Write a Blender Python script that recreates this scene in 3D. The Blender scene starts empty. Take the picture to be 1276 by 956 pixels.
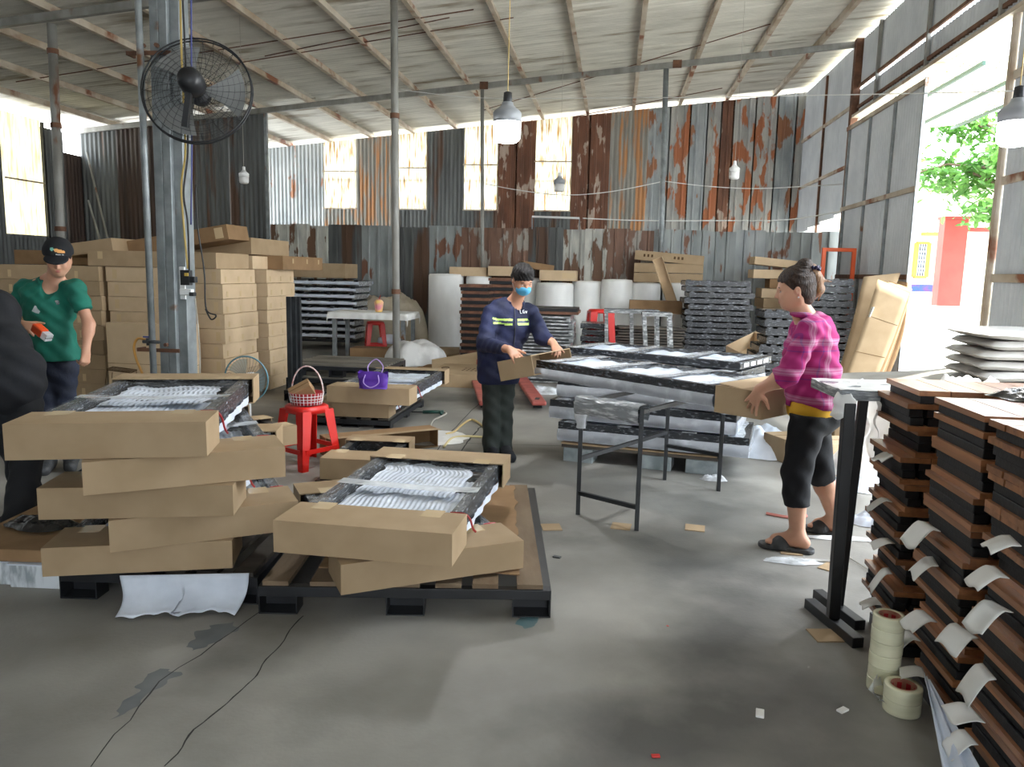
import bpy, bmesh, math, random
import numpy as np
from mathutils import Vector, Matrix, Euler, noise as mnoise
random.seed(7)
PI = math.pi
sc = bpy.context.scene
C = sc.collection
# ------------------------------------------------------------------ camera
F, EYE, CX, CY = 958.0, 1.5, 638.0, 478.0
_roll = .022
_Y = Vector((128, 136, F)).normalized()
_n = Vector((1, -_roll, 0)).cross(Vector((128, 136, F)))
_n = (-_n if _n.y < 0 else _n).normalized()
if _n.y < 0: _n = -_n
_X = _n.cross(_Y)
if _X.x < 0: _X = -_X
cam_d = bpy.data.cameras.new('camera')
cam = bpy.data.objects.new('camera', cam_d)
C.objects.link(cam)
R3 = Matrix(((_X.x, _X.y, -_X.z), (_Y.x, _Y.y, -_Y.z), (_n.x, _n.y, -_n.z)))   # rows: world axes, columns: camera axes
cam.matrix_world = Matrix.Translation((0, 0, EYE)) @ R3.to_4x4()
cam_d.sensor_width = 36
cam_d.lens = F / 1276 * 36
cam_d.clip_start = .05
cam_d.clip_end = 400
sc.camera = cam

def ray(px, py):
    return R3 @ Vector((px - CX, CY - py, -F))
def G(px, py, z=0.):
    """world point at height z that the photograph shows at a pixel"""
    r = ray(px, py)
    t = (z - EYE) / r.z
    return Vector((r.x * t, r.y * t, z))
def P(px, py, D):
    """world point at depth Y = D"""
    r = ray(px, py)
    t = D / r.y
    return Vector((r.x * t, D, EYE + r.z * t))
# ------------------------------------------------------------------ world, sun, exposure
w = bpy.data.worlds.new('sky')
sc.world = w
w.use_nodes = True
nt = w.node_tree
bg = nt.nodes['Background']
tc = nt.nodes.new('ShaderNodeTexCoord')
sx = nt.nodes.new('ShaderNodeSeparateXYZ')
nt.links.new(tc.outputs['Generated'], sx.inputs[0])
cr = nt.nodes.new('ShaderNodeValToRGB')
cr.color_ramp.elements[0].position = 0.0
cr.color_ramp.elements[0].color = (.93, .97, 1.0, 1)
cr.color_ramp.elements[1].position = 1.0
cr.color_ramp.elements[1].color = (.72, .86, 1.0, 1)
nt.links.new(sx.outputs['Z'], cr.inputs[0])
nt.links.new(cr.outputs[0], bg.inputs['Color'])
bg.inputs['Strength'].default_value = 3.4
sun_d = bpy.data.lights.new('sun', 'SUN')
sun_d.energy = 6.0
sun_d.angle = math.radians(2.0)
sun_d.color = (1, .97, .9)
sun = bpy.data.objects.new('sun', sun_d)
C.objects.link(sun)
sun.rotation_euler = Vector((.60, .25, 1.25)).normalized().to_track_quat('Z', 'Y').to_euler()
sun.location = (12, 8, 20)
sc.view_settings.view_transform = 'Standard'
sc.view_settings.look = 'None'
sc.view_settings.gamma = 1
sc.view_settings.use_curve_mapping = False
sc.view_settings.exposure = 1.82

# ------------------------------------------------------------------ materials
def lin(c):
    """sRGB 0-255 to linear"""
    return tuple(((v / 255) / 12.92 if v <= 10 else ((v / 255 + .055) / 1.055) ** 2.4) for v in c) + (1,)
def mat(name, c, c2=None, scale=8, rough=.6, metal=0, stretch=(1, 1, 1), lo=.35, hi=.65, bump=0, bscale=None, alpha=1, trans=0, spec=.5, c3=None, scale3=2, lo3=.5, hi3=.6, emit=0, rnd=0, rough2=None, sss=0, detail=4):
    m = bpy.data.materials.new(name)
    m.use_nodes = True
    t = m.node_tree
    b = t.nodes['Principled BSDF']
    b.inputs['Base Color'].default_value = lin(c)
    b.inputs['Roughness'].default_value = rough
    b.inputs['Metallic'].default_value = metal
    b.inputs['Specular IOR Level'].default_value = spec
    b.inputs['Alpha'].default_value = alpha
    b.inputs['Transmission Weight'].default_value = trans
    if emit:
        b.inputs['Emission Color'].default_value = lin(c)
        b.inputs['Emission Strength'].default_value = emit
    col = None
    need = c2 is not None or c3 is not None or bump
    if need:
        tc = t.nodes.new('ShaderNodeTexCoord')
        mp = t.nodes.new('ShaderNodeMapping')
        mp.inputs['Scale'].default_value = stretch
        t.links.new(tc.outputs['Object'], mp.inputs[0])
        oi = t.nodes.new('ShaderNodeObjectInfo')
        vm = t.nodes.new('ShaderNodeVectorMath'); vm.operation = 'SCALE'
        vm.inputs[0].default_value = (37, 19, 53)
        t.links.new(oi.outputs['Random'], vm.inputs['Scale'])
        t.links.new(vm.outputs[0], mp.inputs['Location'])
        def nz(sc_, det=detail):
            n = t.nodes.new('ShaderNodeTexNoise')
            n.inputs['Scale'].default_value = sc_
            n.inputs['Detail'].default_value = det
            t.links.new(mp.outputs[0], n.inputs['Vector'])
            return n.outputs['Fac']
        def mixc(fac, a, bb):
            mx = t.nodes.new('ShaderNodeMix'); mx.data_type = 'RGBA'
            t.links.new(fac, mx.inputs[0])
            if isinstance(a, tuple): mx.inputs[6].default_value = a
            else: t.links.new(a, mx.inputs[6])
            mx.inputs[7].default_value = bb
            return mx.outputs[2]
        def rng(f, a, bb):
            mr = t.nodes.new('ShaderNodeMapRange')
            mr.inputs[1].default_value = a; mr.inputs[2].default_value = bb
            t.links.new(f, mr.inputs[0])
            return mr.outputs[0]
        col = lin(c)
        if c2 is not None:
            f = rng(nz(scale), lo, hi)
            col = mixc(f, col, lin(c2))
            if rough2 is not None:
                mr = t.nodes.new('ShaderNodeMapRange'); mr.inputs[3].default_value = rough; mr.inputs[4].default_value = rough2
                t.links.new(f, mr.inputs[0]); t.links.new(mr.outputs[0], b.inputs['Roughness'])
        if c3 is not None:
            col = mixc(rng(nz(scale3), lo3, hi3), col, lin(c3))
        if rnd:
            hs = t.nodes.new('ShaderNodeHueSaturation')
            mr = t.nodes.new('ShaderNodeMapRange'); mr.inputs[3].default_value = 1 - rnd; mr.inputs[4].default_value = 1 + rnd
            t.links.new(oi.outputs['Random'], mr.inputs[0]); t.links.new(mr.outputs[0], hs.inputs['Value'])
            if isinstance(col, tuple): hs.inputs['Color'].default_value = col
            else: t.links.new(col, hs.inputs['Color'])
            col = hs.outputs[0]
        if not isinstance(col, tuple): t.links.new(col, b.inputs['Base Color'])
        if bump:
            bp = t.nodes.new('ShaderNodeBump')
            bp.inputs['Strength'].default_value = bump
            bp.inputs['Distance'].default_value = .02
            t.links.new(nz(bscale or scale), bp.inputs['Height'])
            t.links.new(bp.outputs[0], b.inputs['Normal'])
    return m
def translucent(name, c, c2=None, scale=3, stretch=(1, 1, 1), lo=.4, hi=.6, mixf=.7):
    m = mat(name, c, c2, scale=scale, stretch=stretch, lo=lo, hi=hi, rough=.5)
    t = m.node_tree
    b = t.nodes['Principled BSDF']
    tr = t.nodes.new('ShaderNodeBsdfTranslucent')
    mx = t.nodes.new('ShaderNodeMixShader'); mx.inputs[0].default_value = mixf
    out = t.nodes['Material Output']
    if b.inputs['Base Color'].links: t.links.new(b.inputs['Base Color'].links[0].from_socket, tr.inputs[0])
    else: tr.inputs[0].default_value = lin(c)
    t.links.new(b.outputs[0], mx.inputs[1]); t.links.new(tr.outputs[0], mx.inputs[2]); t.links.new(mx.outputs[0], out.inputs[0])
    return m
def film(name, c=(235, 240, 245), a=.25, rough=.12, streak=18, stretch=(1, 1, 1), amax=.8, lo=.5, hi=.75):
    """clear stretch film: mostly see-through, whiter where it creases"""
    m = mat(name, c, rough=rough, bump=.6, bscale=streak, stretch=stretch)
    t = m.node_tree
    b = t.nodes['Principled BSDF']
    n = [q for q in t.nodes if q.type == 'TEX_NOISE'][0]
    mr = t.nodes.new('ShaderNodeMapRange')
    mr.inputs[1].default_value = lo; mr.inputs[2].default_value = hi
    mr.inputs[3].default_value = a; mr.inputs[4].default_value = amax
    t.links.new(n.outputs['Fac'], mr.inputs[0])
    t.links.new(mr.outputs[0], b.inputs['Alpha'])
    return m

M = {}
M['card'] = mat('cardboard', (172, 149, 119), (162, 139, 109), scale=5, rough=.75, spec=.2, rnd=.06)
M['card_lt'] = mat('cardboard_pale', (204, 180, 148), (194, 170, 138), scale=5, rough=.75, spec=.2, rnd=.05)
M['card_dk'] = mat('cardboard_brown', (152, 122, 90), (138, 110, 80), scale=5, rough=.8, spec=.2, rnd=.08)
M['card_in'] = mat('cardboard_inside', (150, 116, 80), (138, 105, 72), scale=5, rough=.85, spec=.1)
M['tape'] = mat('packing_tape', (205, 180, 142), rough=.22, spec=.6)
M['print'] = mat('print_ink', (88, 68, 48), rough=.8, spec=.1)
M['seam'] = mat('seam_line', (105, 80, 54), rough=.9, spec=.1)  # dark line colour for flap seams and folds
M['wrapblack'] = mat('wrapped_black_steel', (36, 39, 44), (150, 156, 164), scale=14, stretch=(1.5, 1.5, 5), lo=.56, hi=.78, rough=.22, bump=.35, bscale=25, spec=.7)
M['wrapgrey'] = mat('wrapped_grey_steel', (58, 61, 66), (186, 191, 197), scale=20, stretch=(5, 1, 5), lo=.56, hi=.78, rough=.25, bump=.5, bscale=22, spec=.7)
M['wrappale'] = mat('pale_wrapped_steel', (118, 121, 122), (222, 224, 226), scale=12, stretch=(1, 3, 3), lo=.46, hi=.7, rough=.3, bump=.5, bscale=22)
M['black'] = mat('black_steel', (26, 27, 30), (36, 38, 42), scale=6, rough=.42, spec=.5)
M['blackfelt'] = mat('black_apron', (22, 23, 26), (30, 31, 35), scale=30, rough=.6, bump=.1, bscale=80)
M['grey_steel'] = mat('grey_raw_steel', (92, 95, 97), (64, 66, 68), scale=9, rough=.4, metal=.5)
M['darksteel'] = mat('dark_raw_steel', (52, 55, 58), (38, 40, 42), scale=9, rough=.4, metal=.3)
M['galv'] = mat('galvanized', (150, 156, 158), (122, 128, 130), scale=7, rough=.45, metal=.35, c3=(120, 82, 55), scale3=3, lo3=.64, hi3=.7)
M['pole'] = mat('grey_painted_pole', (150, 150, 145), (118, 116, 110), scale=5, stretch=(1, 1, .4), rough=.5, c3=(112, 72, 48), scale3=4, lo3=.63, hi3=.7)
M['purlin'] = mat('purlin_steel', (200, 190, 174), (166, 148, 126), scale=2.5, rough=.6, c3=(128, 78, 50), scale3=1.6, lo3=.58, hi3=.66)
M['rustbar'] = mat('rusty_bar', (120, 84, 62), (84, 56, 42), scale=6, rough=.8)
M['wrapfoam'] = film('foam_under_film', (196, 200, 206), a=.62, amax=.95, streak=9, rough=.25)
M['foam'] = mat('foam_sheet', (220, 227, 238), (198, 206, 218), scale=6, rough=.6, bump=.15, bscale=14)
M['foamroll'] = mat('foam_roll_wrap', (244, 244, 241), (226, 226, 223), scale=3, rough=.45, bump=.15, bscale=6, stretch=(1, 1, .5))
M['styro'] = mat('foil_foam_block', (214, 220, 224), (150, 158, 164), scale=12, stretch=(2, 2, .5), lo=.45, hi=.6, rough=.4)
M['film'] = film('stretch_film', a=.06, amax=.45, lo=.52, hi=.8, streak=9)
M['film2'] = film('cloudy_film', a=.5, amax=.95, streak=9)
M['paper'] = mat('white_paper', (236, 236, 232), (222, 222, 218), scale=4, rough=.6)
M['bag'] = film('white_plastic_bag', (240, 240, 238), a=.82, amax=1, streak=7, rough=.3)
M['red'] = mat('red_plastic', (214, 34, 26), rough=.35, spec=.5)
M['jackred'] = mat('faded_red_paint', (178, 92, 82), (150, 70, 62), scale=7, rough=.5)
M['purple'] = mat('purple_bag', (96, 48, 168), (74, 34, 140), scale=9, rough=.55)
M['orange'] = mat('orange_paint', (238, 96, 34), rough=.45)
M['white'] = mat('white_plastic', (226, 228, 228), rough=.35)
M['woodpal'] = mat('pallet_wood', (128, 110, 88), (112, 92, 70), scale=7, stretch=(1, .3, 1), rough=.85, bump=.3, bscale=20, rnd=.12)
M['slatgrey'] = mat('grey_slats', (122, 116, 104), (92, 88, 80), scale=7, stretch=(.3, 1, 1), rough=.6, rnd=.12)
M['darkwood'] = mat('dark_pallet_wood', (86, 79, 70), (58, 53, 47), scale=7, stretch=(.3, 1, 1), rough=.8, bump=.2, bscale=20, rnd=.12)
M['teak'] = mat('teak_plank', (178, 124, 84), (142, 94, 62), scale=9, stretch=(3, .25, 3), rough=.3, spec=.75, rnd=.14, bump=.06, bscale=25)
M['teakx'] = mat('teak_plank_cross', (178, 124, 84), (142, 94, 62), scale=9, stretch=(.25, 3, 3), rough=.3, spec=.75, rnd=.14, bump=.06, bscale=25)
M['brownstack'] = mat('brown_plank_edges', (128, 88, 66), (92, 62, 48), scale=8, rough=.7)
M['cable_black'] = mat('black_cable', (24, 24, 26), rough=.5)
M['cable_yellow'] = mat('yellow_cable', (196, 168, 92), rough=.5)
M['cable_blue'] = mat('blue_cable', (60, 68, 128), rough=.5)
M['cable_grey'] = mat('grey_cable', (170, 166, 156), rough=.5)
M['strap'] = mat('red_strap', (160, 28, 34), rough=.4)
M['white_wire'] = mat('white_wire', (222, 224, 222), rough=.5)

# ------------------------------------------------------------------ mesh helper
class MB:
    def __init__(s):
        s.v = []; s.f = []; s.m = []
    def add(s, vs, fs, mi=0):
        o = len(s.v)
        s.v += [tuple(v) for v in vs]
        s.f += [tuple(i + o for i in f) for f in fs]
        s.m += [mi] * len(fs)
        return s
    def box(s, c, d, R=None, mi=0):
        hx, hy, hz = d[0] / 2, d[1] / 2, d[2] / 2
        vs = [Vector((x, y, z)) for z in (-hz, hz) for y in (-hy, hy) for x in (-hx, hx)]
        if R is not None: vs = [R @ v for v in vs]
        c = Vector(c)
        return s.add([v + c for v in vs], [(0, 2, 3, 1), (4, 5, 7, 6), (0, 1, 5, 4), (2, 6, 7, 3), (0, 4, 6, 2), (1, 3, 7, 5)], mi)
    def bar(s, a, b, wd, ht=None, up=(0, 0, 1), mi=0):
        """square bar from a to b"""
        a = Vector(a); b = Vector(b); ht = ht or wd
        d = (b - a); L = d.length; d.normalize()
        up = Vector(up)
        if abs(d.dot(up)) > .98: up = Vector((0, 1, 0))
        x = d.cross(up).normalized(); z = x.cross(d)
        R = Matrix((x, d, z)).transposed()
        return s.box((a + b) / 2, (wd, L, ht), R, mi)
    def tube(s, pts, r, n=6, mi=0, caps=True):
        pts = [Vector(p) for p in pts]
        rs = r if isinstance(r, (list, tuple)) else [r] * len(pts)
        vs = []; fs = []
        prev = None
        for i, p in enumerate(pts):
            d = (pts[min(i + 1, len(pts) - 1)] - pts[max(i - 1, 0)]).normalized()
            if prev is None:
                u = Vector((0, 0, 1)) if abs(d.z) < .9 else Vector((1, 0, 0))
                x = d.cross(u).normalized()
            else:
                x = (prev - d * prev.dot(d)).normalized()
            prev = x
            y = d.cross(x)
            for k in range(n):
                a = 2 * PI * k / n
                vs.append(p + (x * math.cos(a) + y * math.sin(a)) * rs[i])
        for i in range(len(pts) - 1):
            for k in range(n):
                k2 = (k + 1) % n
                fs.append((i * n + k, i * n + k2, (i + 1) * n + k2, (i + 1) * n + k))
        if caps:
            fs.append(tuple(range(n - 1, -1, -1))); o = (len(pts) - 1) * n
            fs.append(tuple(o + k for k in range(n)))
        return s.add(vs, fs, mi)
    def lathe(s, prof, n=20, c=(0, 0, 0), mi=0, R=None):
        vs = []; fs = []
        c = Vector(c)
        for (r, z) in prof:
            for k in range(n):
                a = 2 * PI * k / n
                v = Vector((r * math.cos(a), r * math.sin(a), z))
                if R is not None: v = R @ v
                vs.append(v + c)
        for i in range(len(prof) - 1):
            for k in range(n):
                k2 = (k + 1) % n
                fs.append((i * n + k, i * n + k2, (i + 1) * n + k2, (i + 1) * n + k))
        fs.append(tuple(range(n - 1, -1, -1))); o = (len(prof) - 1) * n
        fs.append(tuple(o + k for k in range(n)))
        return s.add(vs, fs, mi)
    def grid(s, fn, nu, nv, mi=0):
        vs = [fn(i / nu, j / nv) for j in range(nv + 1) for i in range(nu + 1)]
        fs = [(j * (nu + 1) + i, j * (nu + 1) + i + 1, (j + 1) * (nu + 1) + i + 1, (j + 1) * (nu + 1) + i) for j in range(nv) for i in range(nu)]
        return s.add(vs, fs, mi)
    def prism(s, poly, a, b, R=None, c=(0, 0, 0), mi=0):
        """poly in xy, from z=a to z=b"""
        n = len(poly); c = Vector(c)
        vs = [Vector((x, y, a)) for x, y in poly] + [Vector((x, y, b)) for x, y in poly]
        if R is not None: vs = [R @ v for v in vs]
        vs = [v + c for v in vs]
        fs = [tuple(range(n - 1, -1, -1)), tuple(range(n, 2 * n))] + [(i, (i + 1) % n, (i + 1) % n + n, i + n) for i in range(n)]
        return s.add(vs, fs, mi)
    def mesh(s, name, mats, smooth=False):
        me = bpy.data.meshes.new(name)
        me.from_pydata(s.v, [], s.f)
        if not isinstance(mats, (list, tuple)): mats = [mats]
        for m in mats: me.materials.append(M[m] if isinstance(m, str) else m)
        if len(mats) > 1: me.polygons.foreach_set('material_index', s.m)
        if smooth: me.polygons.foreach_set('use_smooth', [True] * len(me.polygons))
        me.update()
        return me
    def build(s, name, mats, parent=None, smooth=False, bevel=0, solid=0, loc=None):
        o = bpy.data.objects.new(name, s.mesh(name, mats, smooth))
        C.objects.link(o)
        if parent is not None: o.parent = parent
        if loc is not None: o.location = loc
        if solid:
            md = o.modifiers.new('solid', 'SOLIDIFY'); md.thickness = solid; md.offset = 0
        if bevel:
            md = o.modifiers.new('bevel', 'BEVEL'); md.width = bevel; md.segments = 2; md.limit_method = 'ANGLE'; md.angle_limit = .7
        return o
def tag(o, label=None, cat=None, group=None, kind=None):
    if label: o['label'] = label
    if cat: o['category'] = cat
    if group: o['group'] = group
    if kind: o['kind'] = kind
    return o
def thing(name, label, cat, loc=(0, 0, 0), rz=0, group=None, rot=None):
    o = bpy.data.objects.new(name, None)
    C.objects.link(o)
    o.empty_display_size = .1
    o.location = loc
    o.rotation_euler = rot if rot is not None else (0, 0, rz)
    return tag(o, label, cat, group)
def struct(o):
    o['kind'] = 'structure'
    return o
def copy_tree(o, parent=None):
    c = o.copy(); C.objects.link(c); c.parent = parent
    for ch in list(o.children): copy_tree(ch, c)
    return c
def inst(me, name, parent, loc, rz=0, rot=None, scale=None):
    o = bpy.data.objects.new(name, me); C.objects.link(o); o.parent = parent
    o.location = loc; o.rotation_euler = rot if rot is not None else (0, 0, rz)
    if scale: o.scale = scale
    return o
def wob(p, s=1, a=1):
    return mnoise.noise(Vector(p) * s) * a
def curve_pts(ctrl, n=8):
    """Catmull-Rom through the control points"""
    ctrl = [Vector(c) for c in ctrl]
    out = []
    for i in range(len(ctrl) - 1):
        p0 = ctrl[max(i - 1, 0)]; p1 = ctrl[i]; p2 = ctrl[i + 1]; p3 = ctrl[min(i + 2, len(ctrl) - 1)]
        for k in range(n):
            t = k / n
            out.append(.5 * ((2 * p1) + (-p0 + p2) * t + (2 * p0 - 5 * p1 + 4 * p2 - p3) * t * t + (-p0 + 3 * p1 - 3 * p2 + p3) * t ** 3))
    out.append(ctrl[-1])
    return out
# ================================================================== THE SHED
FRONT_OPEN = 1.2
WX, WY, FY, LX = 4.18, 19.0, 15.2, -11.05          # right wall, back wall, partition, left wall
def roofz(x): return 5.30 + .097 * x
def PX(px, py, X):
    r = ray(px, py); t = X / r.x
    return Vector((X, r.y * t, EYE + r.z * t))
M['concrete'] = mat('concrete_floor', (156, 153, 146), (124, 121, 115), scale=1.4, lo=.36, hi=.64, rough=.62, rough2=.5, bump=.08, bscale=60, c3=(92, 91, 87), scale3=.6, lo3=.52, hi3=.64, spec=.4, detail=8)
M['crack'] = mat('crack', (50, 49, 47), rough=.9)
M['stain'] = mat('floor_repair', (92, 96, 98), (110, 112, 112), scale=6, rough=.7)
M['yard'] = mat('yard_concrete', (176, 173, 166), (160, 158, 150), scale=.6, rough=.8)
def rustmat(name, base, base2, rust, lo, hi, sc3=1.6, st=(1, 1, .35), rough=.55, metal=.25):
    return mat(name, base, base2, scale=4, stretch=st, rough=rough, metal=.1, c3=rust, scale3=sc3, lo3=lo, hi3=hi, rnd=.1, detail=9, spec=.3)
M['sh_galv'] = rustmat('sheet_galvanized', (172, 176, 176), (142, 148, 150), (150, 104, 76), .60, .63, 3.2)
M['sh_pale'] = rustmat('sheet_pale_peeling', (196, 195, 186), (144, 145, 140), (104, 78, 60), .52, .55, 4.5)
M['sh_rustmix'] = rustmat('sheet_half_rusted', (174, 172, 166), (142, 142, 140), (160, 100, 68), .52, .55, 3.6)
M['sh_rust'] = rustmat('sheet_rusted', (128, 88, 68), (98, 68, 54), (178, 160, 146), .57, .60, 5.0)
M['sh_orange'] = rustmat('sheet_orange_streaks', (160, 158, 150), (130, 128, 122), (180, 130, 88), .50, .60, 3.0, (3, 3, .3))
M['sh_dark'] = rustmat('sheet_dark', (104, 107, 106), (78, 80, 80), (90, 68, 54), .56, .62, 1.5, (2, 2, .2))
M['sh_darkbrown'] = rustmat('sheet_dark_brown', (72, 56, 48), (52, 43, 39), (100, 92, 84), .6, .68, 2, (2, 2, .2))
M['sh_fence'] = rustmat('sheet_blue_grey', (158, 163, 162), (130, 136, 136), (124, 88, 70), .58, .61, 3.4)
M['sh_fencebrown'] = rustmat('sheet_fence_brown', (130, 100, 84), (104, 80, 68), (152, 146, 138), .56, .60, 5.0)
M['sh_new'] = mat('sheet_new_grey', (208, 213, 217), (192, 198, 204), scale=2, rough=.4, metal=.05, rnd=.04, spec=.4)
M['roof'] = mat('roof_sheet', (226, 223, 213), (200, 197, 187), scale=2.2, stretch=(.5, 2.5, 1), rough=.5, rnd=.09, c3=(150, 138, 118), scale3=1.1, lo3=.58, hi3=.7)
M['clear'] = translucent('fibreglass_clear', (196, 190, 168), (112, 82, 40), scale=7, stretch=(4, 4, .35), lo=.44, hi=.66, mixf=.62)
M['clear_y'] = translucent('fibreglass_yellow', (150, 141, 112), (112, 98, 70), scale=5, stretch=(3, 3, .4), lo=.4, hi=.7, mixf=.8)

def profile(kind, wdt):
    pts = []
    if kind == 'trap':
        p, d = .2, .034
        x = 0
        while x < wdt - 1e-6:
            for a, b in ((0, 0), (.14, 0), (.15, 1), (.18, 1), (.19, 0)):
                if x + a < wdt: pts.append((x + a, b * d))
            x += p
        pts.append((wdt, 0))
    else:
        p, d = (.10, .028) if kind == 'rib' else (.1125, .042)
        n = max(2, int(wdt / p * 5))
        pts = [(wdt * i / n, d * .5 * (1 - math.cos(2 * PI * wdt * i / n / p))) for i in range(n + 1)]
    return pts
def wall_sheet(parent, m, a, b, z0, top, axis='x', at=0., kind='trap', name='corrugated_sheet', face=-1):
    """one upright sheet from a to b along an axis; top is a height or a function"""
    mb = MB(); vs = []; fs = []
    pr = profile(kind, abs(b - a))
    for (u, d) in pr:
        q = min(a, b) + u
        tz = top(q) if callable(top) else top
        for z in (0, tz - z0):
            if axis == 'x': vs.append((u, face * d, z))
            else: vs.append((face * d, u, z))
    for i in range(len(pr) - 1): fs.append((2 * i, 2 * i + 2, 2 * i + 3, 2 * i + 1))
    mb.add(vs, fs)
    loc = (min(a, b), at, z0) if axis == 'x' else (at, min(a, b), z0)
    return mb.build(name, m, parent, smooth=(kind != 'trap'), loc=loc)

# ---- floor
fl = MB(); fl.box((( LX + WX) / 2, 6.0, -.1), (WX - LX + .1, 29, .2))
floor = struct(fl.build('floor', 'concrete'))
yd = MB()
yd.add([(WX + .05, -24, -.02), (WX + 5, -24, -.02), (WX + 5, 45, .1), (WX + .05, 45, -.02), (60, -24, .9), (60, 60, .9), (-30, 60, .5), (-30, 20.6, .0), (WX+.05, 20.6, -.02)],
       [(0, 1, 2, 3), (1, 4, 5, 2)])
yd.add([(-40, -24, -.03), (WX + .05, -24, -.03), (WX + .05, -8.5, -.03), (-40, -8.5, -.03)], [(0, 1, 2, 3)])
yd.add([(-40, 20.5, -.03), (WX + .06, 20.5, -.03), (WX + .06, 60, -.03), (-40, 60, -.03)], [(0, 1, 2, 3)])
struct(yd.build('ground', 'yard'))
def jag(pts, amp=.035, n=14):
    out = []
    for i in range(len(pts)):
        a, b = pts[i], pts[(i + 1) % len(pts)]
        for k in range(n):
            p = a.lerp(b, k / n)
            out.append(Vector((p.x + wob((p.x * 22, p.y * 22, 1), 1, amp), p.y + wob((p.x * 22, p.y * 22, 9), 1, amp * .6), 0)))
    return out
def flat_line(name, px, wd, m, z=.002):
    """a hairline in the floor following pixels of the photograph, jagged by noise"""
    pts = [G(*p) for p in px]
    out = []
    for i in range(len(pts) - 1):
        for k in range(6):
            t = k / 6
            p = pts[i].lerp(pts[i + 1], t)
            j = wob((p.x * 9, p.y * 9, 3), 1, .02)
            out.append(Vector((p.x + j, p.y, z)))
    out.append(Vector((pts[-1].x, pts[-1].y, z)))
    mb = MB(); vs = []
    for i, p in enumerate(out):
        ww = wd * (.6 + .8 * abs(wob((i * .7, 1, 2))))
        d = (out[min(i + 1, len(out) - 1)] - out[max(0, i - 1)]).normalized()
        nrm = Vector((-d.y, d.x, 0))
        vs += [p + nrm * ww / 2, p - nrm * ww / 2]
    mb.add(vs, [(2 * i, 2 * i + 1, 2 * i + 3, 2 * i + 2) for i in range(len(out) - 1)])
    return mb.build(name, m, floor)
flat_line('crack', [(208, 956), (245, 910), (300, 862), (318, 842), (348, 805), (378, 768)], .007, 'crack')
flat_line('crack', [(490, 640), (520, 600), (560, 540), (600, 500), (640, 470)], .012, 'crack')
flat_line('crack', [(575, 562), (586, 546), (600, 532)], .016, 'crack')
flat_line('crack', [(560, 552), (700, 556), (900, 570)], .008, 'crack')
flat_line('crack', [(110, 956), (200, 850), (325, 762)], .006, 'crack')
for poly in ([(138, 898), (160, 872), (178, 846), (198, 834), (225, 838), (200, 858), (170, 880)], [(232, 806), (245, 790), (262, 780), (292, 775), (300, 782), (270, 800), (240, 812)]):
    mb = MB(); pts = jag([G(*p) for p in poly])
    mb.add([(p.x, p.y, .0015) for p in pts], [tuple(range(len(pts)))])
    mb.build('repair_patch', 'stain', floor)

for poly, m_ in (([(643, 778), (648, 766), (662, 762), (672, 768), (668, 780), (655, 784)], 'teal_spill'), ([(0, 800), (60, 770), (170, 765), (215, 800), (150, 860), (60, 880), (0, 870)], 'damp'), ([(330, 800), (420, 780), (520, 790), (560, 830), (470, 850), (380, 840)], 'damp')):
    if m_ not in M: M[m_] = mat(m_, (70, 112, 120) if m_ == 'teal_spill' else (100, 98, 94), (110, 120, 120) if m_ == 'teal_spill' else (134, 131, 125), scale=5, rough=.55, detail=8)
    if m_ == 'damp': continue
    mb = MB(); pts = jag([G(*p) for p in poly], .02, 6)
    mb.add([(p.x, p.y, .0015) for p in pts], [tuple(range(len(pts)))])
    mb.build('paint_spill', m_, floor)
# ---- ceiling: sheets, purlins, rafters
ceil = struct(thing('ceiling', None, None, (0, 0, 0)))
mb = MB(); Lr = 5.3; slope = .097
pr = profile('wave', .9 + .028125 )
vs = []; fs = []
for (u, d) in pr:
    vs += [(0, u, d), (Lr, u, d + slope * Lr)]
for i in range(len(pr) - 1): fs.append((2 * i, 2 * i + 1, 2 * i + 3, 2 * i + 2))
mb.add(vs, fs)
rs_me = mb.mesh('roof_sheet', 'roof', True)
y = -8.3; r = 0
while y < 19.2:
    for k in range(3):
        x0 = LX - .25 + k * 5.15
        inst(rs_me, 'roof_sheet', ceil, (x0, y, roofz(x0) + .09 + .004 * k))
    y += .9; r += 1
x = .27 - 1.06 * 10
while x < WX:
    mb = MB(); z = roofz(x) + .04
    mb.box((x, 5.5, z), (.05, 27.4, .1)); mb.box((x + .022, 5.5, z - .045), (.05, 27.4, .012))
    mb.build('purlin', 'purlin', ceil)
    x += 1.06
for yy in (9.35, 15.05):
    mb = MB()
    a = Vector((LX, yy, roofz(LX) - .06)); b = Vector((WX + .1, yy, roofz(WX + .1) - .06))
    mb.bar(a, b, .07, .10)
    mb.build('rafter', 'pole', ceil)
    # joint plate
    for q in (-2.6, .98):
        c = MB().box((q, yy - .04, roofz(q) - .06), (.16, .012, .14)); c.build('joint_plate', 'rustbar', ceil)
for (a, b) in (((20, 102), (590, 12)), ((300, 78), (640, 22)), ((330, 70), (560, 22)), ((600, 138), (960, 30)), ((560, 175), (900, 110))):
    pa = ray(*a); pb = ray(*b)
    def onroof(r):
        t = (roofz(0) - .0 - EYE) / (r.z - .097 * r.x)
        return Vector((r.x * t, r.y * t, EYE + r.z * t))
    MB().tube([onroof(pa), onroof(pb)], .009, 5).build('tie_rod', 'rustbar', ceil)

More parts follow.
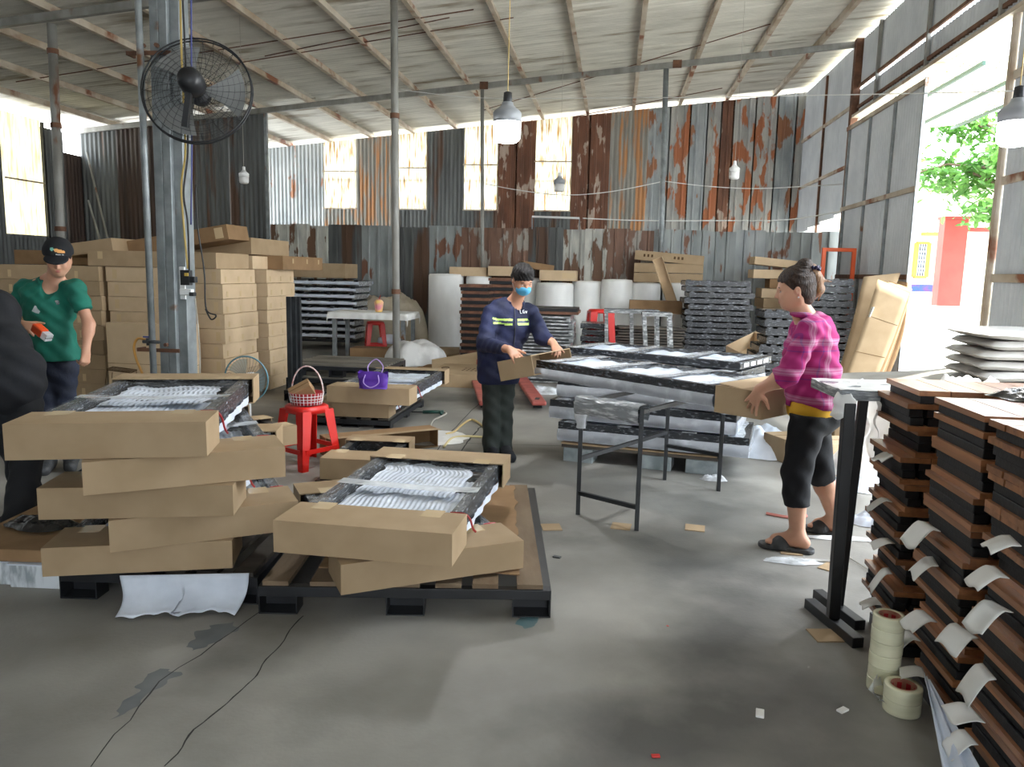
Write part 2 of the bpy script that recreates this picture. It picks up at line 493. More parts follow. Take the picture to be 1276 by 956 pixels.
# ---- back wall, sheet by sheet
wb = struct(thing('wall_back', None, None, (0, WY, 0)))
def bx(px): return P(px, 240, WY).x
gap = lambda q: roofz(q) + .0
segs = [(330, 372, 'sh_galv', 'rib'), (372, 403, 'sh_galv', 'rib'), (403, 444, 'W', ''), (444, 470, 'sh_orange', 'rib'), (470, 496, 'sh_orange', 'rib'), (496, 531, 'W', ''), (531, 577, 'sh_dark', 'rib'),
        (577, 619, 'W', ''), (619, 642, 'sh_rust', 'trap'), (642, 665, 'sh_rust', 'trap'), (665, 710, 'W', ''), (710, 732, 'sh_rust', 'trap'), (732, 758, 'sh_rust', 'trap'), (758, 803, 'sh_orange', 'rib'),
        (803, 830, 'sh_galv', 'trap'), (830, 855, 'sh_rustmix', 'trap'), (855, 876, 'sh_galv', 'trap'), (876, 893, 'sh_rustmix', 'trap'), (893, 908, 'sh_rust', 'trap'), (908, 935, 'sh_rustmix', 'trap'), (935, 962, 'sh_rustmix', 'trap'),
        (962, 985, 'sh_galv', 'trap'), (985, 1008, 'sh_rustmix', 'trap')]
wall_sheet(wb, 'sh_dark', LX, bx(330), 0, gap, at=0, kind='rib')
nwin = 0
zw = P(600, 262, WY).z
for (a, b, m, k) in segs:
    xa, xb = bx(a), bx(b) + .03
    if m == 'W':
        nwin += 1
        wn = struct(thing('window_%d' % nwin, None, None, ((xa + xb) / 2, WY, 0)))
        s_ = wall_sheet(wn, 'clear', xa, xb, zw, gap, at=0, kind='rib', name='fibreglass_sheet')
        s_.location.x -= (xa + xb) / 2
        zt = (zw + roofz(xa)) / 2 + .1
        MB().box((0, -.05, zt), (xb - xa, .03, .03)).build('girt', 'purlin', wn)
        MB().box((0, -.03, zw), (xb - xa, .04, .03)).build('sill', 'purlin', wn)
        s_ = wall_sheet(wb, 'sh_dark' if nwin > 1 else 'sh_orange', xa, xb, 0, zw, at=0, kind='rib')
    else:
        wall_sheet(wb, m, xa, xb, 0, gap, at=-.012 * (nwin % 2), kind=k)
mb = MB()
for zz in (2.62, 3.7): mb.box(((LX + WX) / 2, .05, zz), (WX - LX, .05, .04))
mb.build('girt', 'purlin', wb)

# ---- partition (lower fence) and the dark wall on the left
wf = struct(thing('wall_partition', None, None, (0, FY, 0)))
fx = lambda px: P(px, 330, FY).x
fz = lambda q: 2.37
fs_ = [(338, 362, 'sh_pale'), (362, 386, 'sh_pale'), (386, 410, 'sh_pale'), (410, 450, 'sh_dark'), (450, 492, 'sh_fence'), (492, 534, 'sh_dark'), (534, 575, 'sh_fence'), (575, 617, 'sh_fencebrown'), (617, 658, 'sh_fencebrown'),
       (658, 700, 'sh_dark'), (700, 728, 'sh_pale'), (728, 755, 'sh_pale'), (755, 783, 'sh_fencebrown'), (783, 812, 'sh_fencebrown'), (812, 850, 'sh_fence'), (850, 880, 'sh_fence'), (880, 915, 'sh_fence'), (915, 950, 'sh_galv'), (950, 985, 'sh_fence'), (985, 1020, 'sh_fence'), (1020, 1062, 'sh_fence')]
for i, (a, b, m) in enumerate(fs_):
    wall_sheet(wf, m, fx(a), fx(b) + .02, 0, lambda q, i=i: 2.36 + .02 * math.sin(i * 2.3), at=-.012 * (i % 2), kind='trap')
wd = struct(thing('wall_rear_left', None, None, (0, FY - .1, 0)))
xs = np.linspace(LX, fx(338), 6)
cols = ['sh_dark', 'sh_darkbrown', 'sh_darkbrown', 'sh_dark', 'sh_dark']
for i in range(5):
    wall_sheet(wd, cols[i], xs[i], xs[i + 1] + .02, 0, lambda q: roofz(q) - .03, at=-.012 * (i % 2), kind='rib')
MB().box((fx(338), .0, 2.3), (.06, .06, 4.6)).build('corner_trim', 'galv', wd)
for a, b in (((108, 190), (135, 300)), ((110, 250), (125, 300))):
    MB().tube([P(*a, FY - .3) - Vector((0, FY - .1, 0)), P(*b, FY - .9) - Vector((0, FY - .1, 0))], .02, 6).build('brace', 'pole', wd)

# ---- left wall
wl = struct(thing('wall_left', None, None, (LX, 0, 0)))
ya = PX(52, 200, LX).y; yb = PX(2, 200, LX).y
zb = 2.0
top_l = roofz(LX) - .1
wall_sheet(wl, 'sh_dark', ya, (ya + FY) / 2, 0, top_l - .06, 'y', 0, 'rib', face=1)
wall_sheet(wl, 'sh_darkbrown', (ya + FY) / 2, FY, 0, top_l - .45, 'y', 0, 'rib', face=1)
wn = struct(thing('window_5', None, None, (LX, 0, 0)))
wall_sheet(wn, 'clear_y', yb, ya, zb, top_l + .05, 'y', 0, 'rib', name='fibreglass_sheet', face=1)
MB().box((.05, (ya + yb) / 2, 3.0), (.03, ya - yb, .03)).build('girt', 'purlin', wn)
wall_sheet(wl, 'sh_dark', yb, ya, 0, zb, 'y', 0, 'rib', face=1)
for i in range(10):
    wall_sheet(wl, 'sh_dark', yb - 2.2 * (i + 1), yb - 2.2 * i, 0, top_l, 'y', 0, 'rib', face=1)
MB().box((.05, ya, 2.1), (.05, .05, 4.1)).build('stud', 'darksteel', wl)

# ---- unseen wall added behind the camera to cut front light, partly open
wfr = struct(thing('wall_front_added', None, None, (0, -8.4, 0)))
xx_ = LX
while xx_ < FRONT_OPEN:
    wall_sheet(wfr, 'sh_galv', xx_, min(xx_ + 1.7, FRONT_OPEN), 0, lambda q: roofz(q) - .1, at=0, kind='trap', face=1)
    xx_ += 1.68
# ---- right wall: panels, girts, post, header
wr = struct(thing('wall_right', None, None, (WX, 0, 0)))
zr = roofz(WX) - .02
Y1, Y2, Y3, Y4 = 14.9, PX(1155, 250, WX).y, PX(1243, 300, WX).y, 7.95
zlow = lambda q: 0
for i in range(4):
    a = WY - i * 1.0; b = WY - (i + 1) * 1.02
    zl = 2.55 + .06 * i
    s_ = wall_sheet(wr, 'sh_new', b, a, zl, zr, 'y', 0, 'rib')
for zz in (3.55, 4.6): MB().box((-.04, (WY + Y1) / 2, zz), (.04, WY - Y1, .06)).build('girt', 'purlin', wr)
MB().box((-.04, WY - 1.9, 4.0), (.04, .05, 3.2)).build('stud', 'rustbar', wr)
yy = Y1; HZ = 4.36
k = 0
while yy > -7.3:  # upper panels; unseen stretch towards the camera added to block the sun
    wall_sheet(wr, 'sh_new', yy - 1.05, yy + .02, HZ + .02, 4.82, 'y', .0, 'rib')
    wall_sheet(wr, 'sh_new', yy - 1.05, yy + .02, 4.87, zr, 'y', .0, 'rib')
    if k % 2 == 1: MB().box((-.05, yy, (HZ + zr) / 2), (.05, .05, zr - HZ)).build('stud', 'pole', wr)
    yy -= 1.05; k += 1
yend = yy
MB().box((-.04, (Y1 + yend) / 2, 4.88), (.04, Y1 - yend, .05)).build('girt', 'rustbar', wr)
MB().box((-.05, (Y1 + yend) / 2, HZ), (.16, Y1 - yend, .05)).build('header', 'purlin', wr)
MB().box((-.03, (Y1 + yend) / 2, HZ + .16), (.05, Y1 - yend, .05)).build('girt', 'rustbar', wr)
MB().box((-.08, Y1, zr / 2), (.12, .14, zr)).build('post', 'rustbar', wr)
MB().box((-.02, (Y3 + Y4) / 2, 2.55), (.04, .02, .02)).build('bolt', 'rustbar', wr)
wall_sheet(wr, 'sh_new', Y4, Y3 - .05, 0, HZ, 'y', 0, 'rib')
wall_sheet(wr, 'sh_new', Y4 - 1.6, Y4 - .12, 0, HZ, 'y', .35, 'rib')
MB().box((-.04, Y3, HZ / 2), (.07, .08, HZ)).build('door_jamb', 'purlin', wr)
MB().box((-.04, Y4 - .05, HZ / 2), (.07, .06, HZ)).build('post', 'rustbar', wr)
for zz in (1.55, 2.6, 3.7): MB().box((-.03, (Y3 + Y4) / 2, zz), (.03, Y3 - Y4, .09)).build('girt', 'purlin', wr)
for i in range(7): wall_sheet(wr, 'sh_dark', -8.3 + 1.66 * i, -8.3 + 1.66 * (i + 1) + .02, 0, HZ, 'y', 0, 'trap')  # unseen near stretch, closed to narrow the light from the side opening
# sliding door leaf
dr = struct(thing('door_1', None, None, (WX - .12, 0, 0)))
ysd = np.linspace(Y2, Y1 - .12, 4)
for i in range(3): wall_sheet(dr, 'sh_new', ysd[i], ysd[i + 1], .08, 4.2, 'y', 0, 'rib', name='door_sheet')
for zz in (.12, 1.55, 2.75, 4.15): MB().box((-.04, (Y2 + Y1) / 2, zz), (.035, Y1 - Y2, .07)).build('door_rail', 'purlin' if zz != 1.55 else 'rustbar', dr)
for q in (Y2, ysd[1], ysd[2], Y1 - .12): MB().box((-.03, q, 2.14), (.04, .04, 4.12)).build('door_stile', 'galv', dr)

# ---- posts
def post(px_top, px_bot, D, r, m, label, base_z=0, top=None, rings=()):
    a = P(*px_bot, D); b = P(*px_top, D)
    # the line through both pixels, extended to the floor and the roof
    d = (b - a) / (b.z - a.z)
    lo_ = a + d * (base_z - a.z)
    tz = top if top else roofz(lo_.x) - .14
    hi_ = a + d * (tz - a.z)
    t = thing('support_pole', label, 'pole', lo_)
    MB().tube([(0, 0, 0), hi_ - lo_], r, 14).build('shaft', m, t, smooth=True)
    MB().box((0, 0, .006), (r * 4, r * 4, .012)).build('base_plate', 'darksteel', t)
    for z in rings:
        MB().lathe([(r * 1.02, 0), (r * 1.25, 0), (r * 1.25, .06), (r * 1.02, .06)], 14, (d.x * z, 0, z)).build('clamp_ring', 'rustbar', t)
    return t
post((64, 20), (75, 280), 9.35, .055, 'pole', 'pale round steel pole at the far left, behind the man in the black cap', rings=(1.9, 3.2, 4.1))
post((491, 5), (494, 440), 9.35, .045, 'pole', 'thin rusty round pole standing by the white table', rings=(1.2, 3.3))
post((601, 115), (601, 262), 15.0, .035, 'pole', 'thin pale pole right of the lit lamp, rising behind the man in the blue mask')
post((830, 88), (824, 288), 15.0, .05, 'galv', 'grey steel pole before the rusty back wall, right of centre')

# ---- outside
oh = struct(thing('awning', None, None, (WX, 0, 0)))
vs = []; 
mb = MB()
pr = profile('wave', 6.5)
a_ = []
for (u, d) in pr: a_ += [(0.1, 13.0 + u, 4.72 + d), (3.4, 13.0 + u, 5.05 + d)]
mb.add(a_, [(2 * i, 2 * i + 1, 2 * i + 3, 2 * i + 2) for i in range(len(pr) - 1)])
mb.build('awning_sheet', 'clear', oh, smooth=True)
for xx in (1.2, 2.3, 3.35): MB().box((xx, 16.2, 4.66 + (xx - .1) * .10), (.05, 6.5, .06)).build('awning_beam', mat('green_beam', (30, 66, 52), rough=.5), oh)
M['housewall'] = mat('house_wall', (190, 182, 160), (180, 172, 150), scale=.8, rough=.8)
M['redpaint'] = mat('red_masonry', (150, 60, 50), (138, 52, 44), scale=2, rough=.7)
M['yellow'] = mat('yellow_frame', (150, 112, 30), rough=.6)
M['winglass'] = mat('dark_window', (60, 68, 84), rough=.15)
hs = thing('house', 'pale house wall with a yellow framed grilled window, seen through the doorway', 'house', P(1150, 380, 34))
z0 = hs.location.z
MB().box((4, .3, 2.6 - z0 + .2), (22, .4, 5.6)).build('wall', 'housewall', hs)
wn_ = MB()
c0 = P(1139, 345, 34) - hs.location; c1 = P(1158, 303, 34) - hs.location
for (p, q) in (((c0.x, c0.z), (c0.x, c1.z)), ((c1.x, c0.z), (c1.x, c1.z)), ((c0.x, c1.z), (c1.x, c1.z)), ((c0.x, c0.z), (c1.x, c0.z))):
    wn_.bar((p[0], .02, p[1]), (q[0], .02, q[1]), .16, .1)
wf_ = wn_.build('window_frame', 'yellow', hs)
MB().box(((c0.x + c1.x) / 2, .08, (c0.z + c1.z) / 2), (c1.x - c0.x, .02, c1.z - c0.z)).build('window_pane', 'winglass', hs)
gr = MB()
for i in range(1, 5):
    xx = c0.x + (c1.x - c0.x) * i / 5
    gr.tube([(xx, .0, c0.z), (xx, .0, c1.z)], .02, 4)
for i in range(1, 4):
    zz = c0.z + (c1.z - c0.z) * i / 4
    gr.tube([(c0.x, .0, zz), (c1.x, .0, zz)], .02, 4)
gr.build('window_grille', 'white', hs)
pl0 = P(1178, 381, 27)
gp = thing('gate_pillar', 'red square gate pillar standing outside the doorway', 'pillar', pl0)
ht = P(1186, 272, 27).z - pl0.z
MB().box((.0, .0, ht / 2), (.72, .5, ht)).build('shaft', 'redpaint', gp, bevel=.02)
MB().box((.0, .0, ht), (.8, .58, .08)).build('cap', 'redpaint', gp)
MB().box((1.35, 0, ht - .35), (2.2, .08, .14)).build('gate_rail', 'redpaint', gp)
sh = thing('wall_shelf', 'small orange altar shelf on the house wall left of the red pillar', 'shelf', P(1165, 292, 33.6))
MB().box((0, -.1, 0), (1.0, .4, .12)).build('board', 'yellow', sh)
for k in range(3): MB().lathe([(.05, .06), (.1, .1), (.08, .35), (.03, .42)], 8, (-.3 + .3 * k, -.1, 0)).build('pot', 'white', sh)
bt = thing('market_table', 'blue cloth table with goods outside, left of the red pillar', 'table', P(1150, 372, 30))
zt = P(1150, 354, 30).z - bt.location.z
MB().box((0, 0, zt), (1.1, .6, .06)).build('tabletop', 'white', bt)
M['bluecloth'] = mat('blue_cloth', (34, 66, 110), (90, 50, 96), scale=5, rough=.8)
MB().box((0, -.31, zt * .72), (1.1, .02, zt * .5)).build('cloth', 'bluecloth', bt)
for sx_ in (-.5, .5): MB().box((sx_, -.2, zt / 2 ), (.04, .04, zt)).build('leg', 'white', bt)
# tree
M['leaf'] = translucent('leaves', (96, 138, 62), (66, 108, 44), scale=2, mixf=.5)
M['bark'] = mat('bark', (110, 92, 72), (80, 66, 52), scale=8, rough=.9)
tr = thing('tree', 'leafy green tree over the yard beyond the doorway', 'tree', (11.0, 24.5, .2))
tk = [(0, 0, 0), (.1, .1, 1.6), (-.1, 0, 3.2), (.2, .1, 5.0), (.1, 0, 6.6)]
MB().tube(tk, [.2, .17, .14, .1, .04], 8).build('trunk', 'bark', tr, smooth=True)
brm = MB(); lf = MB()
rr = random.Random(3)
for i in range(16):
    a = rr.uniform(0, 2 * PI); z = rr.uniform(3.2, 6.2); L = rr.uniform(1.6, 3.0)
    p0 = Vector((0, 0, z)); p2 = Vector((math.cos(a) * L, math.sin(a) * L * .7, z + rr.uniform(-.7, .5)))
    p1 = (p0 + p2) / 2 + Vector((0, 0, .3))
    brm.tube([p0, p1, p2], [.05, .035, .015], 5)
    for j in range(200):
        t = rr.uniform(.25, 1.1); c = p0.lerp(p2, t) + Vector((rr.gauss(0, .35), rr.gauss(0, .35), rr.gauss(.05, .25)))
        R = Euler((rr.uniform(-.9, .9), rr.uniform(-.9, .9), rr.uniform(0, 6.28))).to_matrix()
        s = rr.uniform(.09, .17)
        lf.add([c + R @ Vector(q) * s for q in ((-1, 0, 0), (-.3, .45, .08), (.6, .4, .05), (1.2, 0, -.1), (.6, -.4, .05), (-.3, -.45, .08))], [(0, 1, 2, 3), (0, 3, 4, 5)])
brm.build('branch', 'bark', tr, smooth=True)
tag(lf.build('foliage', 'leaf', tr), kind='stuff')
# ================================================================== CARTONS AND PACKED FRAMES
def bxf(d, m, name, parent, c=(0, 0, 0), R=None, bevel=0):
    return MB().box(c, d, R).build(name, m, parent, bevel=bevel)
def carton(loc, d, rz, label, group=None, m='card', tapes=(), tilt=(0, 0), marks=None, open_top=False, cat='box', name='carton', flaps=True, fold=True):
    """closed flat carton; loc is the centre of its underside"""
    t = thing(name, label, cat, loc, group=group, rot=(tilt[0], tilt[1], rz))
    W, L, H = d
    if open_top:
        k = .006; mb = MB()
        mb.box((0, 0, k / 2), (W, L, k))
        mb.box((0, -L / 2 + k / 2, H / 2), (W, k, H)).box((0, L / 2 - k / 2, H / 2), (W, k, H))
        mb.box((-W / 2 + k / 2, 0, H / 2), (k, L - 2 * k, H)).box((W / 2 - k / 2, 0, H / 2), (k, L - 2 * k, H))
        mb.build('body', m, t)
        a = .5
        fm = MB()
        fm.box((0, -L / 2 - .05, H + .03), (W * .96, .004, .14), Euler((1.1, 0, 0)).to_matrix())
        fm.box((W / 2 + .05, 0, H + .03), (.004, L * .96, .14), Euler((0, 1.1, 0)).to_matrix())
        fm.build('flap', m, t)
    else:
        MB().box((0, 0, H / 2), (W, L, H)).build('body', m, t, bevel=.004)
        if flaps:
            MB().box((0, 0, H + .0005), (W * .997, .004, .002)).build('seam', 'seam', t)
    for (x, z, w_, h_) in tapes:
        MB().box((x * W, -L / 2 - .0008, z * H), (w_, .0016, h_)).build('tape', 'tape', t)
    return t
def cap_mesh(W, D_, H, k=.006):
    """cardboard end cap, open towards +y; y runs 0..D_"""
    mb = MB()
    mb.box((0, D_ / 2, H - k / 2), (W, D_, k))
    mb.box((0, D_ / 2, k / 2), (W, D_, k))
    mb.box((0, k / 2, H / 2), (W, k, H - 2 * k))
    mb.box((-W / 2 + k / 2, D_ / 2 + k / 2, H / 2), (k, D_ - k, H - 2 * k))
    mb.box((W / 2 - k / 2, D_ / 2 + k / 2, H / 2), (k, D_ - k, H - 2 * k))
    return mb
def wavy(x0, x1, y0, y1, z, nx=170, ny=16, amp=.0020, ridge=250, seed=0, edge=.02, sag=0):
    def fn(u, v):
        x = x0 + (x1 - x0) * u; y = y0 + (y1 - y0) * v
        zz = z + amp * math.sin(x * ridge + 2 * wob((x * 2, y * 3, seed))) + wob((x * 5, y * 5, seed + 2), 1, .012) - sag * 4 * u * (1 - u) * v
        return (x + wob((v * 5, seed, 1), 1, edge), y + wob((u * 6, seed, 5), 1, edge) * (1.5 if v > .9 else 1), zz)
    return MB().grid(fn, nx, ny)
def package(loc, rz, label, group, W=.80, L=1.38, H=.15, caps=(.27, .22), tapes=True, strap=True, detail=True, tilt=(0, 0), capm='card', seed=0):
    """steel table frame in stretch film between two cardboard end caps; loc is the front edge's centre, underside"""
    t = thing('packed_table_frame', label, 'packed frame', loc, group=group, rot=(tilt[0], tilt[1], rz))
    r = .055; hh = H - .03
    w2 = W / 2 - .03
    # rails
    for s in (-1, 1):
        MB().box((s * (w2 - r / 2), L / 2, H - .012 - hh * .4), (r, L - .02, hh * .8)).build('side_rail', 'wrapgrey' if detail else 'wrapblack', t, bevel=.003)
    for yy in (.05, L - .05):
        MB().box((0, yy, H - .012 - hh * .4), (2 * w2 - 2 * r, r, hh * .8)).build('end_rail', 'wrapblack', t)
    if detail:
        MB().box((0, L * .56, H - .075), (2 * w2 - 2 * r, .03, .05)).build('cross_rail', 'wrapblack', t)
        # slats seen through the foam
        sl = MB().box((0, 0, 0), (2 * w2 - 2 * r, .055, .012)).mesh('slat', 'wrapblack')
        yy = .33
        while yy < L - .15:
            inst(sl, 'slat', t, (0, yy, H - .118)); yy += .075
        wavy(-w2 + .07, w2 - .07, .24, L * .70, H - .06, seed=seed).build('foam_sheet', 'foam', t, smooth=True)
        wavy(-w2 + .09, w2 - .13, L * .45, L * .86, H - .045, seed=seed + 3, edge=.05, nx=140).build('foam_sheet', 'foam', t, smooth=True)
        # foam skirt under the rails
        for s in (-1, 1):
            MB().grid(lambda u, v, s=s: (s * (w2 + .004 + .006 * math.sin(u * 30)), .25 + u * (L - .45), .01 + v * hh * .35), 30, 2).build('foam_edging', 'foam', t, smooth=True)
        # film over the frame
        MB().grid(lambda u, v: (-w2 + u * 2 * w2, .26 + v * (L - .46), H - .006 - .02 * math.sin(PI * u) * (1 + .3 * math.sin(v * 9)) + wob((u * 4, v * 4, seed + 8), 1, .006)), 16, 16).build('stretch_film', 'film', t, smooth=True)
        MB().grid(lambda u, v: (-w2 - .002 + u * (2 * w2 + .004), L * .44 + v * .09 + .01 * math.sin(u * 5), H - .003 - .012 * math.sin(PI * u)), 14, 2).build('film_band', 'film2', t, smooth=True)
    f_ = cap_mesh(W, caps[0], H).build('end_cap', capm, t)
    b_ = cap_mesh(W, caps[1], H).build('end_cap', capm, t)
    b_.rotation_euler = (0, 0, PI); b_.location = (0, L, 0)
    if tapes:
        for cap_, dd in ((f_, caps[0]), (b_, caps[1])):
            for x in (-.27, .25):
                MB().box((x * W / .8, dd - .03, H + .0001), (.09, .10, .0008)).build('tape', 'tape', cap_)
    if strap:
        for s in (1,):
            pts = [(s * (w2 - .05), caps[0] + .02, H - .006), (s * (w2 + .01), caps[0] + .03, H - .01), (s * (w2 + .03), caps[0] + .06, H * .7), (s * (w2 + .035), caps[0] + .1, H * .3), (s * (w2 + .04), caps[0] + .14, .012)]
            MB().tube(curve_pts(pts, 5), .005, 5).build('strap', 'strap', t)
    return t
def pallet(loc, W, L, rz, label, H=.13, nslat=6, frame='black', slat='woodpal', group=None, foot=True, along='y', name='pallet'):
    """steel pallet with feet and loose wooden boards; loc is the front left corner on the floor"""
    t = thing(name, label, 'pallet', loc, rz, group)
    k = .045
    for (a, b) in (((0, 0), (W, 0)), ((0, L), (W, L))): MB().bar((a[0], a[1] + (k / 2 if a[1] == 0 else -k / 2), H - k / 2), (b[0], b[1] + (k / 2 if b[1] == 0 else -k / 2), H - k / 2), k).build('cross_rail', frame, t, bevel=.002)
    for x in (k / 2, W / 2, W - k / 2): MB().bar((x, k, H - k / 2), (x, L - k, H - k / 2), k).build('side_rail', frame, t)
    if foot:
        hf = H - k
        for x in (.085, W / 2, W - .085):
            for y in (.05, L / 2, L - .05):
                mb = MB()
                mb.box((x - .085 + .004, y, hf / 2), (.006, .1, hf)).box((x + .085 - .004, y, hf / 2), (.006, .1, hf)).box((x, y, .003), (.165, .1, .006)).box((x, y + .047, hf / 2), (.165, .006, hf))
                mb.build('foot', frame, t)
    me = None
    rr = random.Random(hash(label) % 1000 if False else len(label))
    for i in range(nslat):
        if along == 'y':
            wdt = W / nslat * .62
            x = (i + .5) * W / nslat
            MB().box((0, 0, 0), (wdt, L - .02, .02)).build('board', slat, t, loc=(x + rr.uniform(-.01, .01), L / 2, H + .011)).rotation_euler = (0, 0, rr.uniform(-.02, .02))
        else:
            wdt = L / nslat * (.34 if slat == 'slatgrey' else .62)
            y = (i + .5) * L / nslat
            MB().box((0, 0, 0), (W - .02, wdt, .02)).build('board', slat, t, loc=(W / 2, y + rr.uniform(-.01, .01), H + .011)).rotation_euler = (0, 0, rr.uniform(-.02, .02))
    return t

# ---- centre foreground: pallet, cardboard, two packed frames
pa = G(322, 765); pb = G(686, 770)
ang = math.atan2(pb.y - pa.y, pb.x - pa.x)
Wc = (pb - pa).length
pallet(pa, Wc, 1.62, ang, 'black steel pallet with loose wooden boards under the two packed frames, centre foreground', H=.125, nslat=7)
tp = .148
cs = thing('cardboard_sheet', 'torn corrugated cardboard sheet lying on the black pallet, centre foreground', 'cardboard', (0, 0, 0))
def torn(u, v):
    p0 = G(350, 712, tp); p1 = G(655, 712, tp); p2 = G(650, 628, tp); p3 = G(455, 600, tp)
    p0 = Vector((-1.28, 3.2, tp)); p1 = Vector((-.37, 3.28, tp)); p3 = Vector((-1.45, 4.55, tp)); p2 = Vector((-.58, 4.72, tp))
    p = p0.lerp(p1, u).lerp(p3.lerp(p2, u), v)
    return (p.x + wob((v * 14, 3, 1), 1, .03) * (1 if u > .97 else 0), p.y + wob((u * 14, 1, 1), 1, .03) * (1 if v < .03 or v > .97 else 0), tp + .004 + .01 * abs(wob((u * 3, v * 3, 9))))
MB().grid(torn, 24, 24).build('sheet', 'card_dk', cs, solid=.005)
tp2 = tp + .018
def package_px(a, b, zb, zt, label, group, L, **kw):
    """packed frame whose front face's lower corners are seen at pixels a and b"""
    A = G(*a, zb); B = G(*b, zb)
    rz = math.atan2(B.y - A.y, B.x - A.x)
    return package((A + B) / 2, rz, label, group, W=(B - A).length, H=zt - zb, L=L, **kw)
g1 = 'packed table frames on the centre foreground pallet'
package_px((425, 742), (652, 708), .167, .297, 'lower packed table frame with brown end cap, askew on the black pallet', g1, 1.30, seed=2)
package_px((341, 688), (563, 707), .305, .445, 'top packed table frame with brown end caps on the centre foreground pallet', g1, 1.42, caps=(.27, .24), seed=5)
st = G(590, 655, .30)

# ---- left foreground stack of five
g2 = 'packed table frames stacked at left'
pl = pallet((-2.42, 3.0, 0), .90, 1.25, math.radians(6), 'dark steel pallet with grey boards under the tall left stack of packed frames', H=.125, nslat=6, slat='darkwood')
package_px((53, 719), (290, 708), .168, .295, 'lowest packed frame of the left stack, brown end cap', g2, 1.35, seed=11)
package_px((137, 689), (372, 660), .297, .435, 'second packed frame from the bottom of the left stack, turned to the right', g2, 1.35, seed=12)
package_px((48, 648), (291, 643), .437, .572, 'middle packed frame of the left stack, pushed out to the left', g2, 1.35, seed=13)
package_px((104, 618), (356, 594), .574, .71, 'fourth packed frame from the bottom of the left stack, turned to the right', g2, 1.35, seed=14)
package_px((6, 574), (258, 569), .713, .86, 'top packed frame of the left stack, open to show foam inside', g2, 1.52, seed=15)
fo = thing('foam_sheet', 'white foam sheet hanging folded below the lowest packed frame of the left stack', 'foam sheet', (0, 0, 0))
A0 = G(160, 715, .14); A1 = G(318, 712, .14)
def hang(u, v):
    p = A0.lerp(A1, u) + Vector((0, -.06, 0))
    drop = .125 * v ** .7
    out = .10 * (v ** 3) + .02 * math.sin(u * 14) * v
    z = max(.012 + .012 * abs(math.sin(u * 22)), .155 - drop * 1.15)
    return (p.x + (.04 * v if u < .5 else -.01 * v), p.y - out, z)
MB().grid(hang, 40, 12).build('sheet', 'foam', fo, smooth=True, solid=.004)
# foil foam blocks and flat carton at the far left
fb = G(87, 738)
for i in range(2):
    t = thing('foam_block', ['foil-faced foam block nearer the left stack, on the floor', 'foil-faced foam block at the left frame edge'][i], 'foam block', (fb.x - .16 - .31 * i, fb.y + .12, 0), .08, 'foil foam blocks under the flat carton')
    MB().box((0, 0, .055), (.30, .22, .11)).build('block', 'styro', t, bevel=.006)
    MB().box((0, 0, .113), (.31, .23, .006)).build('top_skin', 'foam', t)
ps = thing('carton', 'flat brown carton lying at left on the foil foam blocks', 'box', (fb.x - .28, fb.y + .52, .118), .1)
MB().box((0, 0, .03), (.74, 1.0, .06)).build('body', 'card_dk', ps, bevel=.004)
bgp = thing('plastic_bag', 'crumpled black plastic on the flat carton behind the left stack', 'bag', G(50, 655, .19))
def crump(rx, ry, h, seed, n=22, pw=2.4):
    """crumpled heap: a low mound with creases taken from smooth noise in its own plane"""
    def fn(u, v):
        a = 2 * PI * u; r = v
        k = 1 + .35 * wob((math.cos(a) * 1.6 + seed, math.sin(a) * 1.6, seed))
        x = rx * r * k * math.cos(a); y = ry * r * k * math.sin(a)
        m = (1 - r ** pw) ** (1 if pw < 3 else .6)
        f_ = (.62 if pw < 3.5 else .86) + (.40 if pw < 3.5 else .13) * wob((x * 2.2 / rx, y * 2.2 / ry, seed + 4)) + (.22 if pw < 3.5 else .08) * abs(wob((x * 5 / rx, y * 5 / ry, seed + 7)))
        z = h * m * max(f_, .12) + .03 * h * abs(wob((x * 14 / rx, y * 14 / ry, seed)))
        return (x, y, max(z, .002))
    return MB().grid(fn, n * 2, n)
M['blackbag'] = mat('black_plastic_bag', (22, 22, 25), rough=.25, bump=.6, bscale=18, spec=.6)
crump(.2, .09, .06, 3).build('bag', 'blackbag', bgp, smooth=True)

# ---- packed frames with the purple bag, beyond the stool
g3 = 'packed frames by the purple bag'
pxy = Vector((-2.45, 6.8, 0))
pf1 = package((-2.47, 6.95, .10), .03, 'lower brown-capped packed frame beneath the one carrying the purple bag', g3, L=1.5, H=.15, seed=21)
pf2 = package((-2.24, 6.85, .252), -.02, 'upper packed frame with the purple bag standing on it', g3, L=1.6, H=.155, caps=(.27, .2), seed=22)
pallet((-2.85, 6.95, 0), .8, 1.3, 0, 'low grey pallet beneath the packed frames by the purple bag', H=.075, nslat=5, slat='darkwood')
pb_ = thing('tote_bag', 'purple tote bag with looped handles on a packed frame', 'bag', G(461, 486, .415) + Vector((0, .1, 0)))
bg_ = MB()
def bagf(u, v):
    a = 2 * PI * u; z = .15 * v
    x = .13 * math.copysign(abs(math.cos(a)) ** .5, math.cos(a)) * (1 + .08 * v); y_ = .05 * math.copysign(abs(math.sin(a)) ** .6, math.sin(a)) * (1 - .3 * v)
    return (x + wob((u * 8, v * 3, 1), 1, .012), y_ + wob((u * 8, v * 4, 6), 1, .02), z + .012 * math.sin(a * 3) * v)
bg_.grid(bagf, 40, 8); bg_.box((0, 0, .006), (.24, .09, .01))
bg_.build('bag', 'purple', pb_, smooth=True)
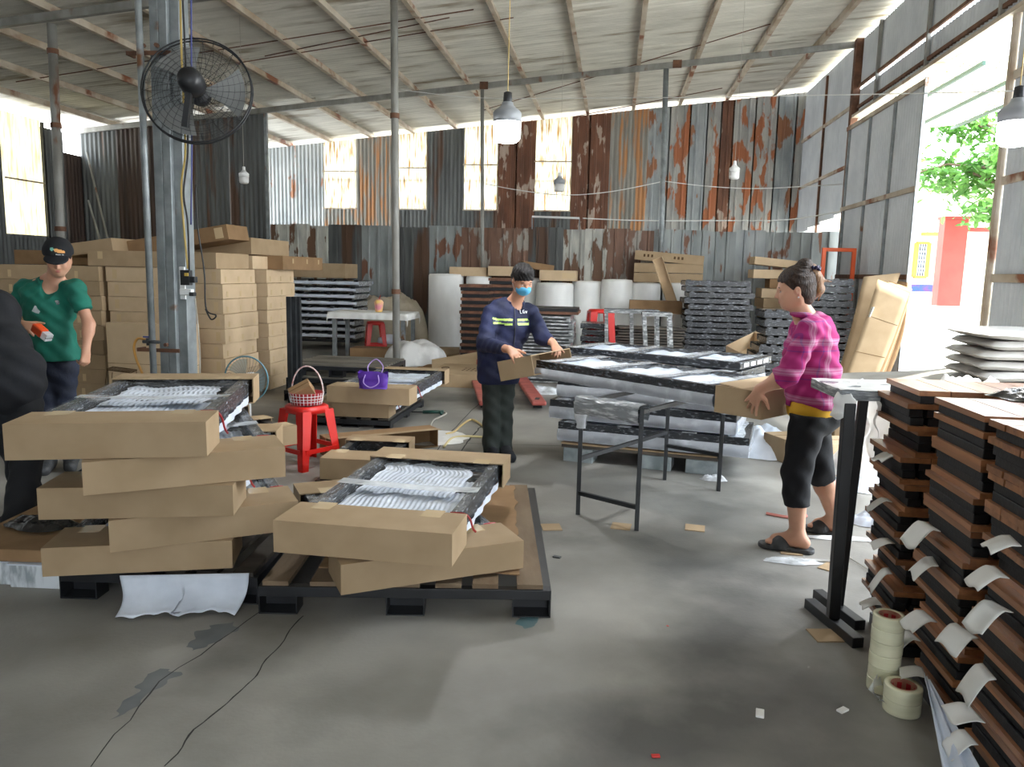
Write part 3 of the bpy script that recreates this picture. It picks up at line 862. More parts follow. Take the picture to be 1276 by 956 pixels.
for s in (-1, 1):
    MB().tube(curve_pts([(-.06, s * .045, .13), (-.07, s * .07, .06 if s < 0 else .2), (0, s * .085, .02 if s < 0 else .26), (.07, s * .07, .06 if s < 0 else .2), (.06, s * .045, .13)], 6), .005, 5).build('handle', mat('purple_pale', (176, 150, 214), rough=.5), pb_, smooth=True)
# open channel carton lying on its side
ta = G(408, 577); tb = G(534, 556)
tm = (ta + tb) / 2
t = thing('channel_carton', 'long open brown carton channel lying on its side before the purple bag', 'box', tm + Vector((0, .08, 0)), math.atan2(tb.y - ta.y, tb.x - ta.x) * .75)
Lc = (tb - ta).length * 1.0
mb = MB(); k = .006
mb.box((0, .07, k / 2), (Lc, .17, k)).box((0, .15, .08), (Lc, k, .155)).box((0, .07, .157), (Lc, .17, k))
mb.box((-Lc / 2, .07, .08), (k, .17, .155)).box((Lc / 2, .07, .08), (k, .17, .155))
mb.build('body', 'card_dk', t)
MB().box((0, -.055, .165), (Lc * .99, .1, .004), Euler((-.1, 0, 0)).to_matrix()).build('flap', 'card', t)
# small capped package end behind the centre stack
package((-1.72, 4.98, .05), .05, 'small packed frame mostly hidden behind the centre foreground stack', 'packed frames by the purple bag', W=.5, L=.8, H=.15, caps=(.26, .2), strap=False, detail=False)
pallet((-2.02, 5.0, 0), .55, .8, .03, 'low grey board pallet behind the centre foreground stack', H=.03, nslat=4, slat='darkwood', foot=False)
package((-2.02, 4.42, .40), .9, 'brown-capped frame end poking out right of the left stack', g2, W=.26, L=.45, H=.12, caps=(.12, .12), strap=False, detail=False)

# ---- wall of flat cartons behind the pillar
gA = 'flat cartons in the near row behind the pillar'; gB = 'flat cartons in the far row behind the pillar'; gC = 'flat cartons stacked behind the men at left'
rr = random.Random(5)
def nth(i, n, what):
    if i == 0: return 'lowest ' + what
    if i == n - 1: return 'topmost ' + what
    if i == n // 2: return 'middle ' + what
    w_ = ('second', 'third', 'fourth', 'fifth', 'sixth', 'seventh', 'eighth')
    return (w_[i - 1] + ' from the bottom ' + what) if i < n // 2 else (w_[n - 2 - i] + ' from the top ' + what)
for i in range(9):
    z = .163 * i
    tp_ = [(-.42, .5, .05, .1), (-.1, .3, .04, .08), (.2, .3, .04, .08), (.44, .5, .05, .1)]
    c = carton((-4.875 + rr.uniform(-.015, .015), 8.3, z), (1.35, .8, .160), 0, nth(i, 9, 'flat carton of the near row behind the grey pillar'), gA, m='card_lt', tapes=tp_)
    for y_ in (-.3, .0, .3): MB().box((1.35 / 2 + .0008, y_, .05), (.0016, .035, .06)).build('tape', 'tape', c)
    c = carton((-4.83 + rr.uniform(-.015, .015), 9.3, z), (1.35, .8, .160), 0, nth(i, 9, 'flat carton of the far row, right of the pillar'), gB, m='card_lt', tapes=[])
    for y_ in (-.3, .0, .3): MB().box((1.35 / 2 + .0008, y_, .05), (.0016, .035, .06)).build('tape', 'tape', c)
for i in range(9):
    carton((-6.27 + rr.uniform(-.015, .015), 8.25, .163 * i), (1.35, .8, .160), 0, nth(i, 9, 'flat carton in the stack behind the men at left'), gC, m='card', tapes=[(-.3, .4, .04, .08), (.3, .4, .04, .08)])
bigc = carton((-4.92, 7.72, 0), (.98, .16, .87), .0, 'tall brown carton printed with a small table drawing, beside the grey pillar', m='card_lt', flaps=False)
# printed table drawing
o_ = bigc.location
def loc_on(px, py): 
    p = P(px, py, 7.638); return (p.x - o_.x, p.z - o_.z)
dw = MB()
def ln(a, b, w_=.007):
    a = loc_on(*a); b = loc_on(*b); dw.bar((a[0], -.0815, a[1]), (b[0], -.0815, b[1]), .0015, w_, up=(0, 1, 0)) if False else dw.bar((a[0], -.0815, a[1]), (b[0], -.0815, b[1]), w_, .002, up=(0, 1, 0))
for k in range(6):
    f_ = k / 5
    ln((133 + 7 * f_, 461 - 4 * f_ + 0), (162 + 8 * f_, 464 - 2 * f_), .004)
for a, b in (((133, 462), (131, 480)), ((163, 466), (162, 481)), ((170, 462), (170, 476)), ((140, 464), (139, 475)), ((133, 460), (141, 457)), ((141, 457), (171, 461)), ((171, 461), (163, 465)), ((133, 461), (163, 465))): ln(a, b)
dw.build('printed_drawing', 'print', bigc)
MB().box((0, 0, .43), (.984, .1604, .004)).build('seam', 'seam', bigc)
carton((-5.0, 8.25, 1.468), (1.5, .75, .17), 0, 'long flat carton lying across the near row, left of the pillar', m='card', tapes=[(-.4, .7, .06, .08)])
carton((-4.55, 9.0, 1.468), (.62, .6, .155), 0, 'pale carton on the near row just right of the pillar', m='card_lt', tapes=[(-.3, .6, .04, .08), (.3, .7, .04, .05)])
c = carton((-4.35, 9.75, 1.468), (.62, 1.3, .17), 0, 'carton on the far row, its long side lit, lowest of the top pile', m='card_dk')
for y_ in (-.35, .1, .5): MB().box((.31 + .0008, y_, .11), (.0016, .04, .06)).build('tape', 'tape', c)
carton((-4.75, 9.5, 1.645), (.75, 1.1, .20), .0, 'dark-sided carton resting near the top of the pile right of the pillar', m='card', tapes=[])
pt = P(232, 305, 8.6)
carton(pt + Vector((.0, 0, -.05)), (1.35, .5, .17), 0, 'topmost tilted carton with crumpled tape, leaning up to the right', m='card_dk', tilt=(0, -.17), tapes=[(.42, .5, .1, .12)])
pt = P(126, 317, 8.3)
carton(pt + Vector((0, 0, .0)), (.62, .45, .14), 0, 'half-open tilted carton above the man in the black cap', m='card', tilt=(0, -.14))
carton((-6.6, 8.9, 1.468), (1.3, .6, .17), 0, 'dark carton at the left frame edge, above the far men', m='card_dk')

# ---- cartons lying on the floor, mid-distance
c0 = G(530, 482)
fc = carton((c0.x + .40, c0.y + .62, 0), (.82, 1.15, .17), 0, 'flat brown printed carton on the floor left of the man in the blue mask', m='card', flaps=False)
pr_ = MB()
for i in range(5):
    for j in range(3):
        pr_.box((.0 + i * .06, -.15 + j * .12 , .1722), (.025, .05, .0008))
pr_.tube([(-.28 + .05 * math.cos(a), .05 + .09 * math.sin(a), .1722) for a in np.linspace(0, 6.2, 14)], .004, 4)
pr_.build('printed_marks', 'print', fc)
pallet(G(386, 487, 0) + Vector((0, -.75, 0)) , 1.12, .9, 0, 'lowest dark slatted pallet of the three beyond the purple bag', H=.12, nslat=9, slat='slatgrey', along='x', group='dark slatted pallets')
for k in (1, 2):
    pallet(G(386, 487, 0) + Vector((.02 * k, .02 * k - .75, .142 * k)), 1.12, .9, 0, ['middle dark slatted pallet of the three beyond the purple bag', 'topmost dark slatted pallet of the three beyond the purple bag'][k - 1], H=.12, nslat=9, slat='slatgrey', along='x', group='dark slatted pallets')
# ================================================================== PILLAR, FAN, LAMPS, WIRES
def thing_tube(name, label, cat, pts, r, m, group=None, part='cord', seg=6):
    """a cable or hose as one mesh thing"""
    o = MB().tube(curve_pts(pts, 8), r, seg).build(name, m, smooth=True)
    return tag(o, label, cat, group)
D_ = 5.95
pb0 = P(221, 470, D_); pt0 = P(207, 0, D_)
pil = thing('pillar', 'tall grey built-up steel pillar carrying the wall fan', 'pillar', (pb0.x, D_, 0))
lean = (pt0.x - pb0.x) / (pt0.z - pb0.z)
Ht = roofz(pb0.x) - .14
def pil_at(z): return Vector((lean * (z - pb0.z), 0, z))
for dx, wd_, m in ((-.075, .075, 'galv'), (.0, .07, 'galv'), (.075, .08, 'galv')):
    MB().bar(pil_at(0) + Vector((dx, 0 if dx < .05 else .05, 0)), pil_at(Ht) + Vector((dx, 0 if dx < .05 else .05, 0)), wd_, .12 if dx < .05 else .14, up=(0, 1, 0)).build('channel', m, pil, bevel=.006)
MB().bar(pil_at(0) + Vector((0, .03, 0)), pil_at(Ht) + Vector((0, .03, 0)), .16, .06, up=(0, 1, 0)).build('web', 'galv', pil)
MB().box((0, .02, .01), (.36, .3, .02)).build('base_plate', 'darksteel', pil)
px0 = P(197, 430, D_ - .02).x - pb0.x
pipe_top = P(187, 0, D_ - .02)
tag(MB().tube([(P(202, 470, D_ - .02).x, D_ - .14, 0), (pipe_top.x - .02, D_ - .14, Ht)], .026, 12).build('conduit_pipe', 'galv', smooth=True), 'thin grey pipe running up the left side of the pillar', 'pipe')
for z in (P(200, 70, D_).z, P(200, 435, D_).z):
    mb = MB(); c = pil_at(z)
    mb.box((c.x - .1, -.09, z), (.36, .014, .03)); mb.box((c.x - .28, -.05, z), (.02, .1, .03))
    for q in (-.13, -.02): mb.tube([(c.x + q, -.10, z + .05), (c.x + q, -.13, z + .05)], .016, 6); 
    mb.build('clamp', 'rustbar', pil)
# switch board on the right face
sw = thing('switch_board', 'small white board with breakers and sockets on the pillar', 'switch board', P(235, 353, D_ - .1))
MB().box((-.05, 0, 0), (.045, .02, .26)).build('backing_board', 'white', sw, bevel=.004)
MB().box((.0, -.03, .045), (.08, .05, .12)).build('breaker_box', 'black', sw, bevel=.004)
MB().box((.06, -.03, .03), (.05, .05, .05)).build('plug', 'black', sw, bevel=.006)
MB().box((.0, -.03, -.07), (.1, .05, .05)).build('socket', 'white', sw, bevel=.006)
MB().box((.02, -.062, .07), (.03, .01, .025)).build('breaker_switch', mat('yellow_switch', (190, 160, 70), rough=.5), sw)
MB().box((.055, -.04, -.085), (.04, .05, .03)).build('plug', 'black', sw, bevel=.005)
wx = lambda px, py, d=D_ - .14: P(px, py, d)
thing_tube('cable', 'yellow cable running down the right edge of the pillar', 'cable', [wx(224, -40), wx(226, 60), wx(229, 130), wx(231, 190), wx(226, 230), wx(228, 270), wx(234, 335)], .008, 'cable_yellow')
thing_tube('cable', 'black cable running down beside the yellow one on the pillar', 'cable', [wx(226, -40), wx(230, 50), wx(233, 120), wx(234, 190), wx(229, 240), wx(234, 280), wx(236, 340)], .007, 'cable_black')
thing_tube('cable', 'blue cable hanging beside the wall fan', 'cable', [wx(238, -40), wx(238.5, 80), wx(239, 180), wx(238, 280)], .006, 'cable_blue')
thing_tube('cable', 'black cable looping down right of the switch board', 'cable', [wx(244, 230), wx(246, 280), wx(252, 320), wx(255, 345), wx(257, 385), wx(269, 393), wx(263, 398), wx(256, 385)], .006, 'cable_black')
thing_tube('cable', 'thin grey cable hanging below the switch board', 'cable', [wx(243, 372), wx(246, 400), wx(249, 440), wx(249, 475)], .005, 'cable_grey')
thing_tube('air_hose', 'orange air hose hanging from the valve left of the pillar', 'hose', [wx(182, 424), wx(172, 422), wx(167, 432), wx(170, 448), wx(178, 468), wx(182, 490)], .010, mat('orange_hose', (204, 150, 74), rough=.5))
vl = thing('air_valve', 'small metal air valve on the pipe left of the pillar', 'valve', wx(184, 426, D_ - .16))
MB().tube([(-.04, 0, 0), (.1, 0, 0)], .014, 8).tube([(0, 0, -.03), (0, 0, .03)], .012, 8).build('body', 'grey_steel', vl, smooth=True)
MB().box((-.01, 0, .04), (.05, .015, .012)).build('handle', 'cable_blue', vl)

# wall fan
M['fanmetal'] = mat('fan_blade_metal', (120, 122, 122), rough=.5, alpha=1)
fc_ = P(247, 115, D_ - .1)
fan = thing('wall_fan', 'large black industrial fan mounted on the pillar', 'fan', fc_, rot=(0, 0, 0))
fan.rotation_euler = Euler((math.radians(78), 0, math.radians(14)))
Rf = .41
mb = MB()
for rr_, zz in ((Rf, 0), (Rf, .04)):
    mb.tube([(rr_ * math.cos(a), rr_ * math.sin(a), zz) for a in np.linspace(0, 2 * PI, 49)], .007, 6, caps=False)
mb.build('guard_ring', 'black', fan, smooth=True)
for side, nm in ((1, 'front_guard'), (-1, 'rear_guard')):
    mb = MB()
    for i in range(9):
        r_ = Rf * (i + 1) / 10
        z_ = .02 + side * .07 * (1 - (r_ / Rf) ** 2)
        mb.tube([(r_ * math.cos(a), r_ * math.sin(a), z_) for a in np.linspace(0, 2 * PI, 37)], .0016, 3, caps=False)
    for i in range(30):
        a = 2 * PI * i / 30
        mb.tube([((.05 + (Rf - .05) * q) * math.cos(a + .25 * q), (.05 + (Rf - .05) * q) * math.sin(a + .25 * q), .02 + side * .07 * (1 - q * q)) for q in (0, .33, .66, 1)], .0018, 3, caps=False)
    mb.build(nm, 'black', fan)
for i in range(3):
    mb = MB()
    def bl(u, v, a0=2 * PI * i / 3):
        r_ = .06 + .30 * v; a = a0 + (u - .5) * 1.0 * (.6 + .5 * v)
        return (r_ * math.cos(a), r_ * math.sin(a), .02 + .04 * (u - .5))
    mb.grid(bl, 6, 6); mb.build('blade', 'fanmetal', fan, smooth=True)
MB().lathe([(.02, -.12), (.07, -.11), (.085, -.06), (.08, 0), (.05, .03)], 18, (0, 0, 0)).build('hub', 'blackfelt', fan, smooth=True)
MB().lathe([(.03, .08), (.085, .09), (.095, .14), (.09, .24), (.07, .28), (.02, .29)], 20, (0, 0, 0)).build('motor_housing', 'black', fan, smooth=True)
MB().bar((0, 0, .2), (-.06, -.32, .1), .04, .05).build('bracket', 'black', fan)

# hanging lamps
M['lampon'] = mat('lit_lamp', (250, 252, 255), rough=.4, emit=9)
M['lampoff'] = mat('frosted_lamp', (216, 216, 214), rough=.35)
M['lampbase'] = mat('lamp_heat_sink', (146, 150, 154), rough=.4)
def lamp(px, py, D, lit, label, w_px, cord_px=None, m='lampbase'):
    s = w_px / F * D / .115        # scale against an 11.5 cm bulb
    p = P(px, py, D)
    t = thing('hanging_lamp', label, 'lamp', p, group='hanging bulb lamps')
    r = .0575 * s
    MB().lathe([(r * .2, -.080 * s), (r * .7, -.076 * s), (r * .95, -.064 * s), (r, -.045 * s), (r, .004 * s)], 20).build('bulb', 'lampon' if lit else 'lampoff', t, smooth=True)
    MB().lathe([(r * 1.04, .004 * s), (r * 1.06, .042 * s), (r * .92, .052 * s), (r * .58, .066 * s), (r * .44, .076 * s), (r * .40, .086 * s)], 20).build('heat_sink', m, t, smooth=True)
    MB().lathe([(r * .3, .08 * s), (r * .34, .085 * s), (r * .3, .125 * s), (r * .1, .13 * s)], 12).build('socket', 'black' if lit else 'white', t, smooth=True)
    topz = roofz(p.x) + .10 - p.z
    MB().tube([(0, 0, .12 * s), (.004, 0, topz * .5), (0, 0, topz)], .003, 4).build('cord', 'cable_yellow' if lit else 'cable_grey', t)
    if lit:
        ld = bpy.data.lights.new('bulb_light', 'POINT'); ld.energy = 28; ld.shadow_soft_size = r; ld.color = (.96, .98, 1)
        lo = bpy.data.objects.new('bulb_light', ld); C.objects.link(lo); lo.parent = t; lo.location = (0, 0, -.075 * s - r * .4)
lamp(632, 154, 5.6, True, 'lit bulb lamp hanging in the centre above the man in the blue mask', 33)
lamp(1266, 154, 4.6, True, 'lit bulb lamp hanging at the right frame edge', 36)
lamp(304, 221, 10.5, False, 'small unlit bulb lamp hanging right of the wall fan', 12, m='white')
lamp(697, 230, 14.0, False, 'unlit bulb lamp with grey cap before the rightmost bright window', 13)
lamp(915, 215, 12.5, False, 'unlit bulb lamp hanging before the rusty wall at right', 12, m='lampoff')
# wires
def wire(label, pts, r=.006, m='white_wire'):
    thing_tube('wire', label, 'wire', pts, r, m, group='wires strung across the shed')
wire('white wire strung high across the shed to the right wall', [P(500, 112, 14.6), P(600, 122, 14.4), P(760, 122, 14), P(900, 121, 12.5), P(1003, 119, 11.5), P(1160, 116, 9), P(1276, 113, 7.9)], .006)
wire('white wire sagging between the two rear poles', [P(601, 228, 15), P(640, 236, 15), P(700, 243, 15), P(760, 239, 15), P(827, 226, 15)], .009)
wire('white wire sagging from the rear pole to the right wall', [P(829, 226, 15), P(880, 232, 15), P(940, 235, 15), P(1008, 232, 15.1), P(1062, 229, 15.0)], .009)
wire('white conduit along the top of the partition, right part', [P(726, 272, 15.0), P(800, 275, 15.0), P(900, 275, 15.0), P(980, 274, 15.0), P(1055, 262, 15.0)], .012)
ta_, tb_ = P(663, 270, 15.1), P(722, 272, 15.1)
tl_ = thing('tube_light', 'white tube light on brackets on top of the partition', 'lamp', (ta_ + tb_) / 2)
MB().tube([ta_ - tl_.location, tb_ - tl_.location], .02, 8).build('tube', 'white', tl_)
for q in (ta_, tb_): MB().bar(q - tl_.location + Vector((.0, .02, 0)), Vector((q.x, 15.17, 2.34)) - tl_.location, .02).build('bracket', 'galv', tl_)

# ================================================================== BACKGROUND STOCK
def roll(px, w_px, top, D, label, base=0, m='foamroll'):
    c = P(px, 350, D); r = w_px / 2 / F * D; z = P(px, top, D).z
    o = MB()
    prof = [(r * .6, 0), (r * .98, .01), (r, .05), (r * 1.02, z * .5), (r, z - .05), (r * .96, z - .01), (r * .5, z), (r * .12, z - .005)]
    o.lathe(prof, 28)
    vs = []
    for v in o.v:
        k = 1 + .03 * wob((v[0] * 3 + px, v[1] * 3, v[2] * 2))
        vs.append((v[0] * k, v[1] * k, v[2]))
    o.v = vs
    ob = o.build('foam_roll', m, smooth=True, loc=(c.x, D, 0))
    return tag(ob, label, 'foam roll', 'foam rolls along the partition')
rolls = [(556, 44, 341, 14.6, 'tall wrapped foam roll, leftmost of the row along the partition'),
         (597, 32, 344, 14.65, 'foam roll behind the tall stack of brown bench tops'),
         (622, 36, 352, 14.75, 'foam roll hidden behind the man in the blue mask'),
         (657, 34, 346, 14.8, 'white foam roll just right of the masked man\'s head'),
         (692, 46, 352, 14.4, 'bright white foam roll under the carton right of the masked man'),
         (733, 40, 350, 14.8, 'cloudy wrapped foam roll, third from the right in the row'),
         (769, 38, 348, 14.6, 'foam roll with crumpled wrap on top, left of the long cartons'),
         (805, 36, 352, 14.8, 'foam roll under the pile of long cartons'),
         (845, 36, 352, 14.8, 'rightmost foam roll, beside the tall black wrapped stack')]
for r_ in rolls: roll(*r_)
def zat(px, py, D): return P(px, py, D).z
def cbox(x0, x1, yt, yb, D, depth, label, group=None, m='card', rz=0, tilt=(0, 0), **kw):
    """carton whose front face fills the given pixels at depth D"""
    a = P(x0, yb, D); b = P(x1, yb, D); z1 = P((x0 + x1) / 2, yt, D).z; z0 = P((x0 + x1) / 2, yb, D).z
    return carton(((a.x + b.x) / 2, D + depth / 2, z0), (b.x - a.x, depth, z1 - z0), rz, label, group, m, tilt=tilt, **kw)
cbox(560, 606, 333, 344, 14.5, .6, 'flat carton lying on the leftmost foam rolls', m='card_lt')
cbox(608, 640, 332, 344, 14.4, .5, 'pale flat carton on the foam rolls behind the masked man', m='card_lt')
cbox(672, 718, 337, 350, 14.3, .6, 'flat carton on the bright foam roll right of the masked man', m='card_lt', tapes=[(.3, .5, .25, .1)])
carton(P(668, 336, 14.8), (.6, .4, .12), .3, 'brown open carton behind the flat carton on the bright foam roll', m='card_dk', tilt=(0, .12))
gL = 'long cartons piled on the foam rolls'
lp = P(790, 351, 14.6)
def lcart(z, label, rz, rx=0, L=1.25):
    return carton((lp.x + .62, lp.y + .12, z), (L, .34, .17), rz, label, gL, m='card', tilt=(0, rx), marks=True)
lcart(1.37, 'lowest long carton on the foam rolls at right', -.02)
lcart(1.55, 'middle long carton on the foam rolls at right', -.02)
c = lcart(1.74, 'topmost long carton with printed symbols, sloping down to the right', -.05, .07)
for x in (-.45, -.38, -.31, .1, .17, .24): MB().box((x, -.1708, .09), (.035, .0012, .05)).build('printed_mark', 'print', c)
# leaning open channel
cl = thing('channel_carton', 'open carton channel leaning against the pile on the foam rolls', 'box', P(838, 378, 14.0), rot=(.05, -.36, -.15))
mb = MB(); mb.box((0, 0, .42), (.17, .006, .84)).box((-.085, -.05, .42), (.006, .1, .84)).box((.085, -.05, .42), (.006, .1, .84)); mb.box((0, -.05, .84), (.17, .1, .006))
mb.build('body', 'card_lt', cl)
cbox(784, 850, 375, 391, 13.6, .35, 'brown carton lying before the foam rolls, left of the black stack', m='card_dk', tapes=[])
def rack_under(x0, x1, D, ztop, label):
    t = thing('timber_stack', label, 'timber', ((P(x0, 400, D).x + P(x1, 400, D).x) / 2, D, 0))
    W_ = P(x1, 400, D).x - P(x0, 400, D).x
    me = MB().box((0, 0, 0), (W_, .12, .03)).mesh('board', 'darkwood')
    n = int(ztop / .045)
    rr = random.Random(x0)
    for i in range(n):
        for j in range(3): inst(me, 'board', t, (rr.uniform(-.05, .05), j * .16, .02 + i * .045))
    return t
rack_under(768, 852, 12.6, .70, 'stack of dark boards on the floor behind the leaning steel trestles')
# wrapped black stack: many thin black frames in film
def wrapped_stack(px0, px1, top, D, n, label, each, group, depth=.9, zb=.10, m='wrapblack', jut=.04, film_right=True, seed=1, two=True):
    xa = P(px0, 400, D).x; xb = P(px1, 400, D).x; zt = P(px0, top, D).z
    rr = random.Random(seed)
    h = (zt - zb) / n
    pal = pallet((xa + .02, D, 0), xb - xa - .04, depth, 0, 'low pallet under ' + label, H=zb - .025, nslat=5, slat='darkwood', foot=False)
    pale = m == 'wrappale'
    for i in range(n):
        dx = rr.uniform(-jut, jut); dy = rr.uniform(-.03, .03)
        t = thing('wrapped_table', nth(i, n, each), 'wrapped frame', ((xa + xb) / 2 + dx, D + depth / 2 + dy, zb + h * i + .002), group=group)
        W_ = xb - xa - .06
        k = min(.045, h * .55)
        for s in (-1, 1): MB().box((0, s * (depth / 2 - .025), h * .38), (W_, .05, h * (.48 if pale else .74))).build('long_rail', 'foam' if pale else m, t, bevel=.012 if pale else 0)
        for s in (-1, 0, 1): MB().box((s * (W_ / 2 - .03), 0, h * .3), (.05, depth - .1, h * .7)).build('cross_rail', m, t)
        MB().grid(lambda u, v: ((u - .5) * W_, (v - .5) * depth * .96, h * .80 + wob((u * 6, v * 6, i + seed), 1, .012)), 18, 8).build('wrap_sheet', 'wrapblack', t, smooth=True)
        nl = 4
        for q in range(nl):
            MB().box(((q / (nl - 1) - .5) * (W_ - .1), -depth / 2 + .02, h * .76), (.07, .05, h * .36)).build('leg_end', 'wrapblack', t)
wrapped_stack(852, 938, 348, 12.9, 14, 'the tall black film-wrapped stack', 'wrapped frame of the tall black stack, centre right', 'black wrapped frames, tall stack')
wrapped_stack(1000, 1064, 346, 12.4, 13, 'the wrapped stack by the orange frame', 'wrapped frame of the stack before the orange frame', 'black wrapped frames by the orange frame', seed=2, depth=.8)
wrapped_stack(948, 1003, 385, 10.2, 9, 'the wrapped stack behind the woman', 'wrapped frame of the stack behind the woman', 'black wrapped frames behind the woman', seed=3, depth=.7, jut=.06)
wrapped_stack(352, 446, 346, 13.6, 9, 'the pale wrapped stack left of the white table', 'frame of the pale wrapped stack behind the white table', 'pale wrapped table frames', seed=4, depth=.9, m='wrappale', zb=.22, jut=.05)
cbox(362, 430, 328, 346, 13.7, .7, 'brown carton on top of the pale wrapped stack', m='card')
# brown cartons column
gb = 'brown cartons column right of the tall black stack'
rr = random.Random(8)
zz = 0; D = 13.7
h_ = .165
nb = 8
for i in range(nb):
    xa = P(950, 400, D).x
    carton((xa + .38 + rr.uniform(-.05, .05), D + .4, zz), (.72, .7, h_ - .006), rr.uniform(-.06, .06), nth(i, nb, 'brown carton of the column behind the woman\'s head'), gb, m='card_lt' if i % 2 else 'card', tapes=[(0, .5, .04, .08)])
    zz += h_
carton((P(966, 400, D).x + .1, D + .35, zz + .002), (.42, .4, .16), .02, 'short brown carton carrying the two wide ones atop the column', m='card_dk')
carton((P(968, 400, D).x, D + .35, zz + .168), (.86, .5, .15), .02, 'wide pale carton near the top of the column, under the tilted one', m='card_lt')
carton((P(968, 400, D).x, D + .35, zz + .37), (.86, .45, .13), .04, 'tilted wide carton at the very top of the column', m='card_lt', tilt=(0, .09))
c = carton(P(935, 445, 11.2) * 1.0, (.55, .4, .22), .6, 'open pale carton lying tilted right of the tall black stack', m='card_lt', open_top=True, tilt=(.3, -.35))
c = carton(Vector((P(950, 440, 11.6).x, 11.6, 0)), (.5, .4, .24), .3, 'brown carton on the floor right of the tall black stack', m='card_lt')
# orange frame
of = thing('door_frame', 'upright orange steel frame against the partition', 'frame', (P(1040, 400, 13.4).x, 13.4, 0))
xa = P(1020, 400, 13.4).x - of.location.x; xb = P(1057, 400, 13.4).x - of.location.x; zt = P(1040, 309, 13.4).z
for x in (xa, xb): MB().box((x, 0, zt / 2), (.06, .06, zt)).build('upright', 'orange', of, bevel=.004)
MB().box(((xa + xb) / 2, 0, zt - .03), (xb - xa - .06, .06, .06)).build('top_bar', 'orange', of, bevel=.004)
MB().box(((xa + xb) / 2, 0, .6), (xb - xa - .06, .06, .06)).build('lower_bar', 'orange', of, bevel=.004)
# cardboard sheets leaning on the door leaf
gs = 'flattened cartons leaning on the sliding door'
lab = ['front flattened carton leaning on the sliding door, with a white label', 'second flattened carton in the leaning row', 'third flattened carton in the leaning row', 'fourth flattened carton in the leaning row', 'tall narrow flattened carton leaning at the back of the row', 'curved outermost flattened carton leaning nearest the daylight']
quads = [[(1046, 476), (1082, 480), (1133, 366), (1094, 348)], [(1058, 476), (1086, 480), (1135, 364), (1100, 350)], [(1064, 476), (1089, 480), (1136, 362), (1104, 350)], [(1070, 476), (1092, 480), (1137, 360), (1108, 350)],
         [(1040, 472), (1068, 474), (1122, 340), (1076, 345)], [(1076, 476), (1097, 481), (1139, 352), (1118, 350)]]
for i, q in enumerate(quads):
    Dl = 10.75 + .09 * i + (.25 if i == 4 else 0)
    b0_, b1_ = G(*q[0]), G(*q[1])
    pts = [Vector((P(q[0][0], q[0][1], Dl).x, Dl, 0)), Vector((P(q[1][0], q[1][1], Dl).x, Dl - .1, 0)), P(q[2][0], q[2][1], Dl + .15), P(q[3][0], q[3][1], Dl + .35)]
    for k_ in (2, 3): pts[k_].x = min(pts[k_].x, 4.02)
    o = thing('flattened_carton', lab[i], 'cardboard', pts[0], group=gs)
    def fn(u, v, pts=pts, i=i):
        p = pts[0].lerp(pts[1], u).lerp(pts[3].lerp(pts[2], u), v) - pts[0]
        return p + Vector((.02 * math.sin(PI * v) * (1 if i < 5 else 5), 0, 0))
    MB().grid(fn, 6, 10).build('sheet', 'card_dk' if i % 2 else 'card', o, smooth=True, solid=.006)
    if i == 0:
        for v_ in (.36, .68):
            MB().tube([fn(.02, v_) + Vector((0, -.006, 0)), fn(.98, v_) + Vector((0, -.006, 0))], .003, 4).build('crease', 'seam', o)
        MB().box(fn(.12, .72) + Vector((-.02, -.02, 0)), (.01, .10, .14), Euler((0, .3, 0)).to_matrix()).build('label', 'paper', o)
# white-clothed table
wt = thing('table', 'white clothed table standing before the pale wrapped stack', 'table', (P(462, 400, 12.3).x, 12.5, 0))
zt = .78; W_ = P(508, 400, 12.3).x - P(413, 400, 12.3).x
MB().box((0, 0, zt), (W_, .75, .03)).build('tabletop', 'white', wt)
def cloth(u, v):
    # a sheet folded over the four edges
    x = (u - .5) * (W_ + .24); y = (v - .5) * (.75 + .24)
    ex = max(0, abs(x) - W_ / 2 - .01); ey = max(0, abs(y) - .375 - .01)
    z = zt + .018 - (ex + ey) * 1.0
    x = math.copysign(min(abs(x), W_ / 2 + .012 + .02 * abs(math.sin(y * 25)) * (ex > 0)), x); y = math.copysign(min(abs(y), .387 + .02 * abs(math.sin(x * 22)) * (ey > 0)), y)
    return (x, y, z)
MB().grid(cloth, 44, 34).build('cloth', 'paper', wt, smooth=True)
for sx_ in (-1, 1):
    for sy_ in (-1, 1): MB().box((sx_ * (W_ / 2 - .07), sy_ * .31, zt / 2 - .008), (.06, .06, zt - .016)).build('leg', 'galv', wt)
cu = thing('drink_cup', 'pink and yellow drink cup with straw on the white table', 'cup', (P(471, 388, 12.3).x, 12.35, zt + .02))
M['pink'] = mat('pink_plastic', (238, 150, 170), (250, 214, 120), scale=9, rough=.35)
MB().lathe([(.05, 0), (.06, .01), (.075, .14), (.08, .16), (.05, .2), (.02, .21)], 16).build('cup', 'pink', cu, smooth=True)
MB().tube([(0, 0, .2), (.03, 0, .28)], .006, 5).build('straw', 'red', cu)
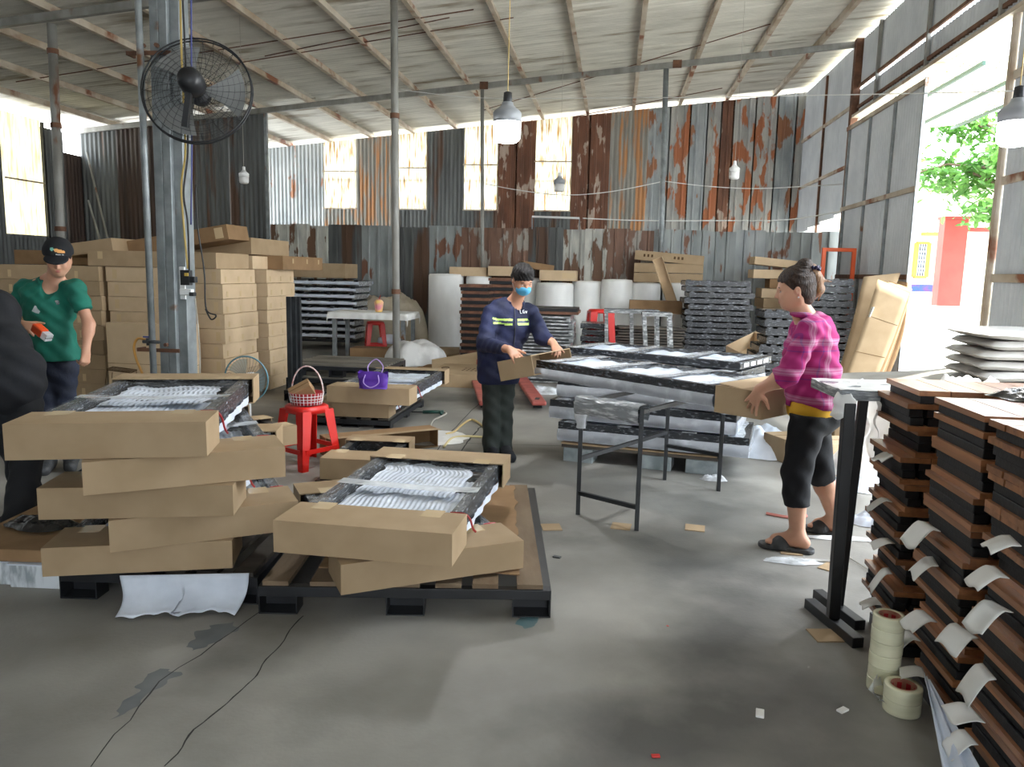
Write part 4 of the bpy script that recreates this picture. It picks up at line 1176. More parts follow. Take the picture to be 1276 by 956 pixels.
def stool(loc, rz, label, s=1.0, h=.46):
    t = thing('stool', label, 'stool', loc, rz)
    w1, w0 = .125 * s, .185 * s
    pr_ = MB()
    # seat: rounded square dish
    def sq(r, n=24):
        return [(r * math.copysign(abs(math.cos(a)) ** .6, math.cos(a)), r * math.copysign(abs(math.sin(a)) ** .6, math.sin(a))) for a in np.linspace(0, 2 * PI, n, endpoint=False)]
    rings = [(.04 * s, h - .012), (w1 * .9, h - .012), (w1 * 1.02, h), (w1 * 1.12, h - .01), (w1 * 1.16, h - .055)]
    vs = []; fs = []
    for r_, z in rings: vs += [(x, y, z) for x, y in sq(r_)]
    n = 24
    for i in range(len(rings) - 1):
        for k in range(n): fs.append((i * n + k, i * n + (k + 1) % n, (i + 1) * n + (k + 1) % n, (i + 1) * n + k))
    fs.append(tuple(range(n)))
    pr_.add(vs, fs); pr_.build('seat', 'red', t, smooth=True, solid=.004)
    for a in range(4):
        R = Matrix.Rotation(a * PI / 2, 3, 'Z')
        lg = MB()
        z1 = h - .03
        # L-shaped leg flaring to the floor
        c1 = Vector((w1 * 1.13, w1 * 1.13, z1)); c0 = Vector((w0, w0, 0))
        for ax in (Vector((1, 0, 0)), Vector((0, 1, 0))):
            q = [c1, c1 - ax * .085 * s, c0 - ax * .055 * s, c0]
            nrm = Vector((0, 1, 0)) if ax.x else Vector((1, 0, 0))
            vs = [R @ p for p in q] + [R @ (p - nrm * .006) for p in q]
            lg.add(vs, [(0, 1, 2, 3), (7, 6, 5, 4), (0, 4, 5, 1), (1, 5, 6, 2), (2, 6, 7, 3), (3, 7, 4, 0)])
        lg.build('leg', 'red', t)
        zr_ = h * .30; wr_ = w0 + (w1 * 1.13 - w0) * .30
        a_ = R @ Vector((-wr_ + .03, wr_, zr_)); b_ = R @ Vector((wr_ - .03, wr_, zr_))
        MB().bar(a_, b_, .008, .035).build('stretcher', 'red', t)
    return t
stool((P(468, 405, 13.2).x, 13.2, 0), .4, 'small red plastic stool under the white table', 1.05, .58)
stool((P(748, 400, 12.2).x, 12.2, 0), .2, 'red plastic stool standing before the foam rolls, behind the steel trestles', 1.3, .95)
c0 = G(357, 588); c1 = G(402, 578)
stm = Vector(((c0.x + c1.x) / 2 - .02, (c0.y + c1.y) / 2 + .10, 0))
st_ = stool(stm, math.atan2(c1.y - c0.y, c1.x - c0.x), 'red plastic stool carrying a woven basket, between the packed frames', 1.0, .47)
bk = thing('basket', 'red and white woven basket with arched handle on the red stool', 'basket', (stm.x, stm.y, .475))
mb = MB()
M['basketred'] = mat('basket_red', (178, 50, 54), rough=.5)
def ring(r, z, n=33): return [(r * math.cos(a), r * .8 * math.sin(a), z) for a in np.linspace(0, 2 * PI, n)]
mb.lathe([(.10, .0), (.113, .005), (.126, .085), (.130, .09), (.122, .09), (.105, .01)], 28); mb.build('body', 'basketred', bk, smooth=True)
wv = MB()
for i in range(28):
    a = 2 * PI * i / 28; wv.tube([(.115 * math.cos(a), .115 * math.sin(a), .0), (.131 * math.cos(a), .131 * math.sin(a), .09)], .0024, 4)
for r_, z in ((.118, .025), (.122, .045), (.126, .068)): wv.tube([(r_ * 1.01 * math.cos(a), r_ * 1.01 * math.sin(a), z) for a in np.linspace(0, 2 * PI, 33)], .0024, 4, caps=False)
wv.build('weave', 'white', bk)
M['handlewrap'] = mat('handle_wrap', (196, 120, 120), (230, 224, 220), scale=40, rough=.5)
MB().tube([(.125 * math.cos(a), .02, .085 + .20 * math.sin(a)) for a in np.linspace(0, PI, 22)], .006, 6).build('handle', 'handlewrap', bk, smooth=True)
carton((stm.x - .02, stm.y + .02, .53), (.17, .10, .10), .3, 'small open brown carton sitting in the woven basket', m='card_dk', tilt=(.5, -.5))
# desk fan
df = thing('desk_fan', 'round desk fan with pale blue hub behind the left stack', 'fan', (P(308, 465, 6.3).x, 6.3, 0))
zc = P(308, 472, 6.3).z; Rf = .20
head = MB()
for r_ in (Rf, Rf * .985): head.tube([(r_ * math.cos(a), -.02, zc + r_ * math.sin(a)) for a in np.linspace(0, 2 * PI, 41)], .006, 5, caps=False)
head.build('guard_ring', mat('pale_blue_plastic', (120, 170, 186), rough=.4), df, smooth=True)
gd = MB()
for i in range(36):
    a = 2 * PI * i / 36; gd.tube([((.04 + q * (Rf - .04)) * math.cos(a + .5 * q), -.02 - .05 * (1 - q * q), zc + (.04 + q * (Rf - .04)) * math.sin(a + .5 * q)) for q in (0, .35, .7, 1)], .0016, 3, caps=False)
gd.build('guard', 'grey_steel', df)
MB().lathe([(.0, .0), (.04, .005), (.045, .02), (.04, .03)], 16, (0, -.06, zc), R=Euler((PI / 2, 0, 0)).to_matrix()).build('hub', mat('hub_blue', (120, 190, 206), rough=.4), df, smooth=True)
M['fanblade'] = mat('clear_blade', (160, 186, 192), rough=.2, alpha=.55)
for i in range(3):
    def bl(u, v, a0=2 * PI * i / 3):
        r_ = .04 + .14 * v; a = a0 + (u - .5) * 1.3
        return (r_ * math.cos(a), -.02 + .03 * (u - .5), zc + r_ * math.sin(a))
    MB().grid(bl, 6, 5).build('blade', 'fanblade', df, smooth=True)
MB().tube([(0, .03, zc), (0, .03, .03)], .014, 8).build('stem', 'white', df, smooth=True)
MB().lathe([(.15, 0), (.16, .01), (.13, .03), (.03, .045)], 24, (0, .03, 0)).build('base', 'white', df, smooth=True)
MB().lathe([(.03, 0), (.05, .01), (.05, .09), (.03, .1)], 14, (0, .0, zc), R=Euler((-PI / 2, 0, 0)).to_matrix()).build('motor', 'white', df, smooth=True)
# upright black profiles
for i, px in enumerate((362, 368, 373)):
    p = P(px, 480, 8.1 + .05 * i)
    tag(MB().box((0, 0, .59), (.045, .045, 1.18)).build('steel_profile', 'darksteel', loc=(p.x, 8.1 + .06 * i, 0)), ['leftmost upright dark steel profile beside the carton wall', 'middle upright dark steel profile beside the carton wall', 'rightmost upright dark steel profile beside the carton wall'][i], 'steel profile', 'upright steel profiles by the cartons')
# brown stack of bench tops behind the man
def tier_stack(px0, px1, top, D, n, label, each, group, zb=.12, depth=.8):
    xa = P(px0, 400, D).x; xb = P(px1, 400, D).x; zt = P(px0, top, D).z; h = (zt - zb) / n
    pallet((xa, D, 0), xb - xa, depth, 0, 'pallet under ' + label, H=zb - .025, nslat=5, slat='darkwood', foot=False)
    rr = random.Random(n)
    for i in range(n):
        t = thing('bench_top', nth(i, n, each), 'bench top', ((xa + xb) / 2 + rr.uniform(-.02, .02), D + depth / 2, zb + i * h), group=group)
        W_ = xb - xa
        for j in range(6):
            MB().box((0, (j + .5) * depth / 6 - depth / 2, h * .75), (W_, depth / 6 - .01, h * .42)).build('plank', 'brownstack', t)
        MB().box((0, 0, h * .27), (W_ * .94, depth * .92, h * .5)).build('apron', 'blackfelt', t)
tier_stack(573, 608, 354, 12.3, 11, 'the brown bench tops', 'brown bench top of the stack left of the masked man', 'brown bench tops left of the masked man')
tier_stack(607, 640, 346, 12.8, 12, 'the taller brown bench tops', 'brown bench top of the taller stack behind the masked man', 'brown bench tops behind the masked man')
# wrapped low stack with dark lid, behind the far frames
def slab_stack(px0, px1, top, D, n, each, group, m, depth=.9, zb=0.0, seed=0):
    xa = P(px0, 400, D).x; xb = P(px1, 400, D).x; zt = P(px0, top, D).z; h = (zt - zb) / n
    rr = random.Random(seed)
    for i in range(n):
        t = thing('wrapped_board', nth(i, n, each), 'wrapped top', ((xa + xb) / 2 + rr.uniform(-.03, .03), D + depth / 2, zb + i * h), group=group)
        MB().box((0, 0, h * .5), (xb - xa, depth, h * .82)).build('slab', m, t, bevel=.008)
        MB().box((0, -depth / 2, h * .5), (xb - xa - .1, .006, h * .3)).build('edge_gap', 'darksteel', t)
slab_stack(640, 712, 392, 10.4, 10, 'foam-wrapped table top in the grey stack behind the masked man', 'foam-wrapped table tops behind the masked man', 'wrappale', seed=4)
xa = P(636, 400, 10.4).x; xb = P(720, 400, 10.4).x; zt = P(640, 391, 10.4).z
t = thing('bench_top', 'dark bench top lying on the grey wrapped stack behind the masked man', 'bench top', ((xa + xb) / 2, 10.85, zt + .002))
MB().box((0, 0, .02), (xb - xa, .8, .036)).build('planks', 'brownstack', t); MB().box((0, 0, .06), (xb - xa - .04, .76, .04)).build('apron', 'blackfelt', t)
slab_stack(724, 757, 402, 10.9, 9, 'thin black wrapped frame in the small pile left of the trestles', 'thin wrapped frames left of the trestles', 'wrapblack', depth=.5, seed=6)
# trestles
def trestle(px0, px1, ztop_px, D, lean_, label, nl=3):
    xa = P(px0, 400, D).x; xb = P(px1, 400, D).x; zt = P(px0, ztop_px, D).z
    t = thing('trestle', label, 'trestle', ((xa + xb) / 2, D, 0), group='film-wrapped steel trestles')
    W_ = xb - xa
    MB().box((0, .1, zt), (W_, .05, .05)).build('top_bar', 'wrappale', t, bevel=.003)
    MB().box((0, .4, zt), (W_, .05, .05)).build('top_bar', 'wrapgrey', t, bevel=.003)
    for y0, y1 in ((.1, -.05), (.4, .55)):
        for q in np.linspace(-W_ / 2 + .03, W_ / 2 - .03, nl):
            MB().bar((q, y0, zt), (q + lean_ * zt, y1, 0), .045).build('leg', 'wrappale', t)
    for s in (-1, 1): MB().box((s * (W_ / 2 - .03), .25, zt), (.045, .3, .045)).build('end_bar', 'wrapgrey', t)
trestle(752, 822, 388, 10.3, .05, 'left wrapped steel trestle beyond the far worktable', 3)
trestle(800, 838, 392, 9.9, .09, 'right wrapped steel trestle beyond the far worktable', 2)
# heaps on the floor at mid-left
gk = 'loose cartons heaped beyond the flat printed carton'
def on(px, py): return G(px, py)
heap = [((436, 446), (.95, .4, .17), 0.02, 'long brown carton with printed symbols on the floor before the white table', 'card_dk', (0, 0)),
        ((540, 446), (.42, .3, .17), .15, 'brown carton lying left of the heap behind the printed carton', 'card', (0, 0)),
        ((567, 436), (.6, .35, .18), -.4, 'brown carton tilted on the heap left of the bench tops', 'card_dk', (.1, .25)),
        ((546, 462), (.25, .2, .12), .3, 'small pale carton at the left of the heap', 'card_lt', (0, 0)),
        ((584, 428), (.5, .3, .2), -.7, 'tilted brown carton at the foot of the bench top stack', 'card', (.2, .35)),
        ((556, 450), (.35, .25, .1), .1, 'low dark carton in the middle of the heap', 'card_dk', (0, 0))]
for (px, py), d, rz, lb, m, tl in heap:
    p = on(px, py); 
    carton((p.x + d[0] / 2, p.y + d[1] / 2 + (.3 if tl[0] else 0), .12 if tl[0] else 0), d, rz, lb, gk, m=m, tilt=tl)
ps_ = thing('cardboard_sheet', 'pale cardboard sheet propped on the printed carton heap', 'cardboard', on(540, 466) + Vector((.4, .35, .18)), rot=(.25, -.18, .2))
MB().box((0, 0, 0), (1.0, .5, .006)).build('sheet', 'card_lt', ps_)
for i, (px, py, lb) in enumerate(((496, 478, 'crumpled brown paper left of the flat printed carton'), (512, 462, 'crumpled brown wrapping behind the flat printed carton'))):
    q = thing('wrapping_paper', lb, 'paper', on(px, py) + Vector((.3, .2, 0)))
    crump(.32, .22, .10, 4 + i).build('sheet', 'card_dk', q, smooth=True)
sk = thing('plastic_sack', 'cloudy plastic sack slumped behind the pole by the white table', 'sack', (P(520, 420, 12.0).x, 12.0, 0))
crump(.5, .36, .42, 9, pw=4).build('sack', 'bag', sk, smooth=True)
dn = thing('covered_pile', 'long pile covered by dusty cream tarpaulin against the partition', 'pile', (P(484, 400, 14.5).x, 14.5, 0))
M['tarp'] = mat('dusty_tarp', (196, 186, 166), (168, 156, 134), scale=3, rough=.7, bump=.4, bscale=6)
crump(.78, .40, 1.10, 15, 26, pw=5).build('tarpaulin', 'tarp', dn, smooth=True)
pl_ = thing('foam_tray', 'white foam tray on the long carton before the white table', 'foam tray', (on(462, 440).x + .3, on(462, 440).y + .15, .17))
MB().lathe([(.12, 0), (.22, .02), (.2, .1), (.1, .16), (.03, .17)], 18).build('body', 'foam', pl_, smooth=True)

# pallet jack
pj = thing('pallet_jack', 'faded red pallet jack with two forks behind the masked man', 'pallet jack', G(640, 478))
fr_ = [G(672, 503, .08), G(643, 462, .08)]; fl_ = [G(606, 503, .08), G(590, 462, .08)]
o_ = pj.location
for a, b in (fr_, fl_):
    d = (b - a); 
    MB().bar(a - o_, b - o_, .16, .05).build('fork', 'jackred', pj, bevel=.015)
    MB().tube([a - o_ + d.normalized() * .12 + Vector((-.05, 0, -.035)), a - o_ + d.normalized() * .12 + Vector((.05, 0, -.035))], .035, 10).build('wheel', 'black', pj)
    MB().box(a - o_ + d.normalized() * .18 + Vector((0, 0, .026)), (.05, .12, .004)).build('slot', 'blackfelt', pj)
mid = (fr_[1] + fl_[1]) / 2 - o_
MB().box(mid + Vector((0, .1, .06)), (.56, .16, .2)).build('body', 'jackred', pj, bevel=.02)
MB().tube([mid + Vector((0, .2, .1)), mid + Vector((0, .3, .5)), mid + Vector((0, .42, 1.05))], .018, 8).build('handle_shaft', 'jackred', pj)
MB().tube([mid + Vector((0, .2, -.0)), mid + Vector((0, .2, .22))], .05, 10).build('pump', 'black', pj)
# hoses and litter on the floor
def gl(*pp, z=.012): return [G(*p, z) for p in pp]
thing_tube('air_hose', 'tan air hose curving on the floor left of the masked man', 'hose', gl((556, 541), (566, 538), (575, 530), (587, 523), (598, 528), (606, 536), (614, 548)), .011, mat('tan_hose', (200, 176, 120), rough=.5))
thing_tube('air_hose', 'tan air hose behind the top packed frame of the centre stack', 'hose', gl((553, 557), (562, 547), (574, 544), (590, 544), (604, 545), (618, 546)), .011, mat('tan_hose_b', (206, 190, 140), rough=.5))
thing_tube('air_hose', 'pale hose ending in a green air gun on the floor', 'hose', gl((536, 533), (540, 524), (550, 519), (556, 515), (549, 513)), .010, 'cable_grey')
ag = thing('air_gun', 'green air gun lying at the end of the pale hose', 'air gun', G(541, 514, .02))
MB().tube([(-.12, 0, 0), (.1, 0, .01)], .018, 8).tube([(.06, 0, .01), (.1, -.08, .0)], .014, 8).build('body', mat('dark_green_plastic', (36, 76, 66), rough=.4), ag, smooth=True)
MB().tube([(-.12, 0, 0), (-.26, 0, -.005)], .006, 6).build('nozzle', 'darksteel', ag)
pfl = thing('plastic_sheet', 'thin white plastic film lying flat on the floor beyond the channel carton', 'plastic', G(520, 545, .003))
crump(.5, .32, .02, 21).build('sheet', 'bag', pfl, smooth=True)
pfl = thing('plastic_sheet', 'clear plastic wrap crumpled beside the pallet jack', 'plastic', G(676, 488, .003))
crump(.32, .28, .09, 22).build('sheet', 'film2', pfl, smooth=True)
sc_ = [((687, 657), 'nearest the pallet corner'), ((774, 656), 'by the front leg of the trestle table'), ((866, 658), 'alone in the middle of the floor'), ((985, 687), 'under the woman\'s front slipper'), ((1038, 708), 'just left of the black stand\'s post'), ((1028, 792), 'under the foot of the black stand')]
for (px, py), lb in sc_:
    p = G(px, py, .003)
    o = MB().box((0, 0, 0), (.115, .115, .005), Euler((0, 0, px * .7)).to_matrix()).build('cardboard_offcut', 'card', loc=p)
    tag(o, 'small square cardboard offcut on the floor ' + lb, 'cardboard', 'small cardboard offcuts')
lt = thing('plastic_scrap', 'crumpled clear plastic scrap on the floor by the woman\'s slippers', 'plastic', G(988, 700, .003))
crump(.14, .05, .03, 31).build('scrap', 'film2', lt, smooth=True)
tag(MB().tube(curve_pts(gl((1000, 698), (1030, 699), (1058, 703), z=.006), 6), .008, 5).build('plastic_string', 'bag'), 'twisted white plastic string behind the black stand', 'string')
tag(MB().tube(curve_pts(gl((1050, 690), (1066, 700), (1085, 712), z=.006), 6), .003, 4).build('thin_cable', 'cable_grey'), 'thin cord running over the floor from the black stand to the bench tops', 'cord')
tag(MB().tube(curve_pts(gl((955, 640), (985, 645), (1005, 643), z=.008), 6), .012, 5).build('plastic_string', mat('pink_string', (204, 128, 118), rough=.6)), 'red twisted plastic strip on the floor by the woman', 'string')
for (px, py, s, lb) in ((947, 889, .035, 'small white paper bit in the right foreground'), (1050, 885, .03, 'curled white foam bit near the tape rolls'), (694, 694, .03, 'small grey pebble right of the centre pallet'), (832, 780, .008, 'tiny red chip on the open floor'), (817, 942, .02, 'thin red strip at the bottom frame edge')):
    o = MB().box((0, 0, 0), (s * 1.4, s * .8, s * .25), Euler((0, 0, px)).to_matrix()).build('floor_scrap', 'red' if 'red' in lb else ('paper' if 'white' in lb else 'grey_steel'), loc=G(px, py, s * .13), bevel=.002)
    tag(o, lb, 'scrap', 'small scraps on the floor')
# ================================================================== MIDDLE: WRAPPED FRAMES, TRESTLE TABLE
def big_frame(a, rz, L, W, label, H=.06, group=None, seed=0, rich=True, foam=.09, ends=()):
    """long wrapped table frame; a is its left near corner, underside of the foam"""
    t = thing('wrapped_table', label, 'wrapped frame', a, rz, group)
    z0 = foam
    for y in (.025, W - .025): MB().box((L / 2, y, z0 + H / 2), (L, .05, H)).build('long_rail', 'wrapblack', t, bevel=.004)
    for x in (.03, L * .36, L * .70, L - .03):
        MB().box((x, W / 2, z0 + H / 2), (.06, W - .1, H * .96)).build('cross_rail', 'wrapblack', t, bevel=.004)
    # film bands wound over the cross rails
    for x in (.10, L * .36, L * .70, L - .1):
        MB().grid(lambda u, v, x=x: (x - .055 + .11 * u + .01 * math.sin(v * 9), -.002 + v * (W + .004), z0 + H + .002 + wob((u * 3, v * 7, seed + x), 1, .004)), 4, 14).build('film_band', 'film2', t, smooth=True)
    MB().grid(lambda u, v: (.06 + u * (L - .12), .05 + v * (W - .1), z0 + .030 + .006 * math.sin(u * 60 + 2 * v) + wob((u * 5, v * 3, seed), 1, .02)), 40, 12).build('foam_sheet', 'foam', t, smooth=True)
    # foam and film skirt below the near and far rails
    for y, sgn in ((-.004, -1), (W + .004, 1)):
        def sk(u, v, y=y, sgn=sgn):
            d = foam * v
            return (u * L, y + sgn * (.015 * math.sin(PI * v) + wob((u * 9, v * 2, seed + y), 1, .012)), z0 + .005 - d)
        MB().grid(sk, 50, 4).build('foam_edging', 'wrapfoam', t, smooth=True)
    for x in (0, L):
        MB().grid(lambda u, v, x=x: (x + (-.004 if x == 0 else .004) + wob((u * 5, v, seed), 1, .008), u * W, z0 - foam * v), 14, 3).build('foam_edging', 'wrapfoam', t, smooth=True)
    MB().grid(lambda u, v: (u * L, v * W, z0 - foam + .004 + wob((u * 4, v * 4, seed + 5), 1, .004)), 20, 8).build('bottom_wrap', 'foam', t, smooth=True)
    if rich:
        MB().grid(lambda u, v: (.05 + u * (L - .1), W * v, z0 + H - .002 - .03 * math.sin(PI * v) * abs(math.sin(PI * u * 3))), 40, 8).build('stretch_film', 'film', t, smooth=True)
    return t
zt = .87
A = G(668, 449, zt); B = G(891, 481, zt); C_ = G(734, 442, zt)
yaw = math.atan2(B.y - A.y, B.x - A.x); Lf = (B - A).length
base = Vector((A.x, A.y, .80 - .02))
f1 = big_frame(Vector((A.x, A.y, .742)), yaw, Lf, .66, 'film-wrapped table frame held between the masked man and the woman', foam=.072, H=.056, seed=1)
# trestle table carrying it
L1, L2, L3, L4 = G(720, 641), G(793, 661), G(828, 598), G(895, 612)
tt = thing('work_trestle', 'thin dark steel trestle table with film-wrapped top, centre', 'trestle table', (L1 + L4) / 2)
o_ = tt.location
zt = .735
for p in (L1, L2, L3, L4):
    MB().bar(p - o_, p - o_ + Vector((0, 0, zt)), .026, up=(0, 1, 0)).build('leg', 'darksteel', tt, bevel=.002)
def tbar(p, q, z, m='darksteel', w_=.024, nm='rail'): return MB().bar(p - o_ + Vector((0, 0, z)), q - o_ + Vector((0, 0, z)), w_).build(nm, m, tt)
tbar(L1, L2, .14); tbar(L3, L4, .26); tbar(L1, L3, .36)
tbar(L1, L2, zt - .02); tbar(L3, L4, zt - .02); tbar(L1, L3, zt - .02); tbar(L2, L4, zt - .02)
def pad(u, v):
    p = L1.lerp(L2, -.03 + 1.06 * u) - o_
    a = v * 2 * PI
    d = (L2 - L1).normalized(); n_ = Vector((-d.y, d.x, 0))
    r1, r2 = .065, .055
    k = 1 + .12 * wob((u * 9, math.cos(a) * 1.5, math.sin(a) * 1.5))
    return p + n_ * (r1 * k * math.copysign(abs(math.cos(a)) ** .5, math.cos(a))) + Vector((0, 0, zt - .032 + r2 * k * math.copysign(abs(math.sin(a)) ** .5, math.sin(a))))
mb = MB().grid(pad, 26, 20)
M['padwrap'] = mat('grey_padding_under_film', (128, 132, 136), (206, 210, 214), scale=16, stretch=(.6, .6, 3), lo=.5, hi=.7, rough=.25, bump=.8, bscale=18)
mb.build('wrapped_padding', 'padwrap', tt, smooth=True)
for p in (L3, L1, L4):
    mb = MB().grid(lambda u, v, p=p: (p - o_) + Vector((.05 * math.cos(2 * PI * u) * (1 - .5 * v) + wob((u * 4, v * 3, p.x), 1, .02), .05 * math.sin(2 * PI * u) * (1 - .5 * v), zt - .02 - .16 * v)), 16, 8)
    mb.build('film_wrapping', 'film2', tt, smooth=True)
# pallet stack behind
pp = G(700, 574); qq = G(888, 593)
yp = math.atan2(qq.y - pp.y, qq.x - pp.x)
pst = thing('pallet', 'pallet on grey foil blocks beneath the far wrapped frames', 'pallet', pp, yp)
for x in (0, .62, 1.0):
    MB().box((x + .13 if x < 1 else x + .1, .1, .055), (.24, .2, .11)).build('block', mat('grey_block', (120, 130, 132), (150, 158, 160), scale=12, rough=.5) if x == 0 else bpy.data.materials['grey_block'], pst, bevel=.004)
    MB().box((x + .13 if x < 1 else x + .1, .62, .055), (.24, .2, .11)).build('block', bpy.data.materials['grey_block'], pst)
for j in range(5): MB().box((.62, .06 + j * .16, .125), (1.25, .12, .022)).build('board', 'darkwood', pst)
MB().box((.6, .36, .145), (1.22, .72, .012)).build('cardboard_cover', 'card', pst)
gm = 'wrapped table frames stacked on the middle pallet'
lbs = ['lowest film-wrapped frame of the middle pallet stack', 'second film-wrapped frame from the bottom of the middle pallet stack', 'third film-wrapped frame from the bottom of the middle pallet stack', 'fourth film-wrapped frame from the bottom of the middle pallet stack']
for i, (px, z, dyaw, xo) in enumerate(((698, .16, -.02, 0), (688, .325, -.07, -.05), (690, .49, -.16, 0), (694, .655, -.3, .02))):
    big_frame((pp.x + xo - .04 - (.03 if i else 0), pp.y + .02 + .1 * i, z), yp + dyaw, 1.48, .70, lbs[i], group=gm, seed=10 + i, rich=False, foam=.095)
zt2 = .875
A2 = G(701, 432, zt2); B2 = G(923, 452, zt2)
f2 = big_frame((A2.x, A2.y, zt2 - .055), math.atan2(B2.y - A2.y, B2.x - A2.x), (B2 - A2).length, .68, 'topmost film-wrapped frame of the middle pallet stack, turned to the right', group=gm, seed=30, foam=.0, H=.055)
MB().grid(lambda u, v: (.06 + u * ((B2 - A2).length - .12), .05 + v * .58, .005), 4, 4).build('base_sheet', 'foam', f2)
lb_ = MB()
for i in range(4): lb_.box(((B2 - A2).length + .0015, .12 + i * .14, .028), (.003, .10, .03))
lb_.build('end_label', 'paper', f2)
# caps being fitted
ux = Vector((math.cos(yaw), math.sin(yaw), 0)); uy = Vector((-math.sin(yaw), math.cos(yaw), 0))
midR = Vector((A.x, A.y, 0)) + ux * Lf + uy * .33
capR = thing('end_cap', 'brown cardboard end cap the woman is fitting onto the wrapped frame', 'end cap', (midR + ux * .33) + Vector((0, 0, .725)), yaw + PI / 2)
cap_mesh(.74, .30, .155).build('body', 'card', capR)
MB().box((0, .18, .157), (.7, .22, .004), Euler((.10, 0, 0)).to_matrix()).build('flap', 'card_lt', capR)
xl = Vector((-.35, -.93, 0)); yl = Vector((.93, -.35, 0))
pn = P(645, 461, 5.42)
capL = thing('end_cap', 'brown cardboard end cap the masked man is fitting onto the wrapped frame', 'end cap', pn - xl * .34 - yl * .135 - Vector((0, 0, .095)), rot=(.24, 0, math.atan2(xl.y, xl.x)))
cap_mesh(.68, .28, .145).build('body', 'card', capL)

# ================================================================== RIGHT: BENCH TOPS
def bench_top(t_name, loc, W, L, cross, up, label, group, seed):
    """slatted teak top over a black steel apron; up=True has the planks on top"""
    t = thing(t_name, label, 'bench top', loc, group=group)
    rr = random.Random(seed)
    zp = .053 - .010 if up else .010
    za = .016 if up else .036
    if not cross:
        n = 10; w_ = W / n
        me = MB().box((0, 0, 0), (w_ - .004, L, .020)).mesh('plank', 'teak')
        for i in range(n): inst(me, 'plank', t, ((i + .5) * w_, L / 2 + rr.uniform(-.003, .003), zp))
    else:
        n = 4; w_ = L / n
        me = MB().box((0, 0, 0), (W, w_ - .004, .020)).mesh('plank', 'teakx')
        for i in range(n): inst(me, 'plank', t, (W / 2 + rr.uniform(-.004, .004), (i + .5) * w_, zp))
    i_ = .014
    h = .032
    MB().box((i_ + .025, L / 2, za), (.05, L - .03, h)).build('apron', 'blackfelt', t, bevel=.003)
    MB().box((W - i_ - .02, L / 2, za), (.04, L - .06, h)).build('apron', 'blackfelt', t)
    MB().box((W / 2, i_ + .05, za), (W - 2 * i_ - .11, .03, h)).build('apron', 'blackfelt', t)
    MB().box((W / 2, L - i_ - .02, za), (W - 2 * i_ - .09, .03, h)).build('apron', 'blackfelt', t)
    MB().box((i_ + .085, .03, za), (.045, .045, h * .9)).build('folded_leg', 'black', t)
    MB().box((i_ + .19, .03, za), (.05, .03, h * .6)).build('foot_plate', 'black', t)
    return t
stacks = [(1.15, 3.07, 1.15, .36, 'farthest of the three right-hand stacks', 'bench tops in the farthest right-hand stack', 10),
          (1.145, 2.54, 1.15, .38, 'middle of the three right-hand stacks', 'bench tops in the middle right-hand stack', 10),
          (1.165, 2.06, 1.15, .40, 'nearest right-hand stack', 'bench tops in the nearest right-hand stack', 10)]
rr = random.Random(12)
for si, (x0, y0, W, L, nm, grp, n) in enumerate(stacks):
    pallet((x0 + .03, y0 + .02, 0), W - .06, L - .04, 0, 'low pallet under the ' + nm, H=.045, nslat=4, slat='darkwood', foot=False, along='x')
    z = .0685
    drift = 0
    for i in range(n * 2 - 1):
        up = (i % 2 == 1)
        if i % 2 == 0: drift = rr.uniform(-.03, .03); dy = rr.uniform(-.02, .02)
        up = bool(i % 2)
        top = n * 2 - 2 - i
        if i == n * 2 - 2: up = True
        words_ = nth(i, n * 2 - 1, '') if i < 7 or top < 6 else None
        tier_no = ['lowest', 'second', 'third', 'fourth', 'fifth', 'sixth', 'seventh', 'eighth', 'ninth', 'tenth'][i]if i < 10 else None
        side = (tier_no + ' bench top counted from the floor in the ') if tier_no else (['topmost', 'second', 'third', 'fourth', 'fifth', 'sixth', 'seventh', 'eighth', 'ninth'][top] + (' bench top of the ' if top == 0 else ' bench top counted from the top in the '))
        bench_top('bench_top', (x0 + drift + rr.uniform(-.006, .006) + .02 * (1 - i / 19), y0 + dy, z), W, L, (si == 2 and i > 10), up, side + nm, grp, i * 7 + si)
        z += .0538
ztop = z
print('bench stack top', ztop)
# foam pads sticking out between the tiers
pads = [(1104, 566, .9), (1098, 623, .7), (1150, 656, 1.3), (1100, 674, .8), (1152, 698, 1.2), (1098, 710, .9), (1086, 748, 1.0), (1147, 768, 1.2), (1128, 792, 1.1), (1138, 836, 1.0), (1192, 786, 1.3), (1217, 835, 1.2), (1248, 672, 1.2), (1232, 712, 1.2), (1236, 757, 1.0), (1202, 888, 1.3), (1196, 918, 1.0)]
for i, (px, py, s) in enumerate(pads):
    # meet the stacks' left faces (X about 1.13)
    p = PX(px, py, 1.11)
    t = thing('foam_pad', '', 'foam pad', p, rr.uniform(-.3, .3), group='white foam pads between the bench tops')
    a, b = .040 * s, .075
    def fp(u, v, i=i, a=a, b=b):
        x = -u * .075 * 1.0 + .035; y = (v - .5) * 2 * a
        return (x, y + .02 * u * math.sin(i), -.35 * max(0, u - .3) ** 1.3 * .12 * (1 + i % 3) + .008 * math.sin(v * 6 + i) * u)
    MB().grid(fp, 10, 8).build('sheet', 'paper', t, smooth=True, solid=.002)
    ms = p.y
    t['label'] = 'white foam pad sticking out from the %s stack, %s' % (('farthest right-hand' if p.y > 3.0 else 'middle right-hand' if p.y > 2.5 else 'nearest right-hand'), '%s' % ('near its top' if p.z > .8 else 'at mid height' if p.z > .5 else 'in its lower third' if p.z > .25 else 'close to the floor'))
pads_t = [o for o in C.objects if o.name.startswith('foam_pad')]
from collections import defaultdict
dd = defaultdict(list)
for o in pads_t: dd[o['label']].append(o)
